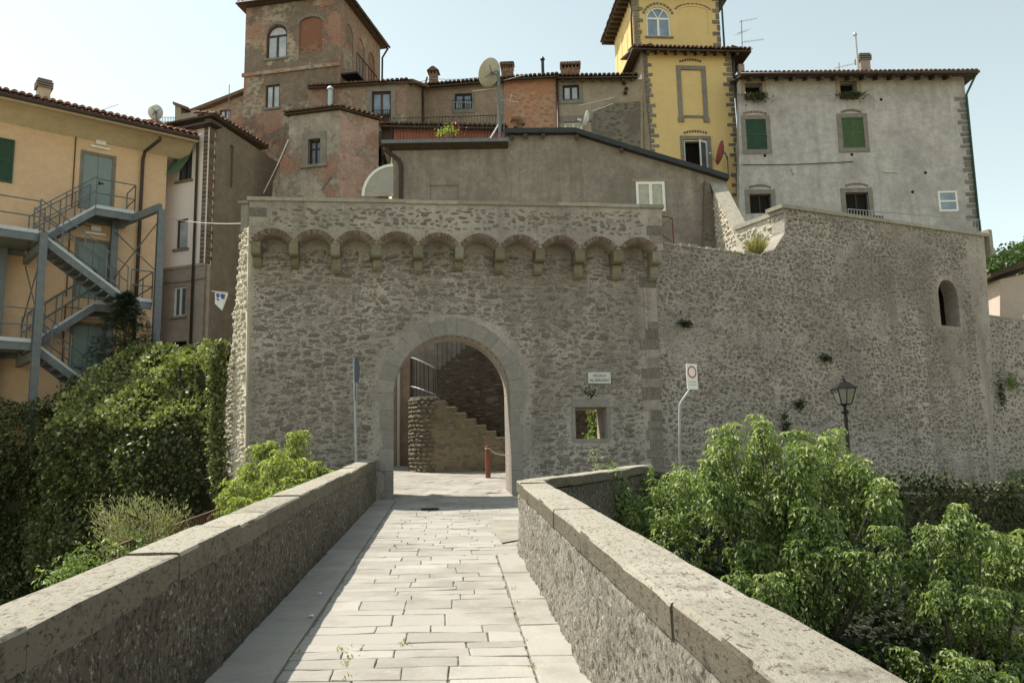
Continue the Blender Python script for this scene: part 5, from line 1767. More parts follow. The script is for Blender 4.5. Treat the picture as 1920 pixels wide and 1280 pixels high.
for (a, b) in ((wA, .16), (wB, .14)):
    mb = MB(); n = 12; cx_ = (a[0] + a[2]) / 2; rr = (a[2] - a[0]) / 2
    for k in range(n):
        t0, t1 = math.pi * k / n + .02, math.pi * (k + 1) / n - .02
        f = lambda r, t: FL.pt(cx_ + r * math.cos(t), a[3] - rr + r * math.sin(t) * (1 if a is wA else 1), .02)
        if a is wB:
            f = lambda r, t: FL.pt(cx_ + r * math.cos(t), a[3] - .3 + (r - rr + .3) * math.sin(t), .02)
        mb.prism([f(rr + .01, t0), f(rr + b, t0), f(rr + b, t1), f(rr + .01, t1)], -FL.n * .1)
    mb.build('brick_arch', M['surround'], tower)
# right side
sR_ = 4.9
ra_ = FRt.rect(651, 40, 664, 150); rb2 = FRt.rect(669, 78, 683, 155); rc2 = FRt.rect(691, 98, 704, 155)
zarch, zsill = at(676, 74, 38.3).z, at(676, 150, 38.3).z
rs3 = [(.55, zsill + .3, 1.45, zarch), (1.9, zsill - .3, 2.85, zarch), (3.3, zsill + .3, 4.2, zarch)]
wall_mb(FRt, [(0, -1), (sR_, -1), (sR_, ztw), (0, ztw)], [arch_pts(r[0], r[2], r[1], r[3]) for r in rs3], 0, .3, [.08, .6, .08]).build('wall', M['tower_side'], tower)
for i, r in enumerate(rs3): backing(FRt, tower, r, -.06 if i != 1 else -.55, M['infill'] if i != 1 else M['dark'], 'brick_infill' if i != 1 else 'interior_shade')
mb = MB(); mb.fbox(FRt, .05, z1s - .5, 2.6, z1s - .42, 0, .8); mb.tube([FRt.pt(.1, z1s + .5, .75), FRt.pt(2.6, z1s + .5, .75)], .03, 6)
for k in range(8): mb.tube([FRt.pt(.1 + .35 * k, z1s - .45, .75), FRt.pt(.1 + .35 * k, z1s + .5, .75)], .014, 5)
mb.build('balcony', M['iron'], tower)
house_block(tower, FL, sT, -.02, -1, ztw - .1, -.3, 4.8, M['tower'])
# hipped roof
ovt = .30; pit = math.radians(20)
zev = ztw + .02
hc = FL.o + FL.e * (sT / 2) + FRt.e * (sR_ / 2)
cor_ = [FL.pt(sT, zev) - FL.e * ovt - FRt.e * ovt, FL.pt(0, zev) + FL.e * ovt - FRt.e * ovt, FRt.pt(sR_, zev) + FL.e * ovt + FRt.e * ovt, FL.pt(sT, zev) + FRt.e * (sR_ + ovt) - FL.e * ovt]
ap = Vector((hc.x, hc.y, zev + 1.25))
mb = MB(); mb.add(cor_ + [ap] + [c + Vector((0, 0, .1)) for c in cor_] + [ap + Vector((0, 0, .1))], [(0, 1, 2, 3), (5, 6, 9), (6, 7, 9), (7, 8, 9), (8, 5, 9), (0, 5, 6, 1), (1, 6, 7, 2), (2, 7, 8, 3), (3, 8, 5, 0)])
mb.build('roof', M['timber'], tower)
tiles_on(tower, FL, sT - ovt, ovt, zev + .08, zev + .08, ovt + .02, 3, pit, M['tile'], .2, .42, 63)
tiles_on(tower, FRt, -ovt, sR_ + ovt, zev + .08, zev + .08, ovt + .02, 3, pit, M['tile'], .2, .42, 64)
mb = MB(); mb.tube([FL.pt(sT - ovt, zev + .05, ovt + .09), FL.pt(ovt, zev + .05, ovt + .09)], .06, 8); mb.tube([FRt.pt(-ovt, zev + .05, ovt + .09), FRt.pt(sR_ + ovt, zev + .05, ovt + .09)], .06, 8); mb.build('gutter', M['gutter'], tower)
pipe(tower, [FRt.pt(sR_ + .3, zev, ovt), FRt.pt(sR_ + .05, zev - .6, .1), FRt.pt(sR_ - .05, zev - 5, .1)], .05)

# ================================================================== turret-like house before the tower
cq = at(636, 300, 31.5)
FQ = Frame(cq.x, cq.y, -.20); FQr = Frame(cq.x, cq.y, .75)
M['turret'] = plaster('turret_plaster', (0.275, 0.23, 0.195), .26, (0.10, 0.085, 0.07), .6, peel=BRICKS, peel_amt=.46, bump=.014, streak=.7)
M['turret_pink'] = plaster('pink_turret_plaster', (0.31, 0.205, 0.165), .22, (0.15, 0.09, 0.07), .5, peel=BRICKS, peel_amt=.47, bump=.010, streak=.6)
tur = thing('turret_house', 'squat peeling house with one small stone framed window below the brick tower', 'house', FQ.pt(-1.2, 3))
zq = FQ.px(636, 207)[1]; zq2 = FQ.px(545, 219)[1]
sQ = FQ.px(541, 300)[0]; sQb = FQ.px(512, 340)[0]
wq_ = FQ.rect(578, 261, 601, 309)
wall_mb(FQ, [(sQb - .6, 0), (0, 0), (0, zq), (sQ, zq - .02), (sQ, FQ.px(541, 270)[1]), (sQb, FQ.px(512, 340)[1])], [hole(wq_)], 0, .3, .25).build('wall', M['turret'], tur)
surround(FQ, tur, wq_, .24, .04, top=.28, bottom=.0)
mb = MB(); mb.fbox(FQ, wq_[0] - .3, wq_[1] - .12, wq_[2] + .3, wq_[1] - .003, -.1, .10); mb.build('sill', M['surround'], tur)
framed(FQ, tur, wq_, -.22, M['wood_dark'], M['pane'], 2, 2, .05, rail=.66)
wall_mb(FQr, [(0, 0), (1.7, 0), (1.7, zq - .02), (0, zq)], [], 0, .3).build('wall', M['turret_pink'], tur, label='pinkish right side wall')
rp = [FQ.pt(sQ - .18, zq - .02, .16), FQ.pt(.06, zq + .02, .18), FQr.pt(1.72, zq + .0, .16), FQr.pt(1.75, zq + .6, -2.5), FQ.pt(sQ - .25, zq + .6, -2.5)]
mb = MB(); mb.prism(rp, Vector((0, 0, .06))); mb.build('roof', M['timber'], tur)
tiles_on(tur, FQ, sQ - .18, .05, zq + .03, zq + .06, .19, 3, math.radians(14), M['tile'], .19, .42, 65)
tiles_on(tur, FQr, 0, 1.7, zq + .06, zq + .04, .18, 3, math.radians(14), M['tile'], .19, .42, 66)
# loose diagonal cables and scars on the wall
MB().tube([FQ.pt(*FQ.px(541, 262, .05), .05), FQ.pt(*FQ.px(520, 310, .05), .05), FQ.pt(*FQ.px(494, 362, .05), .05)], .02, 6).build('cable', M['pvc_white'], tur)
MB().bar(FQ.pt(*FQ.px(621, 330, .02), .02), FQ.pt(*FQ.px(603, 357, .02), .02), .07, .05).build('wall_scar', M['dirty'], tur)

# ================================================================== row of old houses in the middle
M['row1'] = plaster('row_plaster', (0.22, 0.15, 0.11), .24, (0.14, 0.105, 0.085), .5, peel=BRICKS, peel_amt=.45, bump=.010, streak=.7)
M['row2'] = plaster('row_plaster_pale', (0.24, 0.175, 0.13), .22, (0.15, 0.115, 0.09), .5, peel=BRICKS, peel_amt=.30, bump=.008, streak=.7)
M['row_brick'] = plaster('row_brick', (0.36, 0.14, 0.075), .20, (0.19, 0.09, 0.06), .3, peel=((0.50, 0.19, 0.095), (0.38, 0.145, 0.08), (0.44, 0.27, 0.18), (0.46, 0.18, 0.10)), peel_amt=.72, bump=.008)
M['row4'] = plaster('row_plaster_sand', (0.235, 0.19, 0.14), .18, (0.16, 0.13, 0.10), .5, bump=.006, streak=.7)
def mortar_far(name, base, dark):
    return mortar_mat(name, base, dark, .03)
M['rubble_far'] = plaster('far_rubble', (0.19, 0.155, 0.12), .25, (0.1, 0.085, 0.07), .6, peel=((0.15, 0.12, 0.095), (0.12, 0.1, 0.08), (0.22, 0.185, 0.145), (0.13, 0.11, 0.085)), peel_amt=.72, bump=.03)

FM1 = Frame(at(670, 200, 34).x, 34, -.02)
h1 = thing('row_house', 'brick and plaster house with a tall brown window right of the squat peeling house', 'house', FM1.pt(0, 3), 'old houses in the row')
wd = FM1.rect(697, 172, 733, 238); we = FM1.rect(694, 276, 716, 330)
face(FM1, h1, [(578, 166), (762, 156), (762, 400), (578, 400)], [hole(wd), hole(we)], M['row1'], .4, [.18, .4])
framed(FM1, h1, wd, -.15, M['wood'], M['pane_blue'], 2, 2, .07, rail=.36, bot=M['wood'])
surround(FM1, h1, wd, .2, .03, bottom=.25); surround(FM1, h1, we, .16, .03, bottom=0)
backing(FM1, h1, we, -.3, M['wood_dark'], 'door')
mb = MB()
for k in range(9):
    s = wd[0] + (wd[2] - wd[0]) * (k + .5) / 9; mb.tube([FM1.pt(s, wd[1] + .35, .04), FM1.pt(s, wd[1] + .72, .04)], .012, 4)
mb.tube([FM1.pt(wd[0], wd[1] + .72, .04), FM1.pt(wd[2], wd[1] + .72, .04)], .014, 4); mb.build('window_rail', M['iron'], h1)
aL, aR = FM1.px(576, 165, .2), FM1.px(766, 153, .2)
rf1 = roof_deck(h1, FM1, aL[0], aR[0], aL[1] - .02, aR[1] - .02, .2, 5, math.radians(16), M['timber'])
tiles_on(h1, FM1, aL[0], aR[0], aL[1] + .04, aR[1] + .04, .22, 4, math.radians(16), M['tile'], .19, .42, 67)
chimney(rf1, FM1, 619, 200, 168, 9, .28, M['galv_light'], 'pipe', 'flue_pipe')

FM2 = Frame(at(870, 200, 37).x, 37, -.06)
# its receding corner piece
a = FM1.pt(FM1.px(762, 200)[0], 0); b = FM2.pt(FM2.px(797, 200)[0], 0)
FC = Frame.__new__(Frame); FC.o = Vector((a.x, a.y, 0)); dvc = Vector((b.x - a.x, b.y - a.y, 0)); FC.e = dvc.normalized(); FC.n = Vector((FC.e.y, -FC.e.x, 0))
zc0, zc1 = FM1.px(762, 156)[1], FM2.px(797, 164)[1]
wall_mb(FC, [(0, 3), (dvc.length, 3), (dvc.length, zc1), (0, zc0)], [], 0, .3).build('wall', M['row2'], h1, label='pale plastered right side wall')
mb = MB(); mb.prism([FC.pt(-.1, zc0, .3), FC.pt(dvc.length + .2, zc1, .3), FC.pt(dvc.length + .2, zc1 + .12, .3), FC.pt(-.1, zc0 + .12, .3)], -FC.n * .8); mb.build('roof', M['tile'], h1, tone=True)
pipe(h1, [FC.pt(dvc.length * .75, zc1 + .1, .3), FC.pt(dvc.length * .8, zc1 - .5, .08), FC.pt(dvc.length * .8, 8.5, .08)], .05)

h2 = thing('row_house', 'plain plastered house with one barred window right of the tall brown window', 'house', FM2.pt(-1, 3), 'old houses in the row')
wf = FM2.rect(853, 176, 885, 205)
face(FM2, h2, [(790, 166), (945, 156), (945, 400), (790, 400)], [hole(wf)], M['row2'], .4, .15)
framed(FM2, h2, wf, -.12, M['wood_dark'], M['pane_blue'], 2, 1, .07)
surround(FM2, h2, wf, .13, .02, bottom=.18)
mb = MB()
for k in range(8):
    s = wf[0] + (wf[2] - wf[0]) * (k + .5) / 8; mb.tube([FM2.pt(s, wf[1], .05), FM2.pt(s, wf[1] + .42, .05)], .012, 4)
mb.tube([FM2.pt(wf[0] - .1, wf[1] + .42, .05), FM2.pt(wf[2] + .05, wf[1] + .42, .05)], .014, 4); mb.build('window_rail', M['iron'], h2)
MB().tube([FM2.pt(*FM2.px(848, 191, .5), .5), FM2.pt(*FM2.px(884, 193, .5), .5)], .02, 5).build('washing_rail', M['alu'], h2)
aL, aR = FM2.px(794, 163, .4), FM2.px(950, 150, .4)
rf2 = roof_deck(h2, FM2, aL[0], aR[0], aL[1] - .02, aR[1] - .02, .4, 5, math.radians(16), M['timber'])
tiles_on(h2, FM2, aL[0], aR[0], aL[1] + .06, aR[1] + .06, .43, 4, math.radians(16), M['tile'], .19, .42, 68)
chimney(rf2, FM2, 812, 158, 126, 15, -.6, M['infill'], 'house')

h3 = thing('brick_row_house', 'orange brick house wall between two plastered houses, behind the satellite dish', 'house', FM2.pt(3, 3))
face(FM2, h3, [(945, 149), (1045, 145), (1045, 400), (945, 400)], [], M['row_brick'], .4, d=.06)
aL, aR = FM2.px(950, 149, .4), FM2.px(1048, 143, .4)
rf3 = roof_deck(h3, FM2, aL[0] + .01, aR[0], aL[1] - .02, aR[1] - .02, .4, 5, math.radians(16), M['timber'])
tiles_on(h3, FM2, aL[0], aR[0], aL[1] + .06, aR[1] + .06, .43, 4, math.radians(16), M['tile'], .19, .42, 69)
chimney(rf3, FM2, 951, 146, 117, 22, -1.0, M['infill'], 'row')
chimney(rf3, FM2, 1018, 142, 112, 6, -.8, M['sheet'], 'pipe', 'flue_pipe')
pipe(h3, [FM2.pt(FM2.px(1044, 150, .12)[0], FM2.px(1044, 150, .12)[1], .14), FM2.pt(FM2.px(1044, 150, .12)[0], 8, .14)], .05)

h4 = thing('row_house', 'sand plastered house with a small brown window and bare stone below, beside the yellow tower', 'house', FM2.pt(6, 3), 'old houses in the row')
wg = FM2.rect(1055, 160, 1086, 188); wh = FM2.rect(1058, 229, 1092, 243)
zsp_ = FM2.px(1100, 196)[1]
face(FM2, h4, [(1046, 149), (1205, 149), (1205, 400), (1046, 400)], [hole(wg), hole(wh)], M['row4'], .4, [.14, .2])
framed(FM2, h4, wg, -.12, M['wood_dark'], M['pane_pale'], 2, 1, .08)
surround(FM2, h4, wg, .17, .02)
framed(FM2, h4, wh, -.15, M['white'], M['curtain'], 2, 1, .05)
mb = MB(); mb.fbox(FM2, wh[0] - .2, wh[3] + .02, wh[2] + .2, wh[3] + .3, -.02, .03); mb.build('lintel', M['surround'], h4)
face(FM2, h4, [(1112, 212), (1130, 198), (1160, 192), (1201, 190), (1201, 400), (1106, 400)], [], M['rubble_far'], .03, d=.022, name='bare_stone')
aL, aR = FM2.px(1046, 146, .4), FM2.px(1196, 144, .4)
rf4 = roof_deck(h4, FM2, aL[0], aR[0], aL[1] - .02, aR[1] - .02, .4, 5, math.radians(16), M['timber'])
tiles_on(h4, FM2, aL[0], aR[0], aL[1] + .06, aR[1] + .06, .43, 4, math.radians(16), M['tile'], .19, .42, 70)
chimney(rf4, FM2, 1070, 143, 117, 34, -.3, M['infill'], 'row')
rafters(h4, FM2, aL[0], aR[0], aL[1] - .03, aR[1] - .03, .38, 8, math.radians(16), .08, .10)
# broken plaster with a loose bracket, near the yellow tower
for (u, v) in ((1170, 158), (1174, 168), (1172, 176)):
    MB().lathe(FM2.pt(*FM2.px(u, v, .02), .02), [(.05, 0), (.1, .08), (.03, .16)], 7, FM2.n).build('broken_bracket', M['wood_dark'], h4)
# ------------------------------------------------------------------ red awning hut and terrace railing
FX = Frame(at(830, 245, 33).x, 33, .02)
M['red_panel'] = flat('red_panel', (0.36, 0.13, 0.085), .8, var=.15, scale=3)
hut = thing('terrace_hut', 'low tiled hut with red boards on the terrace in front of the row houses', 'hut', FX.pt(0, 6))
q = FX.rect(738, 240, 945, 290)
nb_ = 34
for k in range(nb_):
    a, b = q[0] + (q[2] - q[0]) * k / nb_, q[0] + (q[2] - q[0]) * (k + 1) / nb_
    mb = MB(); mb.fbox(FX, a + .006, q[1], b - .006, q[3], -.05 - .012 * (k % 2), 0); mb.build('board', M['red_panel'], hut)
aL, aR = FX.px(712, 233, .4), FX.px(950, 237, .4)
roof_deck(hut, FX, aL[0], aR[0], aL[1] - .1, aR[1] - .1, .4, 2, math.radians(10), M['timber'])
tiles_on(hut, FX, aL[0], aR[0], aL[1] - .02, aR[1] - .02, .43, 3, math.radians(10), M['tile'], .19, .42, 71)
mb = MB(); s_ = FX.px(720, 240)[0]; mb.fbox(FX, s_ - .1, q[1], s_ + .35, q[3], -1.5, .0); mb.build('end_wall', M['timber'], hut)

# ================================================================== grey house behind the gate
FGY = Frame(at(950, 320, 28).x, 28, .03)
M['grey_house'] = plaster('grey_render', (0.205, 0.175, 0.145), .20, (0.09, 0.077, 0.063), .8, bump=.007, streak=.8)
gh = thing('grey_house', 'broad grey rendered house with low sloping roofs right behind the gate wall', 'house', FGY.pt(0, 1.8))
wpx = (1193, 341, 1247, 396)
ww = FGY.rect(*wpx); wb = FGY.rect(806, 347, 860, 379)
outp = [(735, 960), (735, 268), (948, 264), (949, 252), (1080, 247), (1200, 282), (1330, 322), (1362, 333), (1362, 960)]
face(FGY, gh, outp, [hole(ww), hole(wb)], M['grey_house'], .4, [.10, .05])
backing(FGY, gh, wb, -.04, M['grey_house'], 'blind_window')
framed(FGY, gh, ww, -.04, M['white'], M['curtain'], 2, 1, .09)
mb = MB(); mb.fbox(FGY, ww[0] - .12, ww[3], ww[2] + .12, ww[3] + .1, 0, .02); mb.build('lintel', M['row4'], gh)
# left roof: thin flat eave with a pale rolled end
l0, l1 = FGY.px(715, 266, .45), FGY.px(953, 262, .45)
mb = MB(); mb.prism([FGY.pt(l0[0], l0[1] - .05, .45), FGY.pt(l1[0], l1[1] - .05, .45), FGY.pt(l1[0], l1[1] + .07, .45), FGY.pt(l0[0], l0[1] + .07, .45)], -FGY.n * 5.2); rfl = mb.build('roof', M['galv'], gh)
mb = MB(); mb.prism([FGY.pt(l0[0], l0[1] - .052, .42), FGY.pt(l1[0], l1[1] - .052, .42), FGY.pt(l1[0], l1[1] - .16, -.05), FGY.pt(l0[0], l0[1] - .16, -.05)], Vector((0, 0, .02))); mb.build('soffit', M['timber'], gh)
M['cream'] = plaster('cream_plaster', (0.55, 0.47, 0.30), .06, stain_amt=.2)
sw0 = FGY.px(735, 300)[0]
mb = MB(); p0_ = FGY.pt(sw0, 1.5, -.02); mb.obox(p0_, Vector((-.6, 3.2, 0)), FGY.e * .3, Vector((0, 0, l0[1] - 1.6))); mb.build('wall', M['cream'], gh, label='cream left side wall')
pipe(gh, [FGY.pt(*FGY.px(722, 277, .4), .4), FGY.pt(*FGY.px(726, 284, .3), .3), FGY.pt(*FGY.px(748, 300, .08), .08), FGY.pt(*FGY.px(752, 312, .08), .08), FGY.pt(FGY.px(752, 312, .08)[0], 4, .08)], .07)
# right roof with a dark metal verge
vp = [(945, 240), (1078, 239), (1200, 277), (1330, 315), (1368, 327)]
vq2 = [(1367, 336), (1330, 324), (1200, 286), (1078, 248), (946, 249)]
pp = [FGY.pt(*FGY.px(u, v, .25), .25) for u, v in vp + vq2]
for i in range(4):
    mb = MB(); mb.prism([pp[i], pp[i + 1], pp[8 - i], pp[9 - i]], -FGY.n * 5); mb.build('roof', M['sheet'], gh)
for i, (u, v) in enumerate(((960, 256), (985, 254), (1018, 254), (1082, 256), (1165, 281))):
    MB().bar(FGY.pt(*FGY.px(u, v + 1, .2), .2), FGY.pt(*FGY.px(u, v + 1, -.1), -.1), .14, .16).build('rafter', M['timber'], gh)
# plastered panel at the right and its dark stone pier
face(FGY, gh, [(1322, 338), (1330, 345), (1362, 480), (1362, 560), (1316, 560)], [], M['rubble_far'], .3, d=.25, name='stone_pier')
# awning fan at the left end
M['canopy'] = flat('canopy_cloth', (0.36, 0.335, 0.29), .85, var=.08)
fan = thing('fan_awning', 'pale fan shaped canopy at the left end of the grey house', 'awning', FGY.pt(*FGY.px(735, 368, .6), .6))
NSEG = 7
ctr = FGY.px(737, 368, .6)
rad_s = ctr[0] - FGY.px(681, 368, .6)[0]; rad_z = FGY.px(737, 311, .6)[1] - ctr[1]
for k in range(NSEG):
    a0_, a1_ = math.pi / 2 + math.pi / 2 * k / NSEG, math.pi / 2 + math.pi / 2 * (k + 1) / NSEG
    pts = [FGY.pt(ctr[0], ctr[1], .6), FGY.pt(ctr[0] + rad_s * math.cos(a0_), ctr[1] + rad_z * math.sin(a0_), .6 + .05), FGY.pt(ctr[0] + rad_s * math.cos(a1_), ctr[1] + rad_z * math.sin(a1_), .6 + .05)]
    MB().prism(pts, -FGY.n * .03).build('canopy_panel', M['canopy'], fan)
    MB().bar(pts[1], pts[2], .05, .09).build('rim', M['white'], fan)
    MB().bar(pts[0] + FGY.n * .02, pts[1] + FGY.n * .02, .010).build('rib', M['marble'], fan)
# small railing at the right end of the gate wall
ri = thing('corner_railing', 'small red brown iron railing at the right end of the gate wall top', 'railing', FG.pt(*FG.px(1255, 452, -.3), -.3))
q1, q2, q3, q4 = [FG.pt(*FG.px(u, v, -.4), -.4) for u, v in ((1240, 405), (1260, 408), (1263, 456), (1240, 440))]
MB().tube([q1, q2, q3], .022, 6).build('frame_bar', M['red_iron'], ri)
MB().tube([q2, FG.pt(*FG.px(1241, 424, -.4), -.4)], .015, 6).build('brace', M['red_iron'], ri)
MB().tube([q4, q3], .015, 6).build('brace', M['red_iron'], ri)

# ================================================================== yellow tower
FYT = Frame(at(1290, 200, 37).x, 37, .08)
M['yellow'] = plaster('yellow_plaster', (0.44, 0.315, 0.145), .06, (0.42, 0.31, 0.14), .25, streak=.3, bump=.003)
M['quoin'] = stone_mat('quoin_stone', (0.16, 0.145, 0.135), (0.215, 0.195, 0.175), (0.28, 0.255, 0.225), bump=.012)
yt = thing('yellow_tower', 'yellow plastered tower house with grey stone quoins and a white arched window', 'tower', FYT.pt(0, 3))
yl0, yl1, yr0, yr1 = 1204, 1221, 1370, 1394
wt_ = FYT.rect(1270, 124, 1325, 218); wo = FYT.rect(1283, 262, 1327, 310)
wo = (wo[0], wo[1] - .4, wo[2], wo[3])
face(FYT, yt, [(yl0, 96), (yr0, 96), (yr1, 400), (1230, 400)], [hole((wt_[0] + .2, wt_[1], wt_[2] - .2, wt_[3] - .2)), hole(wo)], M['yellow'], .4, [.03, .5])
backing(FYT, yt, wt_, -.028, M['yellow'], 'blind_window')
r_ = (wt_[0] + .2, wt_[1] + .02, wt_[2] - .2, wt_[3] - .2)
surround(FYT, yt, r_, .2, .04, bottom=.10)
for s in (r_[0] - .1, r_[2] + .1):
    mb = MB(); mb.fbox(FYT, s - .13, r_[1] - .32, s + .13, r_[1] - .10, 0, .08); mb.build('bracket', M['surround'], yt)
surround(FYT, yt, wo, .17, .03, bottom=0)
backing(FYT, yt, wo, -.45)
mb = MB(); p = FYT.pt(wo[2] - .02, wo[1], -.05); hv = (-FYT.e * .42 + FYT.n * .25)
for a, b in (((0, 0), (1, 0)), ((0, 1), (1, 1))):
    pass
cas = MB(); hgt = wo[3] - wo[1] - .08
for f0, f1, z0_, z1_ in ((0, .14, .03, hgt), (.86, 1, .03, hgt), (.14, .86, .03, .12), (.14, .86, hgt - .09, hgt)):
    cas.obox(p + hv * f0 + Vector((0, 0, z0_)), hv * (f1 - f0), FYT.n * .04 + FYT.e * .02, Vector((0, 0, z1_ - z0_)))
oc = cas.build('window', M['white'], yt)
cp_ = MB(); cp_.obox(p + hv * .14 + Vector((0, 0, .12)), hv * .72, FYT.n * .015, Vector((0, 0, hgt - .21))); cp_.build('pane', M['pane'], oc)
mb = MB(); mb.fbox(FYT, wo[0], wo[1], wo[0] + .06, wo[3], -.1, -.05); mb.fbox(FYT, wo[0], wo[3] - .06, wo[2], wo[3], -.1, -.05); mb.build('window_frame', M['white'], yt)
# brick arches let into the plaster
for (u0, u1, v) in ((1273, 1315, 116), (1281, 1326, 250)):
    n = 9
    for k in range(n):
        u = u0 + (u1 - u0) * (k + .5) / n; bow = 3.5 * (1 - ((k + .5) / n * 2 - 1) ** 2)
        s, z = FYT.px(u, v - bow, 0)
        mb = MB(); mb.tone = R.random() * .6 + .4; mb.fbox(FYT, s - .045, z - .06, s + .045, z + .06, -.02, .012); mb.build('brick', M['brick'], yt, tone=True)
# quoins
def quoins(F, root, line, side, n, mat, wmin=.16, wmax=.48, hk=.62, d=0):
    for k in range(n):
        u0, v0 = line[0]; u1, v1 = line[1]
        f = (k + .5) / n
        s, z = F.px(u0 + (u1 - u0) * f, v0 + (v1 - v0) * f, d)
        hgt = abs(F.px(u0, v0, d)[1] - F.px(u1, v1, d)[1]) / n
        w = R.uniform(wmin, (wmin + wmax) / 2) if k % 2 else R.uniform((wmin + wmax) / 2, wmax)
        a, b = (s, s + w) if side > 0 else (s - w, s)
        mb = MB(); mb.tone = R.random()
        hh = hgt * (hk if k % 2 == 0 else .98) * R.uniform(.85, 1.0)
        j = lambda: R.uniform(-.02, .02)
        mb.prism([F.pt(a, z - hh / 2 + j(), d + .03), F.pt(b + j(), z - hh / 2 + j(), d + .03), F.pt(b + j(), z + hh / 2 + j(), d + .03), F.pt(a, z + hh / 2 + j(), d + .03)], -F.n * .1)
        mb.build('quoin', mat, root, tone=True)
quoins(FYT, yt, ((1205, 98), (1226, 345)), 1, 26, M['quoin'], .10, .42)
quoins(FYT, yt, ((1369, 98), (1391, 380)), -1, 30, M['quoin'], .12, .46)
# left side of the lower part: grey wall with a pale lit strip and pipe
FYl = Frame.__new__(Frame); sl = FYT.px(1206, 200)[0]; FYl.o = FYT.pt(sl, 0); FYl.e = FYT.n.copy(); FYl.n = -FYT.e.copy()
zel = FYT.px(1204, 96)[1]
wall_mb(FYl, [(-2.4, 2), (0, 2), (0, zel), (-2.4, zel)], [], 0, .3).build('wall', M['row4'], yt, label='sand grey left side wall')
pipe(yt, [FYl.pt(-2.1, zel - .1, .1), FYl.pt(-2.0, 4, .1)], .06, 'pvc_white')
# lower roof
ov2 = .55
e0, e1 = FYT.px(1186, 90, ov2), FYT.px(1409, 95, ov2)
pit2 = math.radians(17)
roof_deck(yt, FYT, e0[0], e1[0], e0[1] - .06, e1[1] - .06, ov2, 2.6, pit2, M['timber'])
tiles_on(yt, FYT, e0[0], e1[0], e0[1] + .03, e1[1] + .03, ov2 + .04, 4, pit2, M['tile'], .2, .42, 72)
rafters(yt, FYT, e0[0] + .5, e1[0] - .4, e0[1] - .06, e1[1] - .06, ov2, 10, pit2, .10, .13)
FYr = Frame.__new__(Frame); FYr.o = FYT.pt(e1[0] - ov2, 0); FYr.e = -FYT.n.copy(); FYr.n = FYT.e.copy()
for F_, nm in ((FYl, 'l'), (FYr, 'r')):
    if nm == 'l': roof_deck(yt, F_, -2.9, ov2 - .02, e0[1] - .068, e0[1] - .068, ov2 + (sl - e0[0] - ov2) , .9, pit2, M['timber'])
    else: roof_deck(yt, F_, -ov2 + .02, 2.6, e1[1] - .068, e1[1] - .068, ov2, .9, pit2, M['timber'])
pipe(yt, [FYT.pt(*FYT.px(1374, 100, .1), .1), FYT.pt(FYT.px(1376, 130, .1)[0], FYT.px(1376, 130, .1)[1], .1), FYT.pt(*FYT.px(1398, 395, .1), .1)], .055)
# upper storey, set back
db = -2.0
uw = FYT.rect(1212, 13, 1257, 69, db)
zut = FYT.px(1250, -12, db)[1]
FU = Frame.__new__(Frame); FU.o = FYT.pt(0, 0, db); FU.e = FYT.e; FU.n = FYT.n
u0_, u1_ = FYT.px(1189, 50, db)[0], FYT.px(1350, 50, db)[0]
zlo = FYT.px(1250, 110, db)[1]
nic = FYT.rect(1272, 12, 1328, 66, db)
wall_mb(FU, [(u0_, zlo), (u1_, zlo), (u1_, zut), (u0_, zut)], [arch_pts(uw[0], uw[2], uw[1], uw[3]), arch_pts(nic[0], nic[2], nic[1], nic[3], rise=.3)], 0, .3, [.15, .03]).build('wall', M['yellow'], yt)
backing(FU, yt, nic, -.028, M['yellow'], 'blind_arch')
arched_window(FU, yt, uw, -.13, M['white'], M['pane_blue'], spokes=2, bar=.08)
mb = MB(); mb.fbox(FU, uw[0] - .1, uw[1] - .09, uw[2] + .1, uw[1] - .003, -.1, .07); mb.build('sill', M['surround'], yt)
for (a, rise) in ((uw, None), (nic, .3)):
    cx_ = (a[0] + a[2]) / 2; rr = (a[2] - a[0]) / 2; n = 11
    for k in range(n):
        t0, t1 = math.pi * (.08 + .84 * k / n) + .03, math.pi * (.08 + .84 * (k + 1) / n) - .03
        zz = (a[3] - rr) if rise is None else a[3] - rise
        kz = 1 if rise is None else (rise + .1) / (rr + .1)
        f = lambda r, t: FU.pt(cx_ + r * math.cos(t), zz + r * kz * math.sin(t), .02)
        mb = MB(); mb.tone = R.random(); mb.prism([f(rr + .10, t0), f(rr + .22, t0), f(rr + .22, t1), f(rr + .10, t1)], -FU.n * .06); mb.build('brick', M['quoin'], yt, tone=True)
zq0, zq1 = FYT.px(1190, -4, db), FYT.px(1197, 84, db)
quoins(FU, yt, ((1191, -4), (1197, 82)), 1, 11, M['quoin'], .2, .46, d=0) if False else None
def quoins_s(F, root, s, z0, z1, side, n, mat):
    for k in range(n):
        h = (z1 - z0) / n; w = R.uniform(.14, .26) if k % 2 else R.uniform(.3, .46)
        a, b = (s, s + w) if side > 0 else (s - w, s)
        mb = MB(); mb.tone = R.random(); hh = h * (.6 if k % 2 == 0 else .95); z = z0 + h * (k + .5)
        j = lambda: R.uniform(-.02, .02)
        mb.prism([F.pt(a, z - hh / 2 + j(), .03), F.pt(b + j(), z - hh / 2 + j(), .03), F.pt(b + j(), z + hh / 2 + j(), .03), F.pt(a, z + hh / 2 + j(), .03)], -F.n * .1)
        mb.build('quoin', mat, root, tone=True)
quoins_s(FU, yt, u0_ + .002, zlo + .6, zut - .1, 1, 9, M['quoin'])
quoins_s(FU, yt, u1_ - .002, zlo + .6, zut - .1, -1, 9, M['quoin'])
FUl = Frame.__new__(Frame); FUl.o = FU.pt(u0_, 0); FUl.e = FYT.n.copy(); FUl.n = -FYT.e.copy()
dep = 4.6
hz0 = zlo + .5
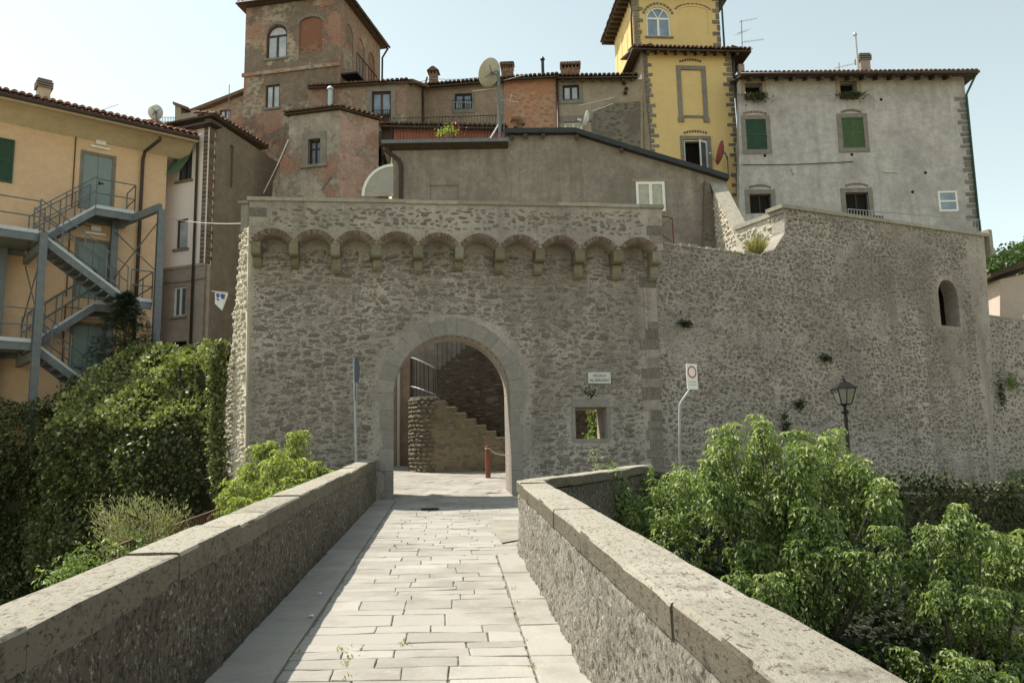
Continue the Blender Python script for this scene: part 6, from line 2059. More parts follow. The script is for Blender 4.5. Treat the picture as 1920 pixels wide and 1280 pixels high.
lw_ = [(-1.6, zut - 2.3, -.9, zut - .75), (-2.9, zut - 2.3, -2.2, zut - .75), (-4.1, zut - 2.3, -3.4, zut - .75)]
wall_mb(FUl, [(-dep, hz0 - 2.5), (0, hz0 - 2.5), (0, zut), (-dep, zut)], [arch_pts(r[0], r[2], r[1], r[3]) for r in lw_], 0, .3, .12).build('wall', M['yellow'], yt)
for r in lw_: backing(FUl, yt, r, -.10, M['yellow'], 'blind_arch')
house_block(yt, FU, u0_ + .02, u1_ - .003, zlo, zut, -.02, dep, M['yellow'])
ov3 = .6
cc = [FU.pt(u0_ - ov3, zut, ov3), FU.pt(u1_ + ov3, zut, ov3), FU.pt(u1_ + ov3, zut, -dep - ov3), FU.pt(u0_ - ov3, zut, -dep - ov3)]
apx = FU.pt((u0_ + u1_) / 2, zut + 1.3, -dep / 2)
mb = MB(); mb.add(cc + [apx] + [c + Vector((0, 0, .1)) for c in cc] + [apx + Vector((0, 0, .1))], [(0, 1, 2, 3), (5, 6, 9), (6, 7, 9), (7, 8, 9), (8, 5, 9), (0, 5, 6, 1), (1, 6, 7, 2), (2, 7, 8, 3), (3, 8, 5, 0)])
mb.build('roof', M['timber'], yt)
tiles_on(yt, FUl, -dep - ov3, ov3, zut + .08, zut + .08, ov3 + .04, 2, math.radians(20), M['tile'], .2, .42, 73)
for k in range(12):
    s = -dep - .3 + (dep + .6) * k / 11
    MB().bar(FUl.pt(s, zut - .07, ov3 - .05), FUl.pt(s, zut - .07, -.1), .09, .12).build('rafter', M['timber'], yt)
pipe(yt, [FU.pt(u1_ + .1, zut, .15), FU.pt(u1_ + .1, zlo + .5, .15)], .05, 'gutter_green')
pipe(yt, [FUl.pt(-.12, zut, .1), FUl.pt(-.12, zlo + .5, .1)], .05, 'gutter')
# main lower mass behind (keeps the tower closed)
house_block(yt, FYT, sl + .02, FYT.px(1372, 200)[0], 2, zel, -.02, 6, M['yellow'])

# ================================================================== grey building on the right
FGB = Frame(at(1600, 250, 36).x, 36, .0)
M['grey_big'] = plaster('pale_grey_render', (0.335, 0.31, 0.295), .18, (0.165, 0.15, 0.14), .85, bump=.008, streak=.7)
gb = thing('grey_building', 'large pale grey rendered building with green shutters and a tiled roof on the right', 'building', FGB.pt(0, 3))
W_ = dict(a=FGB.rect(1397, 157, 1429, 179), b=FGB.rect(1575, 153, 1606, 178), c=FGB.rect(1399, 224, 1437, 281), d=FGB.rect(1579, 221, 1620, 278), e=FGB.rect(1406, 364, 1446, 400), f=FGB.rect(1587, 361, 1630, 420), g=FGB.rect(1760, 358, 1796, 396))
hl = [hole(v) for v in W_.values()]
face(FGB, gb, [(1386, 150), (1807, 143), (1836, 446), (1836, 500), (1386, 500)], hl, M['grey_big'], .4, [.45, .45, .1, .1, .3, .3, .08])
for k in 'ab':
    backing(FGB, gb, W_[k], -.44); surround(FGB, gb, W_[k], .19, .03, M['row4'], bottom=0)
for k, m in (('c', 'green_shut'), ('d', 'green_shut2')):
    backing(FGB, gb, W_[k], -.09); shutters(FGB, gb, W_[k], -.05, M[m], 2, 20); surround(FGB, gb, W_[k], .19, .025, M['surround'])
for k in 'ef':
    backing(FGB, gb, W_[k], -.28, M['dark']); framed(FGB, gb, W_[k], -.2, M['wood_dark'], M['dark'], 2, 1, .06); surround(FGB, gb, W_[k], .2, .025, M['surround'], bottom=0)
framed(FGB, gb, W_['g'], -.06, M['white'], M['pane_blue'], 1, 2, .08)
for (u0, u1, v) in ((1393, 1438, 214), (1577, 1615, 211), (1585, 1628, 349), (1404, 1446, 352)):
    n = 10
    for k in range(n):
        u = u0 + (u1 - u0) * (k + .5) / n; bow = 4 * (1 - ((k + .5) / n * 2 - 1) ** 2)
        s, z = FGB.px(u, v - bow, 0)
        mb = MB(); mb.tone = .6 + .4 * R.random(); mb.fbox(FGB, s - .04, z - .055, s + .04, z + .055, -.02, .008); mb.build('brick', M['brick'], gb, tone=True)
quoins(FGB, gb, ((1809, 180), (1834, 425)), -1, 22, M['quoin'], .15, .5)
for (u, v) in ((1652, 187), (1434, 292), (1597, 290), (1735, 324), (1711, 360)):
    MB().lathe(FGB.pt(*FGB.px(u, v, .0), -.01), [(.05, 0), (.07, .02), (.03, .025)], 8, FGB.n).build('vent_hole', M['dark'], gb)
for (u0, v0, u1, v1) in ((1482, 317, 1487, 328), (1656, 324, 1682, 325)):
    MB().bar(FGB.pt(*FGB.px(u0, v0, 0), -.006), FGB.pt(*FGB.px(u1, v1, 0), -.006), .05, .02).build('wall_scar', M['dirty'], gb)
e0, e1 = FGB.px(1388, 140, .6), FGB.px(1834, 136, .6)
pit3 = math.radians(16)
roofb = roof_deck(gb, FGB, e0[0], e1[0], e0[1] - .07, e1[1] - .07, .6, 6, pit3, M['timber'])
tiles_on(gb, FGB, e0[0], e1[0], e0[1] + .02, e1[1] + .02, .65, 5, pit3, M['tile'], .2, .42, 74)
rafters(gb, FGB, e0[0] + .2, e1[0] - .9, e0[1] - .07, e1[1] - .07, .6, 15, pit3, .12, .14)
sr_ = FGB.px(1809, 200)[0]
FGr = Frame.__new__(Frame); FGr.o = FGB.pt(sr_, 0); FGr.e = Vector((0, 1, 0)); FGr.n = Vector((1, 0, 0))
MBq = MB(); zq_ = e1[1] - .07
cq_ = [FGB.pt(e1[0], zq_, .6), FGB.pt(e1[0], zq_, -5.5), FGB.pt(sr_ - .1, zq_ + .25, -5.5), FGB.pt(sr_ - .1, zq_ + .25, -.1)]
MBq.prism([c - Vector((0, 0, .01)) for c in cq_], Vector((0, 0, .09))); MBq.build('side_eave', M['timber'], gb)
house_block(gb, FGB, FGB.px(1388, 200)[0], FGB.px(1836, 440)[0] + .0, 2.0, FGB.px(1600, 250)[1], -.05, 6, M['grey_big'])
pipe(gb, [FGB.pt(e1[0] - .1, e1[1] - .1, .55), FGB.pt(*FGB.px(1812, 178, .1), .1), FGB.pt(*FGB.px(1838, 440, .1), .1)], .05, 'gutter_green')
pipe(gb, [FGB.pt(e0[0], e0[1] - .02, .7), FGB.pt(e1[0], e1[1] - .02, .7)], .06, 'gutter', 'gutter')
chimney(roofb, FGB, 1624, 132, 100, 18, -1.2, M['pink_low'], 'slabs')
chimney(roofb, FGB, 1609, 132, 66, 5, -1.0, M['alu'], 'pipe', 'flue_pipe')
chimney(roofb, FGB, 1391, 136, 120, 11, -1.2, M['pink_low'], 'plain')
# flowers hanging in the two top windows
for k, lab in (('a', 'grey green trailing plant in the top left window of the grey building'), ('b', 'grey green trailing plant in the top right window of the grey building')):
    r = W_[k]
    cpos = FGB.pt((r[0] + r[2]) / 2, r[1], .15)
    fl = thing('window_plant', lab, 'plant', cpos, 'window plants')
    mb = MB(); mb.fbox(FGB, r[0] - .05, r[1] - .22, r[2] + .05, r[1] - .02, .02, .22); mb.build('planter', M['gutter'], fl)
    n = 420
    P = np.array([tuple(FGB.pt((r[0] + r[2]) / 2 + R.gauss(0, .34), r[1] - .12 - abs(R.gauss(0, .20 if k == 'a' else .12)) + .12, .15 + R.uniform(0, .22))) for _ in range(n)])
    foliage('foliage', [scatter_leaves(P, unit(NR.normal(size=P.shape) + np.array([0, -1, 0])), .085, tone=.35)], M['leaf_ivy'], fl)
# terrace railing in front of it
FTR = Frame(at(1720, 420, 33).x, 33, .25)
tr_ = thing('terrace_railing', 'pale iron railing on the terrace before the grey building', 'railing', FTR.pt(0, 9))
l = FTR.px(1590, 392); rr_ = FTR.px(1838, 412)
MB().tube([FTR.pt(*l), FTR.pt(*rr_)], .018, 6).build('top_rail', M['grey_pole'], tr_)
mb = MB(); n = 46
for k in range(n + 1):
    f = k / n; s = l[0] + (rr_[0] - l[0]) * f; z = l[1] + (rr_[1] - l[1]) * f
    mb.tube([FTR.pt(s, z, 0), FTR.pt(s, z - 1.1, 0)], .011, 4)
mb.build('bars', M['grey_pole'], tr_, kind='stuff')
mb = MB(); a = FTR.rect(1660, 394, 1680, 414); mb.fbox(FTR, a[0], a[1], a[2], a[3], -.8, -.75); mb.solo('cage_panel', M['gutter'], 'small dark panel leaning behind the terrace railing', 'panel')
# ------------------------------------------------------------------ little house at the right edge and the wooded hill
FH = Frame(at(1890, 550, 42).x, 42, -.1)
M['mauve'] = plaster('mauve_plaster', (0.33, 0.265, 0.235), .05, stain_amt=.2)
sh = thing('edge_house', 'small mauve house with a dark eave at the right edge of the view', 'house', FH.pt(1, 2))
face(FH, sh, [(1875, 524), (1960, 505), (1960, 700), (1875, 700)], [], M['mauve'], 3)
a, b = FH.px(1858, 518, .5), FH.px(1965, 486, .5)
mb = MB(); mb.prism([FH.pt(*a, .5), FH.pt(*b, .5), FH.pt(b[0], b[1] + .28, .5), FH.pt(a[0], a[1] + .16, .5)], -FH.n * 4); mb.build('roof', M['timber'], sh)
mb = MB(); mb.fbox(FH, FH.px(1895, 590)[0], 4, FH.px(1960, 590)[0], FH.px(1900, 586, 2)[1], 1.2, 2.0); mb.solo('rubble_heap', M['coping'], 'pale stone ledge below the mauve house', 'ledge')
hx = [90 + 6 * i for i in range(30)]; hy = [160 + 9 * i for i in range(20)]
def hill_z(x, y):
    px_ = 960 + FPX * x / y
    crest = 62 - 10 * ((y - 200) / 100) ** 2 * 0
    return -8 + 81 * math.exp(-((x - 200) / 110) ** 2) * min(1, (y - 150) / 110) + 4 * fbm(x * .03, y * .03, 2)
M['hill'] = flat('wooded_hill', (0.035, 0.05, 0.02), .95, var=.3, scale=.05)
hs = grid_sheet('hill', hx, hy, hill_z, M['hill'])
P, T = [], []
rh = np.random.default_rng(5)
for _ in range(2300):
    x, y = rh.uniform(95, 255), rh.uniform(165, 320)
    if not .50 < x / y < .75: continue
    z = hill_z(x, y)
    n = 46; r = rh.uniform(1.8, 3.6); t = rh.uniform(.2, .75)
    dd = unit(rh.normal(size=(n, 3)) + np.array([0, -.3, .5]))
    P.append(np.array([x, y, z + r * .9]) + dd * r * np.array([1, 1, 1.25]) * rh.uniform(.75, 1.05, (n, 1))); T.append(np.clip(rh.normal(t, .1, n), 0, 1))
P = np.vstack(P); T = np.concatenate(T)
lv = leaf_arrays(P, unit(rh.normal(size=P.shape)), rh.uniform(.7, 1.5, len(P)), .9, .1, rh, T)
M['leaf_hill'] = leaf_mat('hill_leaf', (0.028, 0.05, 0.018), (0.06, 0.09, 0.03), (0.13, 0.16, 0.055), .3)
me = make_mesh('hill_wood', lv[0], lv[1], M['leaf_hill'], None, False, None, lv[2])
o = link_mesh('hill_wood', me); o['kind'] = 'stuff'; o['label'] = 'sunlit green wood covering the far hillside'

# ================================================================== ivy covered retaining wall on the left
rv_ = np.random.default_rng(31)
# wall line in plan: from the gate flank to the left
iv = [at(414, 700, 22.0), at(205, 700, 24.0), at(150, 745, 25.5), at(-60, 750, 25.0)]
ivx = [(p.x, p.y) for p in iv]
def ztop_ivy(u): 
    return np.interp(u, [-60, 0, 60, 130, 180, 205, 260, 330, 400, 420], [742, 745, 748, 735, 700, 660, 652, 655, 648, 640])
M['wall_dark'] = flat('overgrown_wall', (0.04, 0.042, 0.022), .95, var=.4, scale=2, bump=.05)
iw = thing('ivy_wall', 'retaining wall wholly overgrown with dark ivy, its top in the sun, left of the gate', 'ivy wall', (ivx[1][0], ivx[1][1], -4))
mb = MB()
segs = []
for (a, b), (pa_, pb2) in zip(zip(ivx, ivx[1:]), zip(iv, iv[1:])):
    A_, B_ = Vector((*a, -6.8)), Vector((*b, -6.8))
    zA_, zB_ = min(pa_.z, 9), min(pb2.z, 9)
    segs.append((A_, B_))
P, N, T = [], [], []
def ivy_pts(A_, B_, n, ua, ub):
    t = rv_.random(n)
    x = A_.x + (B_.x - A_.x) * t; y = A_.y + (B_.y - A_.y) * t
    u = ua + (ub - ua) * t
    vt = ztop_ivy(u)
    zt = np.array([at(uu, vv, yy).z for uu, vv, yy in zip(u, vt, y)])
    f = rv_.random(n) ** .85
    zb_ = -3.2
    z = zt - (zt - zb_) * f
    nx, ny = (B_ - A_).normalized().y, -(B_ - A_).normalized().x
    if ny > 0: nx, ny = -nx, -ny
    bul = np.array([.60 + .75 * MN.noise(Vector((xx * .55, yy * .55, zz * .5))) + .50 * MN.noise(Vector((xx * 1.5, yy, zz * 1.3))) + .22 * MN.noise(Vector((xx * 4, yy, zz * 4))) for xx, yy, zz in zip(x, y, z)])
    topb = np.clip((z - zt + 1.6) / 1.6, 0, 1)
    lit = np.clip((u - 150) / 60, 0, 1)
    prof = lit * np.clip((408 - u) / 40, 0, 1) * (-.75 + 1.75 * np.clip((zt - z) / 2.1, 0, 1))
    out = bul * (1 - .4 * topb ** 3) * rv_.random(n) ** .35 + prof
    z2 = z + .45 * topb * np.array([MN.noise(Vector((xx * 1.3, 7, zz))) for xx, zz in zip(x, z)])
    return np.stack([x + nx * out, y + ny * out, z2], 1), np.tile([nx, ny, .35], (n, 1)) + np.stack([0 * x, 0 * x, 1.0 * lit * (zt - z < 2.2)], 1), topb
parts = []
for (A_, B_), (ua, ub), n in zip(segs, ((414, 205), (205, 150), (150, -60)), (26000, 9000, 17000)):
    p_, n_, tb = ivy_pts(A_, B_, n, ua, ub)
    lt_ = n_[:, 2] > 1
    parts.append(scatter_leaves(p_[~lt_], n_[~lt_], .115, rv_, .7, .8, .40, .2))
    if lt_.any(): parts.append(scatter_leaves(p_[lt_], n_[lt_], .115, rv_, .5, .8, .74, .2))  # paler tone puts sunlight into the leaves near the top
# mound of growth on top, going back from the edge
n = 9000
t = rv_.random(n); A_, B_ = segs[0]
x = A_.x + (B_.x - A_.x) * t; y = A_.y + (B_.y - A_.y) * t
back = .6 + rv_.random(n) * 1.6
u = 414 + (205 - 414) * t
zt = np.array([at(uu, vv, yy).z for uu, vv, yy in zip(u, ztop_ivy(u), y)])
hump = np.array([.30 * MN.noise(Vector((xx * .8, bb, 2))) + .18 * MN.noise(Vector((xx * 2.2, bb * 2, 5))) for xx, bb in zip(x, back)])
pt = np.stack([x - .1 * back, y + back, zt - .05 + hump + rv_.normal(0, .08, n)], 1)
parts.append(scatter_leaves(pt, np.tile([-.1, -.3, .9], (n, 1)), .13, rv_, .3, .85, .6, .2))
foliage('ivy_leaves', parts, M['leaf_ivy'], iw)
mb = MB()
for (A_, B_), (pa_, pb2) in zip(segs, zip(iv, iv[1:])):
    zt_ = min(at(414, 655, A_.y).z, 4.6) if A_.y < 23 else 3.4
    mb.obox(A_, B_ - A_, Vector((.2, 1.0, 0)) * .5, Vector((0, 0, (5.0 if A_.y < 23.5 else 4.0) - .4 + 6.8 - (0 if A_.y < 23.5 else .8))))
mb.build('masonry', M['wall_dark'], iw)
# ground behind the wall, at the foot of the houses
V = [(-7.5, 22.6, 4.3), (-11.5, 24.6, 4.2), (-17, 26, 3.4), (-30, 30, 3.4), (-30, 44, 3.4), (-8, 44, 4.5), (-7.2, 24, 4.4)]
structure(link_mesh('upper_ground', make_mesh('upper_ground', V, [(0, 1, 6), (1, 2, 3, 4, 5, 6)], M['soil'])))
# ivy strip running down beside the sunlit flank
n = 3800
t = rv_.random(n)
uu = np.interp(t, [0, .2, .5, .8, 1], [408, 402, 399, 404, 412]); vv = 640 + 300 * t
pp = np.array([at(a + w, b, 20.9 - .2 * q) for a, b, q, w in zip(uu, vv, rv_.random(n), rv_.normal(6, 8, n))])
iv2 = thing('climbing_ivy', 'bright strip of ivy climbing beside the sunlit flank of the gate', 'ivy', (pp[:, 0].mean(), pp[:, 1].mean(), pp[:, 2].min()))
foliage('ivy_leaves', [scatter_leaves(pp, np.tile([-.5, -.7, .4], (n, 1)), .10, rv_, .6, .8, .62, .2)], M['leaf_ivy'], iv2)
MB().tube([at(410, 940, 21.0), at(404, 800, 21.0), at(406, 650, 21.0)], .03, 6).build('stem', M['bark'], iv2)

# ================================================================== shrubs and trees
def plant(name, label, cat, base, clumps, mat, leaf, trunk=None, dens=1.0, droop=.9, upn=.6, leaflets=5, per=5, width=.4, group=None, seed=1, length=None, bark='bark', hollow=None, tv=None, rosette=False):
    """clumps: (u, v, Y, radius in pixels of the photograph, tone)."""
    rng = np.random.default_rng(seed)
    th = thing(name, label, cat, base, group)
    parts = []
    limbs = []
    for (u, v, Y, rp, tone) in clumps:
        c = at(u, v, Y); r = rp * .92 * Y / FPX
        n = max(4, int(dens * 26 * (r / leaf / 4.5) ** 2))
        if rosette: parts.append(rosettes(c, r, max(3, int(dens * 5.2 * (r / leaf / 3.2) ** 2)), leaf, rng, tone, droop, width))
        else: parts.append(shoots(c, r, n, leaf, per, (length or r * .55), droop, upn, rng, 1.0, tone, leaflets, width))
        limbs.append((c, r))
    V, F_, t_ = merge(parts)
    foliage('foliage', [(V, F_, t_)], M[mat], th)
    base = Vector(base)
    if trunk:
        top = sum((c for c, r in limbs), Vector()) / len(limbs)
        fork = base.lerp(top, .35)
        MB().tube([base, base.lerp(fork, .5) + Vector((.04, 0, 0)), fork], [trunk, trunk * .85, trunk * .7], 8).build('trunk', M[bark], th, smooth=True)
        for c, r in limbs:
            mid = fork.lerp(c, .5) + Vector((R.uniform(-.1, .1), R.uniform(-.1, .1), -.05))
            MB().tube([fork, mid, c], [trunk * .34, trunk * .2, .006], 6).build('limb', M[bark], th, smooth=True)
    return th

def jitter_y(cl, amp=.9, seed=0):
    r_ = random.Random(seed)
    return [(u, v, Y + r_.uniform(-amp, amp), rp, t) for u, v, Y, rp, t in cl]

TY = 12.0
big = [(1365, 812, TY, 30, .6), (1360, 850, TY, 36, .55), (1425, 795, TY, 28, .62), (1425, 840, TY, 42, .55), (1500, 818, TY, 30, .6), (1505, 860, TY, 44, .55), (1550, 822, TY, 30, .6), (1560, 868, TY, 40, .55),
       (1325, 872, TY, 24, .6), (1350, 905, TY, 42, .55), (1400, 900, TY, 52, .5), (1470, 905, TY, 56, .5), (1540, 920, TY, 56, .5), (1600, 868, TY, 28, .6), (1615, 905, TY, 38, .56), (1645, 915, TY, 26, .6),
       (1375, 960, TY - .4, 58, .48), (1450, 975, TY - .5, 60, .46), (1530, 985, TY - .5, 60, .46), (1600, 965, TY - .3, 50, .5), (1660, 955, TY, 30, .52), (1665, 1000, TY, 30, .5),
       (1410, 1035, TY - .8, 52, .42), (1500, 1050, TY - .9, 58, .40), (1585, 1045, TY - .6, 52, .42), (1640, 1050, TY - .5, 36, .45),
       (1390, 1085, TY - 1.2, 40, .48), (1455, 1110, TY - 1.3, 48, .46), (1530, 1125, TY - 1.2, 48, .36), (1605, 1105, TY - .5, 34, .36), (1440, 1160, TY - 1.6, 38, .46), (1510, 1175, TY - 1.5, 36, .34)]
plant('leafy_tree', 'big bright green leafy tree growing up behind the right parapet, in front of the lamp', 'tree', at(1500, 1500, TY), jitter_y(big, .7, 3), 'leaf_tree', .088, .11, 1.25, .8, .85, 5, 5, .45, 'trees by the bridge', 41, .38, rosette=True)
T2 = 11.0
sec = [(1790, 962, T2, 24, .6), (1735, 990, T2, 24, .58), (1770, 1015, T2, 34, .52), (1790, 985, T2, 22, .56), (1838, 1005, T2, 30, .58), (1885, 1012, T2, 30, .58), (1925, 1020, T2, 30, .55), (1715, 1062, T2, 28, .58), (1740, 1075, T2, 26, .55), (1800, 1060, T2, 46, .48), (1865, 1070, T2, 50, .48),
       (1920, 1075, T2, 40, .46), (1770, 1120, T2 - .3, 40, .46), (1840, 1135, T2 - .4, 50, .44), (1905, 1140, T2 - .3, 48, .42), (1735, 1140, T2 - .3, 26, .5), (1800, 1190, T2 - .6, 44, .42), (1870, 1205, T2 - .6, 50, .42), (1925, 1210, T2 - .5, 40, .40), (1790, 1245, T2 - .9, 40, .46), (1850, 1265, T2 - .9, 46, .44), (1915, 1275, T2 - .9, 46, .4), (1700, 1240, T2 - .9, 34, .34), (1740, 1265, T2 - .9, 38, .36)]
plant('leafy_tree', 'smaller leafy tree at the right edge of the view, lower than the big one', 'tree', at(1830, 1560, T2), jitter_y(sec, .6, 4), 'leaf_tree', .085, .09, 1.2, .8, .85, 5, 5, .45, 'trees by the bridge', 42, .36, rosette=True)
sh1 = [(1145, 905, 13.6, 22, .5), (1150, 945, 13.4, 30, .45), (1180, 985, 13.2, 34, .42), (1205, 930, 14.0, 26, .6), (1240, 925, 14.2, 26, .62), (1275, 915, 14.4, 28, .66), (1300, 925, 14.2, 26, .6), (1225, 960, 13.8, 34, .55), (1265, 960, 13.8, 34, .52), (1300, 975, 13.6, 34, .46), (1200, 1020, 13.0, 36, .42), (1250, 1010, 13.2, 38, .42), (1290, 1030, 13.0, 36, .38), (1240, 1060, 12.4, 34, .36)]
plant('shrub', 'low tangled shrub in the corner between the return wall and the big tree', 'shrub', at(1230, 1180, 13.2), jitter_y(sh1, .3, 5), 'leaf_tree', .075, .04, 1.35, .6, .5, 5, 5, .5, None, 43, .25)
lb = [(555, 822, 17.5, 22, .6), (550, 850, 17.5, 28, .55), (510, 838, 17.2, 20, .6), (485, 840, 17.2, 18, .58), (515, 870, 17, 34, .55), (560, 885, 17, 36, .52), (598, 882, 17.2, 24, .56), (470, 885, 16.8, 30, .55), (440, 905, 16.6, 26, .58), (480, 925, 16.3, 38, .5), (530, 920, 16.3, 40, .5), (575, 915, 16.6, 30, .52), (428, 935, 16.4, 22, .58), (450, 955, 16, 32, .5), (500, 960, 16, 34, .48), (425, 968, 16, 22, .5), (615, 893, 17.4, 16, .5)]
plant('shrub', 'pale lime green bush between the left parapet and the gate wall', 'shrub', at(510, 1040, 16.5), jitter_y(lb, .35, 6), 'leaf_lime', .105, .05, 1.1, .95, .7, 5, 5, .45, None, 44, .3, rosette=True)
# stalk above it and the tall thin weed by the return wall
def weed(label, pts, Y, mat, n, leaf, spread, stem=.008, droop=.3, name='weed'):
    c = [at(u, v, Y) for u, v in pts]
    th = thing(name, label, 'plant', c[0])
    MB().tube(c, stem, 5).build('stem', M['dry_stem'], th)
    P = []
    for _ in range(n):
        t = R.random() * (len(c) - 1); i = int(t); p = c[i].lerp(c[i + 1], t - i)
        P.append((p.x + R.gauss(0, spread), p.y + R.gauss(0, spread), p.z + R.gauss(0, spread * .6)))
    P = np.array(P)
    foliage('foliage', [scatter_leaves(P, unit(NR.normal(size=P.shape) + np.array([0, 0, .3])), leaf, droop=droop, width=.4)], M[mat], th)
weed('tall thin weed standing in front of the small square window', [(1128, 985), (1120, 920), (1117, 880), (1112, 836)], 13.9, 'leaf_lime', 90, .07, .035)
weed('green weed stalk rising in front of the return wall beside the shrub', [(1165, 1010), (1150, 950), (1145, 905), (1150, 885)], 13.2, 'leaf_tree', 200, .085, .09)
weed('single drooping stalk standing up out of the lime green bush', [(552, 870), (556, 845), (557, 815)], 17.6, 'leaf_lime', 26, .10, .05)
for (u, v, Y, lab) in ((546, 492, 20.1, 'small green tuft hanging under the leftmost corbels of the gate'), (1106, 736, 20.4, 'little dark fern tuft growing below the white street plaque')):
    c = at(u, v, Y)
    th = thing('wall_tuft', lab, 'plant', c)
    P = np.array([(c.x + R.gauss(0, .09), c.y - .03 - abs(R.gauss(0, .04)), c.z + R.gauss(0, .06)) for _ in range(70)])
    foliage('foliage', [scatter_leaves(P, np.tile([0, -1, .2], (len(P), 1)), .07)], M['leaf_dark'], th)
for (u, v, w_, h_, lab) in ((1893, 716, .16, .16, 'round green weed clump on the far right wall'), (1874, 735, .08, .30, 'hanging dark weed streak on the far right wall beside the round clump'), (1470, 795, .06, .20, 'narrow dark weed hanging on the high wall above the big tree'), (1547, 672, .12, .06, 'small brown weed on the middle of the high wall'), (1283, 607, .10, .05, 'little brown tuft high on the wall right of the gate corner'), (1497, 758, .10, .06, 'small moss tuft on the high wall left of the lamp'), (1905, 905, .4, .3, 'low green bush at the foot of the far right wall')):
    s, z = (FR2 if u > 1860 else FR).px(u, v, .03)
    c = (FR2 if u > 1860 else FR).pt(s, z, .05)
    th = thing('wall_weed', lab, 'plant', c)
    n = int(120 + 900 * w_ * h_ * 4)
    P = np.array([tuple(c + FR.e * R.gauss(0, w_) + FR.n * abs(R.gauss(0, .05)) + Vector((0, 0, R.gauss(0, h_)))) for _ in range(n)])
    foliage('foliage', [scatter_leaves(P, np.tile([.4, -.9, .2], (n, 1)), .07, tone=.4)], M['leaf_tree'] if u in (1905, 1893) else M['leaf_dark'], th)
# dry feathery shrub and railing on the left ledge
dq = thing('dry_shrub', 'feathery grey green dry shrub by the rusty railing below the left parapet', 'shrub', at(260, 1085, 9.6))
br, P, D = MB(), [], []
rd = random.Random(6)
for (u0, v0, u1, v1) in ((265, 1050, 172, 952), (262, 1045, 190, 985), (262, 1040, 230, 945), (270, 1045, 210, 1005), (270, 1040, 262, 945), (285, 1030, 290, 955), (290, 1030, 335, 965), (262, 1050, 196, 1030), (280, 1035, 312, 975), (255, 1050, 205, 965)):
    Yq = 9.6 + rd.uniform(-.4, .4)
    a, b = at(u0, v0, Yq), at(u1, v1, Yq)
    MB().tube([a, a.lerp(b, .5) + Vector((0, 0, .05)), b], [.014, .008, .003], 5).build('branch', M['dry_stem'], dq)
    for _ in range(300):
        t = rd.random() ** .6; p = a.lerp(b, t); w = .05 + .11 * t * (1.15 - t)
        P.append((p.x + rd.gauss(0, w), p.y + rd.gauss(0, w), p.z + .05 * math.sin(3 * t) + rd.gauss(0, w)))
        dd = (b - a).normalized(); D.append((dd.x + rd.gauss(0, .5), dd.y + rd.gauss(0, .5), dd.z + rd.gauss(0, .5) + .3))
P, D = np.array(P), np.array(D)
foliage('foliage', [leaf_arrays(P, D, NR.uniform(.03, .065, len(P)), .22, .05)], M['leaf_dry'], dq)
plant('shrub', 'small yellow green shrub at the near end of the rusty railing', 'shrub', at(245, 1110, 9.2), [(235, 1040, 9.3, 22, .5), (255, 1030, 9.4, 20, .55), (228, 1062, 9.2, 22, .45), (262, 1055, 9.2, 22, .45), (290, 1020, 9.6, 18, .5), (310, 1010, 9.8, 16, .5)], 'leaf_tree', .05, .015, 1.3, .5, .5, 5, 4, .6, None, 45, .12)
plant('shrub', 'dark green fern like shrub lowest on the left, touching the parapet', 'shrub', at(140, 1130, 7.6), [(150, 1070, 7.8, 26, .5), (180, 1055, 8.0, 22, .55), (125, 1085, 7.6, 22, .45), (205, 1045, 8.2, 18, .5), (110, 1100, 7.4, 20, .45)], 'leaf_tree', .05, .015, 1.3, .5, .4, 7, 5, .35, None, 46, .15)
rl = thing('rusty_railing', 'rusty iron railing running down along the left side of the bridge', 'railing', at(320, 1010, 10.5))
a, b = at(412, 953, 13.0), at(196, 1031, 8.6)
MB().bar(a, b, .035, .02).build('top_rail', M['rust'], rl)
lowv = Vector((0, 0, .85))
MB().bar(a - lowv, b - lowv, .03, .02).build('bottom_rail', M['rust'], rl)
for k in range(44):
    p = a.lerp(b, k / 43); MB().tube([p, p - lowv], .008, 5).build('baluster', M['rust'], rl)
# spruce in front of the steel stair
cs = at(236, 545, 25.6)
sb = at(232, 745, 25.6)
spr = thing('spruce_tree', 'dark narrow spruce tree standing in front of the steel stair', 'tree', sb)
MB().tube([sb, cs], [.09, .01], 7).build('trunk', M['bark'], spr)
P, D = [], []
Hs = cs.z - sb.z
for k in range(230):
    f = rd.random() ** .8; z = sb.z + Hs * (.04 + .95 * f)
    L_ = (1 - f) ** .8 * 1.55 + .1; an = rd.uniform(0, 2 * math.pi)
    dx, dy = math.cos(an), math.sin(an)
    c0 = sb.lerp(cs, (z - sb.z) / Hs)
    for j in range(46):
        t = rd.random()
        sag = -.34 * L_ * t + .22 * L_ * t * t
        P.append((c0.x + dx * L_ * t + rd.gauss(0, .06 * (1 - t * .5)), c0.y + dy * L_ * t + rd.gauss(0, .06), c0.z + sag + rd.gauss(0, .035)))
        D.append((dx + rd.gauss(0, .6), dy + rd.gauss(0, .6), -.25 + rd.gauss(0, .35)))
P, D = np.array(P), np.array(D)
foliage('foliage', [leaf_arrays(P, D, NR.uniform(.08, .16, len(P)), .22, .03)], M['needle'], spr)
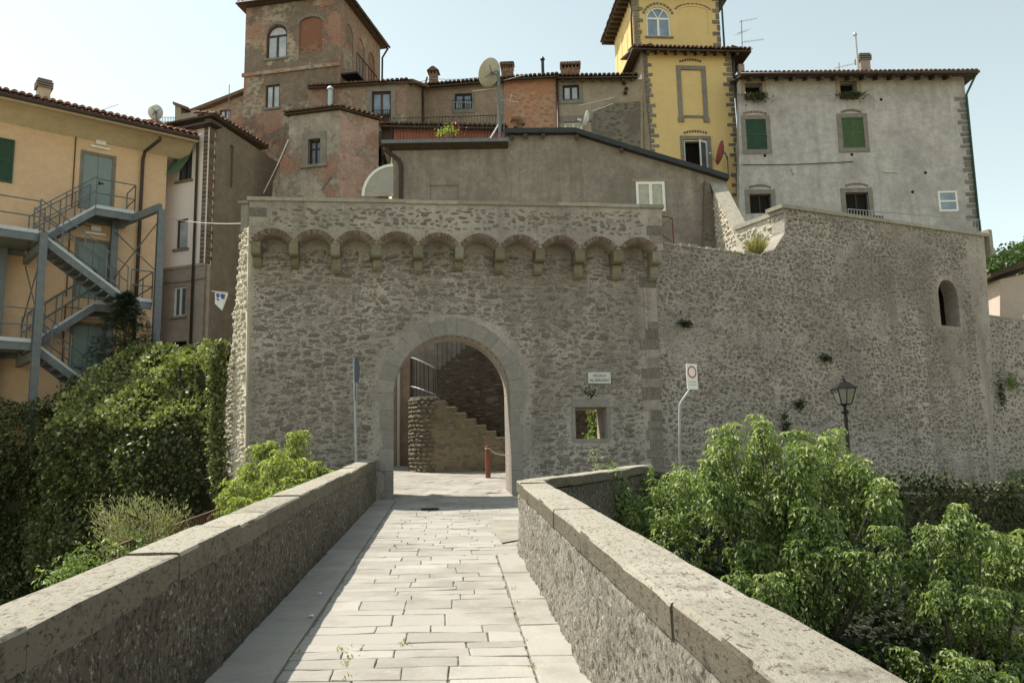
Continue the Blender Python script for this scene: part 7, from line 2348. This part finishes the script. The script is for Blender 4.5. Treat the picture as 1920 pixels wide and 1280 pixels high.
# undergrowth of the ravine
def cover(name, label, quad, n, leaf, mat, lift=.5, seed=1, tone=.35):
    rng = np.random.default_rng(seed)
    a, b, c, d = [np.array(q, float) for q in quad]
    s, t = rng.random((n, 1)), rng.random((n, 1))
    p = (a * (1 - s) + b * s) * (1 - t) + (d * (1 - s) + c * s) * t
    h = np.array([max(0, .5 + .8 * MN.noise(Vector((q[0] * .6, q[1] * .6, 1))) + .4 * MN.noise(Vector((q[0] * 2, q[1] * 2, 2)))) for q in p])
    p[:, 2] += lift * h * rng.random(n) ** .4
    L_ = scatter_leaves(p, np.tile([0, -.2, .8], (n, 1)), leaf, rng, .4, .6, tone, .2)
    me = make_mesh(name, L_[0], L_[1], M[mat], None, False, None, L_[2])
    o = link_mesh(name, me); o['kind'] = 'stuff'; o['label'] = label
    return o
# bank right of the bridge
bankq = [(XR(3) + .5, 3, -2.0), (9, 3.5, -4.5), (15, 18.4, -.6), (2.3, 14.3, -.2)]
structure(link_mesh('bank', make_mesh('bank', [Vector(q) for q in bankq] + [(XR(3) + .5, 3, -6), (9, 3.5, -6.4)], [(0, 1, 2, 3), (4, 5, 1, 0)], M['soil_dark'])))
cover('undergrowth', 'dark leafy undergrowth covering the bank right of the bridge', bankq, 34000, .12, 'leaf_dark', 1.0, 2)
cover('undergrowth', 'dark ivy hanging down from the street wall behind the trees', [(3.6, 15.35, 1.55), (13.4, 18.7, 1.0), (13.6, 18.2, -1.2), (2.3, 14.2, -1.0)], 14000, .10, 'leaf_ivy', .35, 3, .25)
cover('undergrowth', 'dark leafy undergrowth covering the ravine left of the bridge', [(XL(4) - .8, 4, -1.6), (XL(20) - 1.5, 20.5, -.4), (-14, 23, -3.0), (-12, 6, -5.0)], 22000, .12, 'leaf_dark', 1.2, 4, .25)
cover('ledge_weeds', 'dry weeds covering the ledge left of the bridge', [(XL(7) - .4, 7, -.5), (XL(19) - .4, 19, .25), (-5.3, 19, .15), (-4.1, 7, -.5)], 7000, .07, 'leaf_dark', .25, 5, .3)
# dry grass on the rampart ledge below the terrace wall
gp = thing('grass_clump', 'yellow dry grass clump growing on the wall top below the pale terrace coping', 'grass', FR.pt(*FR.px(1418, 478, -.3), -.3))
P, D, Z = [], [], []
gb_ = FR.pt(*FR.px(1418, 478, -.35), -.35)
for _ in range(420):
    P.append(tuple(gb_ + Vector((rd.gauss(0, .08), rd.gauss(0, .08), 0)))); an = rd.uniform(0, 6.28); q = rd.uniform(.1, .8)
    D.append((math.cos(an) * q, math.sin(an) * q, 1)); Z.append(rd.uniform(.2, .62) * (1.25 - q * .5))
foliage('blades', [leaf_arrays(np.array(P), np.array(D), np.array(Z), .035, .01, tone=np.clip(NR.normal(.6, .2, len(P)), 0, 1))], M['grass'], gp)

# ================================================================== street things and roof things
def text_part(txt, size, loc, ex, ey, mat, parent, depth=.004, name='lettering', align='CENTER', xs=1.0):
    cu = bpy.data.curves.new('lettering', 'FONT'); cu.body = txt; cu.size = size; cu.align_x = align; cu.extrude = depth
    tmp = bpy.data.objects.new('lettering_curve', cu); COL.objects.link(tmp)
    dg = bpy.context.evaluated_depsgraph_get()
    me = bpy.data.meshes.new_from_object(tmp.evaluated_get(dg))
    bpy.data.objects.remove(tmp)
    ex, ey = Vector(ex).normalized(), Vector(ey).normalized(); ez = ex.cross(ey)
    V = [Vector(loc) + ex * v.co.x * xs + ey * v.co.y + ez * v.co.z for v in me.vertices]
    fs = [tuple(p.vertices) for p in me.polygons]
    m2 = make_mesh(name, V, fs, mat, WL[parent.name])
    return link_mesh(name, m2, parent)
ZU = Vector((0, 0, 1))
# street plaque
r = FG.rect(1102, 698, 1144, 719)
pq = thing('street_plaque', 'white stone street name plaque reading VICOLO AL SERCHIO above the small window', 'plaque', FG.pt((r[0] + r[2]) / 2, r[1], .03))
mb = MB(); mb.fbox(FG, r[0], r[1], r[2], r[3], .0, .055); mb.build('plate', M['marble'], pq)
hh = r[3] - r[1]; cxm = (r[0] + r[2]) / 2
text_part('VICOLO', .088, FG.pt(cxm, r[1] + hh * .58, .057), FG.e, ZU, M['ink'], pq, .003)
text_part('AL SERCHIO', .088, FG.pt(cxm, r[1] + hh * .18, .057), FG.e, ZU, M['ink'], pq, .003)
# restriction sign on a bent pole
Ys = 17.2
b0_, b1_ = at(1272, 905, Ys), at(1274, 762, Ys)
sg = thing('road_sign', 'white rectangular road sign with a red ring on a bent grey pole', 'road sign', (b0_.x, b0_.y, .75))
p2, p3 = at(1288, 738, Ys), at(1294, 728, Ys)
MB().tube([Vector((b0_.x, b0_.y, .7)), b1_, b1_.lerp(p2, .2) + Vector((0, 0, .03)), p2, p3, at(1295, 690, Ys)], .027, 8).build('pole', M['grey_pole'], sg, smooth=True)
exs = Vector((.80, -.60, 0)).normalized() if False else Vector((.83, .56, 0)).normalized()
c_ = at(1295, 706, Ys)
wS, hS = .30, .52
# the plate is turned: its left edge nearer the wall
ens = Vector((exs.y, -exs.x, 0))
o_ = c_ - exs * wS / 2 - ZU * hS / 2 + ens * .03
mb = MB(); mb.obox(o_, exs * wS, ens * .012, ZU * hS); mb.build('plate', M['white'], sg)
cc_ = c_ + ens * .044 + ZU * .09
def ring_mesh(c, ex, ey, r0, r1, n=28):
    V, F_ = [], []
    for k in range(n):
        a = 2 * math.pi * k / n
        for r_ in (r0, r1): V.append(c + ex * r_ * math.cos(a) + ey * r_ * math.sin(a))
    for k in range(n):
        j = (k + 1) % n; F_.append((2 * k, 2 * k + 1, 2 * j + 1, 2 * j))
    return MB().add(V, F_)
ring_mesh(cc_, exs, ZU, .095, .125).build('red_ring', M['red'], sg)
mb = MB()
for k, w in ((0, .2), (1, .22)): mb.obox(c_ + ens * .044 - exs * w / 2 - ZU * (.12 + .055 * k), exs * w, ens * .002, ZU * .012)
mb.build('small_print', M['grey_pole'], sg)
# no-entry style sign seen edge-on by the left parapet
Yq = 19.0
n0, n1 = at(668, 870, Yq), at(664, 690, Yq)
sg2 = thing('road_sign', 'round road sign seen almost edge on, on a straight pole by the left parapet', 'road sign', (n0.x, n0.y, .9))
MB().tube([Vector((n0.x, n0.y, .9)), n0, n1, at(664, 670, Yq)], .03, 8).build('pole', M['grey_pole'], sg2, smooth=True)
c2 = at(666, 693, Yq); exn = Vector((.0, 1, 0)).normalized(); nn2 = Vector((exn.y, -exn.x, 0))
MB().lathe(c2 + nn2 * .035, [(.0, 0), (.29, 0), (.30, .008), (.29, .016), (0, .016)], 24, nn2).build('disc', M['bluesign'], sg2)
c3 = at(667, 735, Yq); mb = MB(); mb.obox(c3 - exn * .13 - ZU * .17 + nn2 * .035, exn * .26, nn2 * .012, ZU * .34); mb.build('small_plate', M['grey_pole'], sg2)
# street lamp
Yl = 17.6
lb_ = at(1588, 880, Yl); lt = at(1580, 710, Yl)
lp = thing('street_lamp', 'black iron street lamp with a glass lantern before the high wall', 'street lamp', (lb_.x, lb_.y, .4))
X, Y_ = lt.x, lt.y
zt = lt.z; kk = Yl / FPX
mb = MB(); zc = zt - 62 * kk
mb.lathe((X, Y_, .4), [(.11, 0), (.11, .12), (.07, .2), (.06, .55), (.045, .6), (.038, zc - .4 - .2), (.045, zc - .4 - .17), (.03, zc - .4)], 10); mb.build('post', M['iron'], lp, smooth=False)
mb = MB(); mb.lathe((X, Y_, zc - .05), [(.03, 0), (.07, .03), (.075, .06), (.035, .09), (.03, .16), (.06, .19), (.03, .22)], 10); mb.build('collar', M['iron'], lp)
z0l, z1l = zt - 48 * kk, zt - 19 * kk
w0l, w1l = .105, .185
mb = MB()
def sq_(w, z): return [Vector((X + sx * w, Y_ + sy * w, z)) for sx, sy in ((-1, -1), (1, -1), (1, 1), (-1, 1))]
A_, B_ = sq_(w0l, z0l), sq_(w1l, z1l)
for i in range(4):
    mb.bar(A_[i], B_[i], .018); mb.bar(A_[i], A_[(i + 1) % 4], .02); mb.bar(B_[i], B_[(i + 1) % 4], .022)
mb.bar((A_[0] + A_[1]) / 2, (B_[0] + B_[1]) / 2, .014)
fr = mb.build('lantern_frame', M['iron'], lp)
for i in range(4):
    p = [A_[i], A_[(i + 1) % 4], B_[(i + 1) % 4], B_[i]]
    MB().prism(p, (sum(p, Vector()) / 4 - Vector((X, Y_, (z0l + z1l) / 2))).normalized() * -.006).build('glass_pane', M['lamp_glass'], fr)
C_ = sq_(w1l + .03, z1l); D_ = sq_(.085, z1l + 12 * kk)
mb = MB(); mb.add(C_ + D_, [(0, 1, 5, 4), (1, 2, 6, 5), (2, 3, 7, 6), (3, 0, 4, 7), (4, 5, 6, 7), (3, 2, 1, 0)]); mb.build('lantern_roof', M['iron'], lp)
mb = MB(); mb.lathe((X, Y_, z1l + 12 * kk), [(.085, 0), (.07, .03), (.045, .05), (.05, .07), (.02, .10), (.022, .12), (.008, .16)], 10); mb.build('finial', M['iron'], lp)
# pennant
pf = at(412, 547, 21.4)
fl = thing('pennant', 'white pennant with a blue emblem hanging left of the gate flank', 'pennant', pf)
e_ = Vector((1, -.25, 0)).normalized()
a, b = at(397, 546, 21.4), at(427, 549, 21.2)
MB().tube([a, b], .012, 6).build('stick', M['brass'], fl)
k = 21.3 / FPX
pts = [at(403, 548, 21.35), at(426, 550, 21.2), at(415, 581, 21.3), at(403, 569, 21.35)]
MB().prism(pts, Vector((.02, .03, 0))).build('cloth', M['flag'], fl)
off = Vector((-.01, -.02, 0))
mb = MB()
mb.prism([p + off for p in (at(406, 551, 21.33), at(411, 550, 21.31), at(413, 556, 21.3), at(408, 559, 21.32))], Vector((.002, .003, 0)))
mb.prism([p + off for p in (at(414, 551, 21.29), at(423, 552, 21.23), at(421, 561, 21.25), at(416, 560, 21.28))], Vector((.002, .003, 0)))
mb.prism([p + off for p in (at(405, 560, 21.33), at(412, 561, 21.3), at(410, 564, 21.31))], Vector((.002, .003, 0)))
mb.build('emblem', M['blue'], fl)
# cables
def cable(label, pts, sag=.05, r=.010, mat='galv', cat='cable'):
    out = []
    for a, b in zip(pts, pts[1:]):
        for k in range(8):
            t = k / 8; p = a.lerp(b, t); p.z -= sag * 4 * t * (1 - t); out.append(p)
    out.append(pts[-1])
    MB().tube(out, r, 5).solo('cable', M[mat], label, cat)
cable('pale cable from the top of the steel stair column across to the gate flank', [at(300, 405, 29.5), at(456, 419, 22)], .10, .012, 'pvc_white')
cable('thin cable along the brown lower part of the pink house', [FP.pt(*FP.px(302, 531, .06), .06), FP.pt(*FP.px(384, 521, .06), .06)], .04, .014)
cable('cable sagging across the roofs to the big satellite dish', [at(740, 155, 33), at(812, 148, 33), at(920, 142, 31)], .08, .012, 'gutter')
cable('dark cable along the lower part of the grey building facade', [FGB.pt(*FGB.px(1392, 309, .05), .05), FGB.pt(*FGB.px(1600, 303, .05), .05)], .05, .018, 'gutter')
# satellite dishes
def dish(label, u, v, Y, rad, facing, mast, mat, name='satellite_dish', depth=.14, mast_r=.03, lnb=.45):
    c = at(u, v, Y); f = Vector(facing).normalized()
    foot = Vector(mast)
    th = thing(name, label, 'satellite dish', foot)
    mb = MB(); n = 24; V, F_ = [], []
    a = f.cross(ZU).normalized(); b = a.cross(f)
    for i in range(6):
        r_ = rad * i / 5
        for k in range(n):
            an = 2 * math.pi * k / n; V.append(c + (a * math.cos(an) + b * math.sin(an) * 1.08) * r_ + f * depth * ((i / 5) ** 2))
    for i in range(5):
        for k in range(n): F_.append((i * n + k, i * n + (k + 1) % n, (i + 1) * n + (k + 1) % n, (i + 1) * n + k))
    m2 = len(V); V += [p - f * .02 for p in V[:]]
    F_ += [tuple(m2 + q for q in g[::-1]) for g in F_]
    for k in range(n): F_.append((5 * n + k, 5 * n + (k + 1) % n, m2 + 5 * n + (k + 1) % n, m2 + 5 * n + k))
    mb.add(V, F_); mb.build('reflector', M[mat], th, smooth=True)
    mb = MB(); tip = c + f * lnb - b * rad * .2
    mb.tube([c - b * rad * .95 + f * depth, tip - b * .03], .014, 6); mb.build('feed_arm', M['galv'], th)
    MB().lathe(tip, [(.03, -.05), (.045, 0), (.045, .06), (.02, .09)], 10, -f).build('feed_horn', M['galv_light'], th)
    mb = MB(); mb.tube([c - f * .02, c - f * .14], .05, 8); mb.tube([c - f * .12, Vector((foot.x, foot.y, c.z - .1))], .03, 6); mb.build('mount', M['galv'], th)
    MB().tube([foot, Vector((foot.x, foot.y, c.z + .05))], mast_r, 8).build('mast', M['galv'], th)
    # ribs on the back
    for an in (.6, 2.2, 4.0):
        MB().tube([c - f * .05, c + (a * math.cos(an) + b * math.sin(an)) * rad * .62 + f * depth * .35 - f * .03], .012, 5).build('back_rib', M['galv'], th)
    return th
Yd = 27.6
foot = at(937, 262, Yd)
big_d = dish('big weathered satellite dish on a tall pole above the grey house roof', 921, 137, Yd, .46, (-.62, .62, .48), foot, 'dish', lnb=.55, depth=.12, mast_r=.055)
MB().tube([at(936, 232, Yd), at(918, 262, Yd)], .03, 6).build('pole_strut', M['galv_light'], big_d)
def aerial(label, foot, top, arms, name='aerial', r=.018):
    th = thing(name, label, 'aerial', foot)
    MB().tube([foot, top], r, 6).build('mast', M['galv'], th)
    for (a, b, nel, el) in arms:
        MB().tube([a, b], .012, 5).build('boom', M['alu'], th)
        if nel:
            t = (b - a).normalized(); sd = t.cross(ZU).normalized()
            if abs(el) < 0: sd = ZU
            mb = MB()
            for k in range(nel):
                p = a.lerp(b, (k + .5) / nel); mb.tube([p - sd * el / 2, p + sd * el / 2], .007, 4)
            mb.build('elements', M['alu'], th, kind='stuff')
    return th
aerial('comb shaped aerial beside the big dish pole over the brick row house', at(945, 245, Yd + .4), at(947, 165, Yd + .4), [(at(886, 171, Yd), at(936, 165, Yd), 0, 0), (at(928, 186, Yd), at(972, 192, Yd + .3), 5, .5), (at(953, 200, Yd + .4), at(960, 175, Yd + .2), 3, .5), (at(948, 150, Yd), at(985, 140, Yd + 1.2), 5, .3)])
aerial('aerial with two slanted booms above the right slope of the grey house roof', at(1110, 250, 28.5), at(1109, 192, 28.5), [(at(1086, 198, 28.2), at(1150, 183, 28.8), 0, 0), (at(1112, 208, 28.2), at(1147, 195, 29.4), 12, .16)])
f2 = at(1111, 250, 28.4)
dish('small pale satellite dish seen edge on beside the slanted boom aerial', 1104, 226, 28.4, .30, (-.95, .12, .30), f2, 'dish_white', lnb=.35, mast_r=.02)
f3 = FYT.pt(*FYT.px(1366, 330, .35), .35)
dish('red brown satellite dish on the lower right of the yellow tower', 1355, 287, 36.2, .50, (-.86, .36, .30), f3, 'dish_red', lnb=.55, mast_r=.025)
f4 = at(292, 245, 33.5)
dish('round pale satellite dish on the terrace behind the peach house roof', 291, 210, 33.5, .30, (-.30, .88, .32), f4, 'dish_white', lnb=.3)
aerial('thin aerial mast on the roof terrace left of the brick tower', at(428, 228, 35.5), at(430, 158, 35.5), [(at(426, 160, 35.5), at(436, 158, 35.5), 0, 0)])
aerial('low slanted aerial boom behind the ridge of the peach house', at(190, 230, 33), at(190, 208, 33), [(at(178, 211, 32.8), at(222, 196, 33.6), 6, .3)])
aerial('tall aerial behind the yellow tower above the grey building', at(1393, 120, 40), at(1390, 38, 40), [(at(1387, 41, 40), at(1420, 35, 40.6), 5, .4), (at(1382, 63, 40), at(1402, 58, 40.4), 4, .6), (at(1390, 80, 40), at(1432, 74, 40.6), 6, .4)])
aerial('tiny aerial behind the eave in the middle of the grey building roof', at(1574, 140, 40), at(1573, 118, 40), [(at(1565, 128, 40), at(1602, 120, 40.8), 5, .5)])
# iron railing of the terrace over the grey house roof
FTx = Frame(at(830, 245, 31).x, 31, .02)
tra = thing('terrace_railing', 'dark iron railing with a curl on the terrace before the row houses', 'railing', FTx.pt(0, 9))
a, b = FTx.px(735, 222), FTx.px(940, 216)
MB().tube([FTx.pt(*a), FTx.pt(*b)], .016, 6).build('top_rail', M['iron'], tra)
mb = MB()
for k in range(38):
    f = k / 37; s = a[0] + (b[0] - a[0]) * f; z = a[1] + (b[1] - a[1]) * f
    mb.tube([FTx.pt(s, z, 0), FTx.pt(s, z - .95, 0)], .009, 4)
mb.build('bars', M['iron'], tra, kind='stuff')
for sgn, u in ((1, 834), (-1, 858)):
    c = FTx.px(u, 224); pts = []
    for k in range(18):
        an = k / 17 * 4.2; rr = .22 * (1 - k / 24)
        pts.append(FTx.pt(c[0] + sgn * rr * math.cos(an), c[1] - .05 + rr * math.sin(an), .01))
    MB().tube(pts, .010, 5).build('scroll', M['iron'], tra)
# flowers at the railing
fc = FTx.pt(*FTx.px(842, 262, -.1), -.1)
fw = thing('flower_pot', 'flowering plant with yellow green leaves and red flowers by the terrace railing', 'potted plant', fc)
mb = MB(); mb.lathe(fc - Vector((0, 0, .1)), [(.14, 0), (.2, .25), (.21, .27), (.0, .25)], 12); mb.build('pot', M['infill'], fw)
P = np.array([tuple(fc + Vector((R.gauss(-.05, .2), R.gauss(0, .12), .25 + abs(R.gauss(0, .13))))) for _ in range(220)])
foliage('foliage', [scatter_leaves(P, unit(NR.normal(size=P.shape) + np.array([0, -.4, .5])), .10, tone=.6)], M['leaf_lime'], fw)
P = np.array([tuple(fc + Vector((R.gauss(.28, .12), R.gauss(0, .1), .42 + abs(R.gauss(0, .08))))) for _ in range(50)])
foliage('flowers', [scatter_leaves(P, unit(NR.normal(size=P.shape)), .07, width=.9)], M['petal'], fw)
# clay pots at the foot of the dish
for (u, v, s_, lab) in ((968, 232, 1.0, 'reddish clay chimney pot left of the small clay bowl under the dish'), (975, 236, .8, 'small clay bowl right under the comb shaped aerial')):
    c = at(u, v + 8, 28.6)
    MB().lathe(c, [(.13 * s_, 0), (.15 * s_, .18 * s_), (.24 * s_, .24 * s_), (.26 * s_, .32 * s_), (.17 * s_, .32 * s_)], 12).solo('clay_pot', M['infill'], lab, 'clay pot')
# air plants on the pale pipe by the yellow tower
for (u, v, lab) in ((1190, 187, 'upper small weed clump on the left edge of the yellow tower'), (1197, 217, 'lower small weed clump on the left edge of the yellow tower')):
    c = at(u, v, 36.8); th = thing('wall_tuft', lab, 'plant', c)
    P = np.array([tuple(c + Vector((R.gauss(0, .10), R.gauss(0, .1), R.gauss(0, .13)))) for _ in range(120)])
    foliage('foliage', [scatter_leaves(P, unit(NR.normal(size=P.shape)), .09, tone=.45)], M['leaf_dry'], th)
# little post at the left end of the gate top
gp_ = at(461, 412, 21.5)
mb = MB(); mb.box((gp_.x, gp_.y, gp_.z), .17, .3, .75); mb.box((gp_.x - .02, gp_.y, gp_.z + .42), .27, .4, .07); mb.solo('stone_post', M['coping'], 'small stone post with a cap at the upper left corner of the gate', 'post')
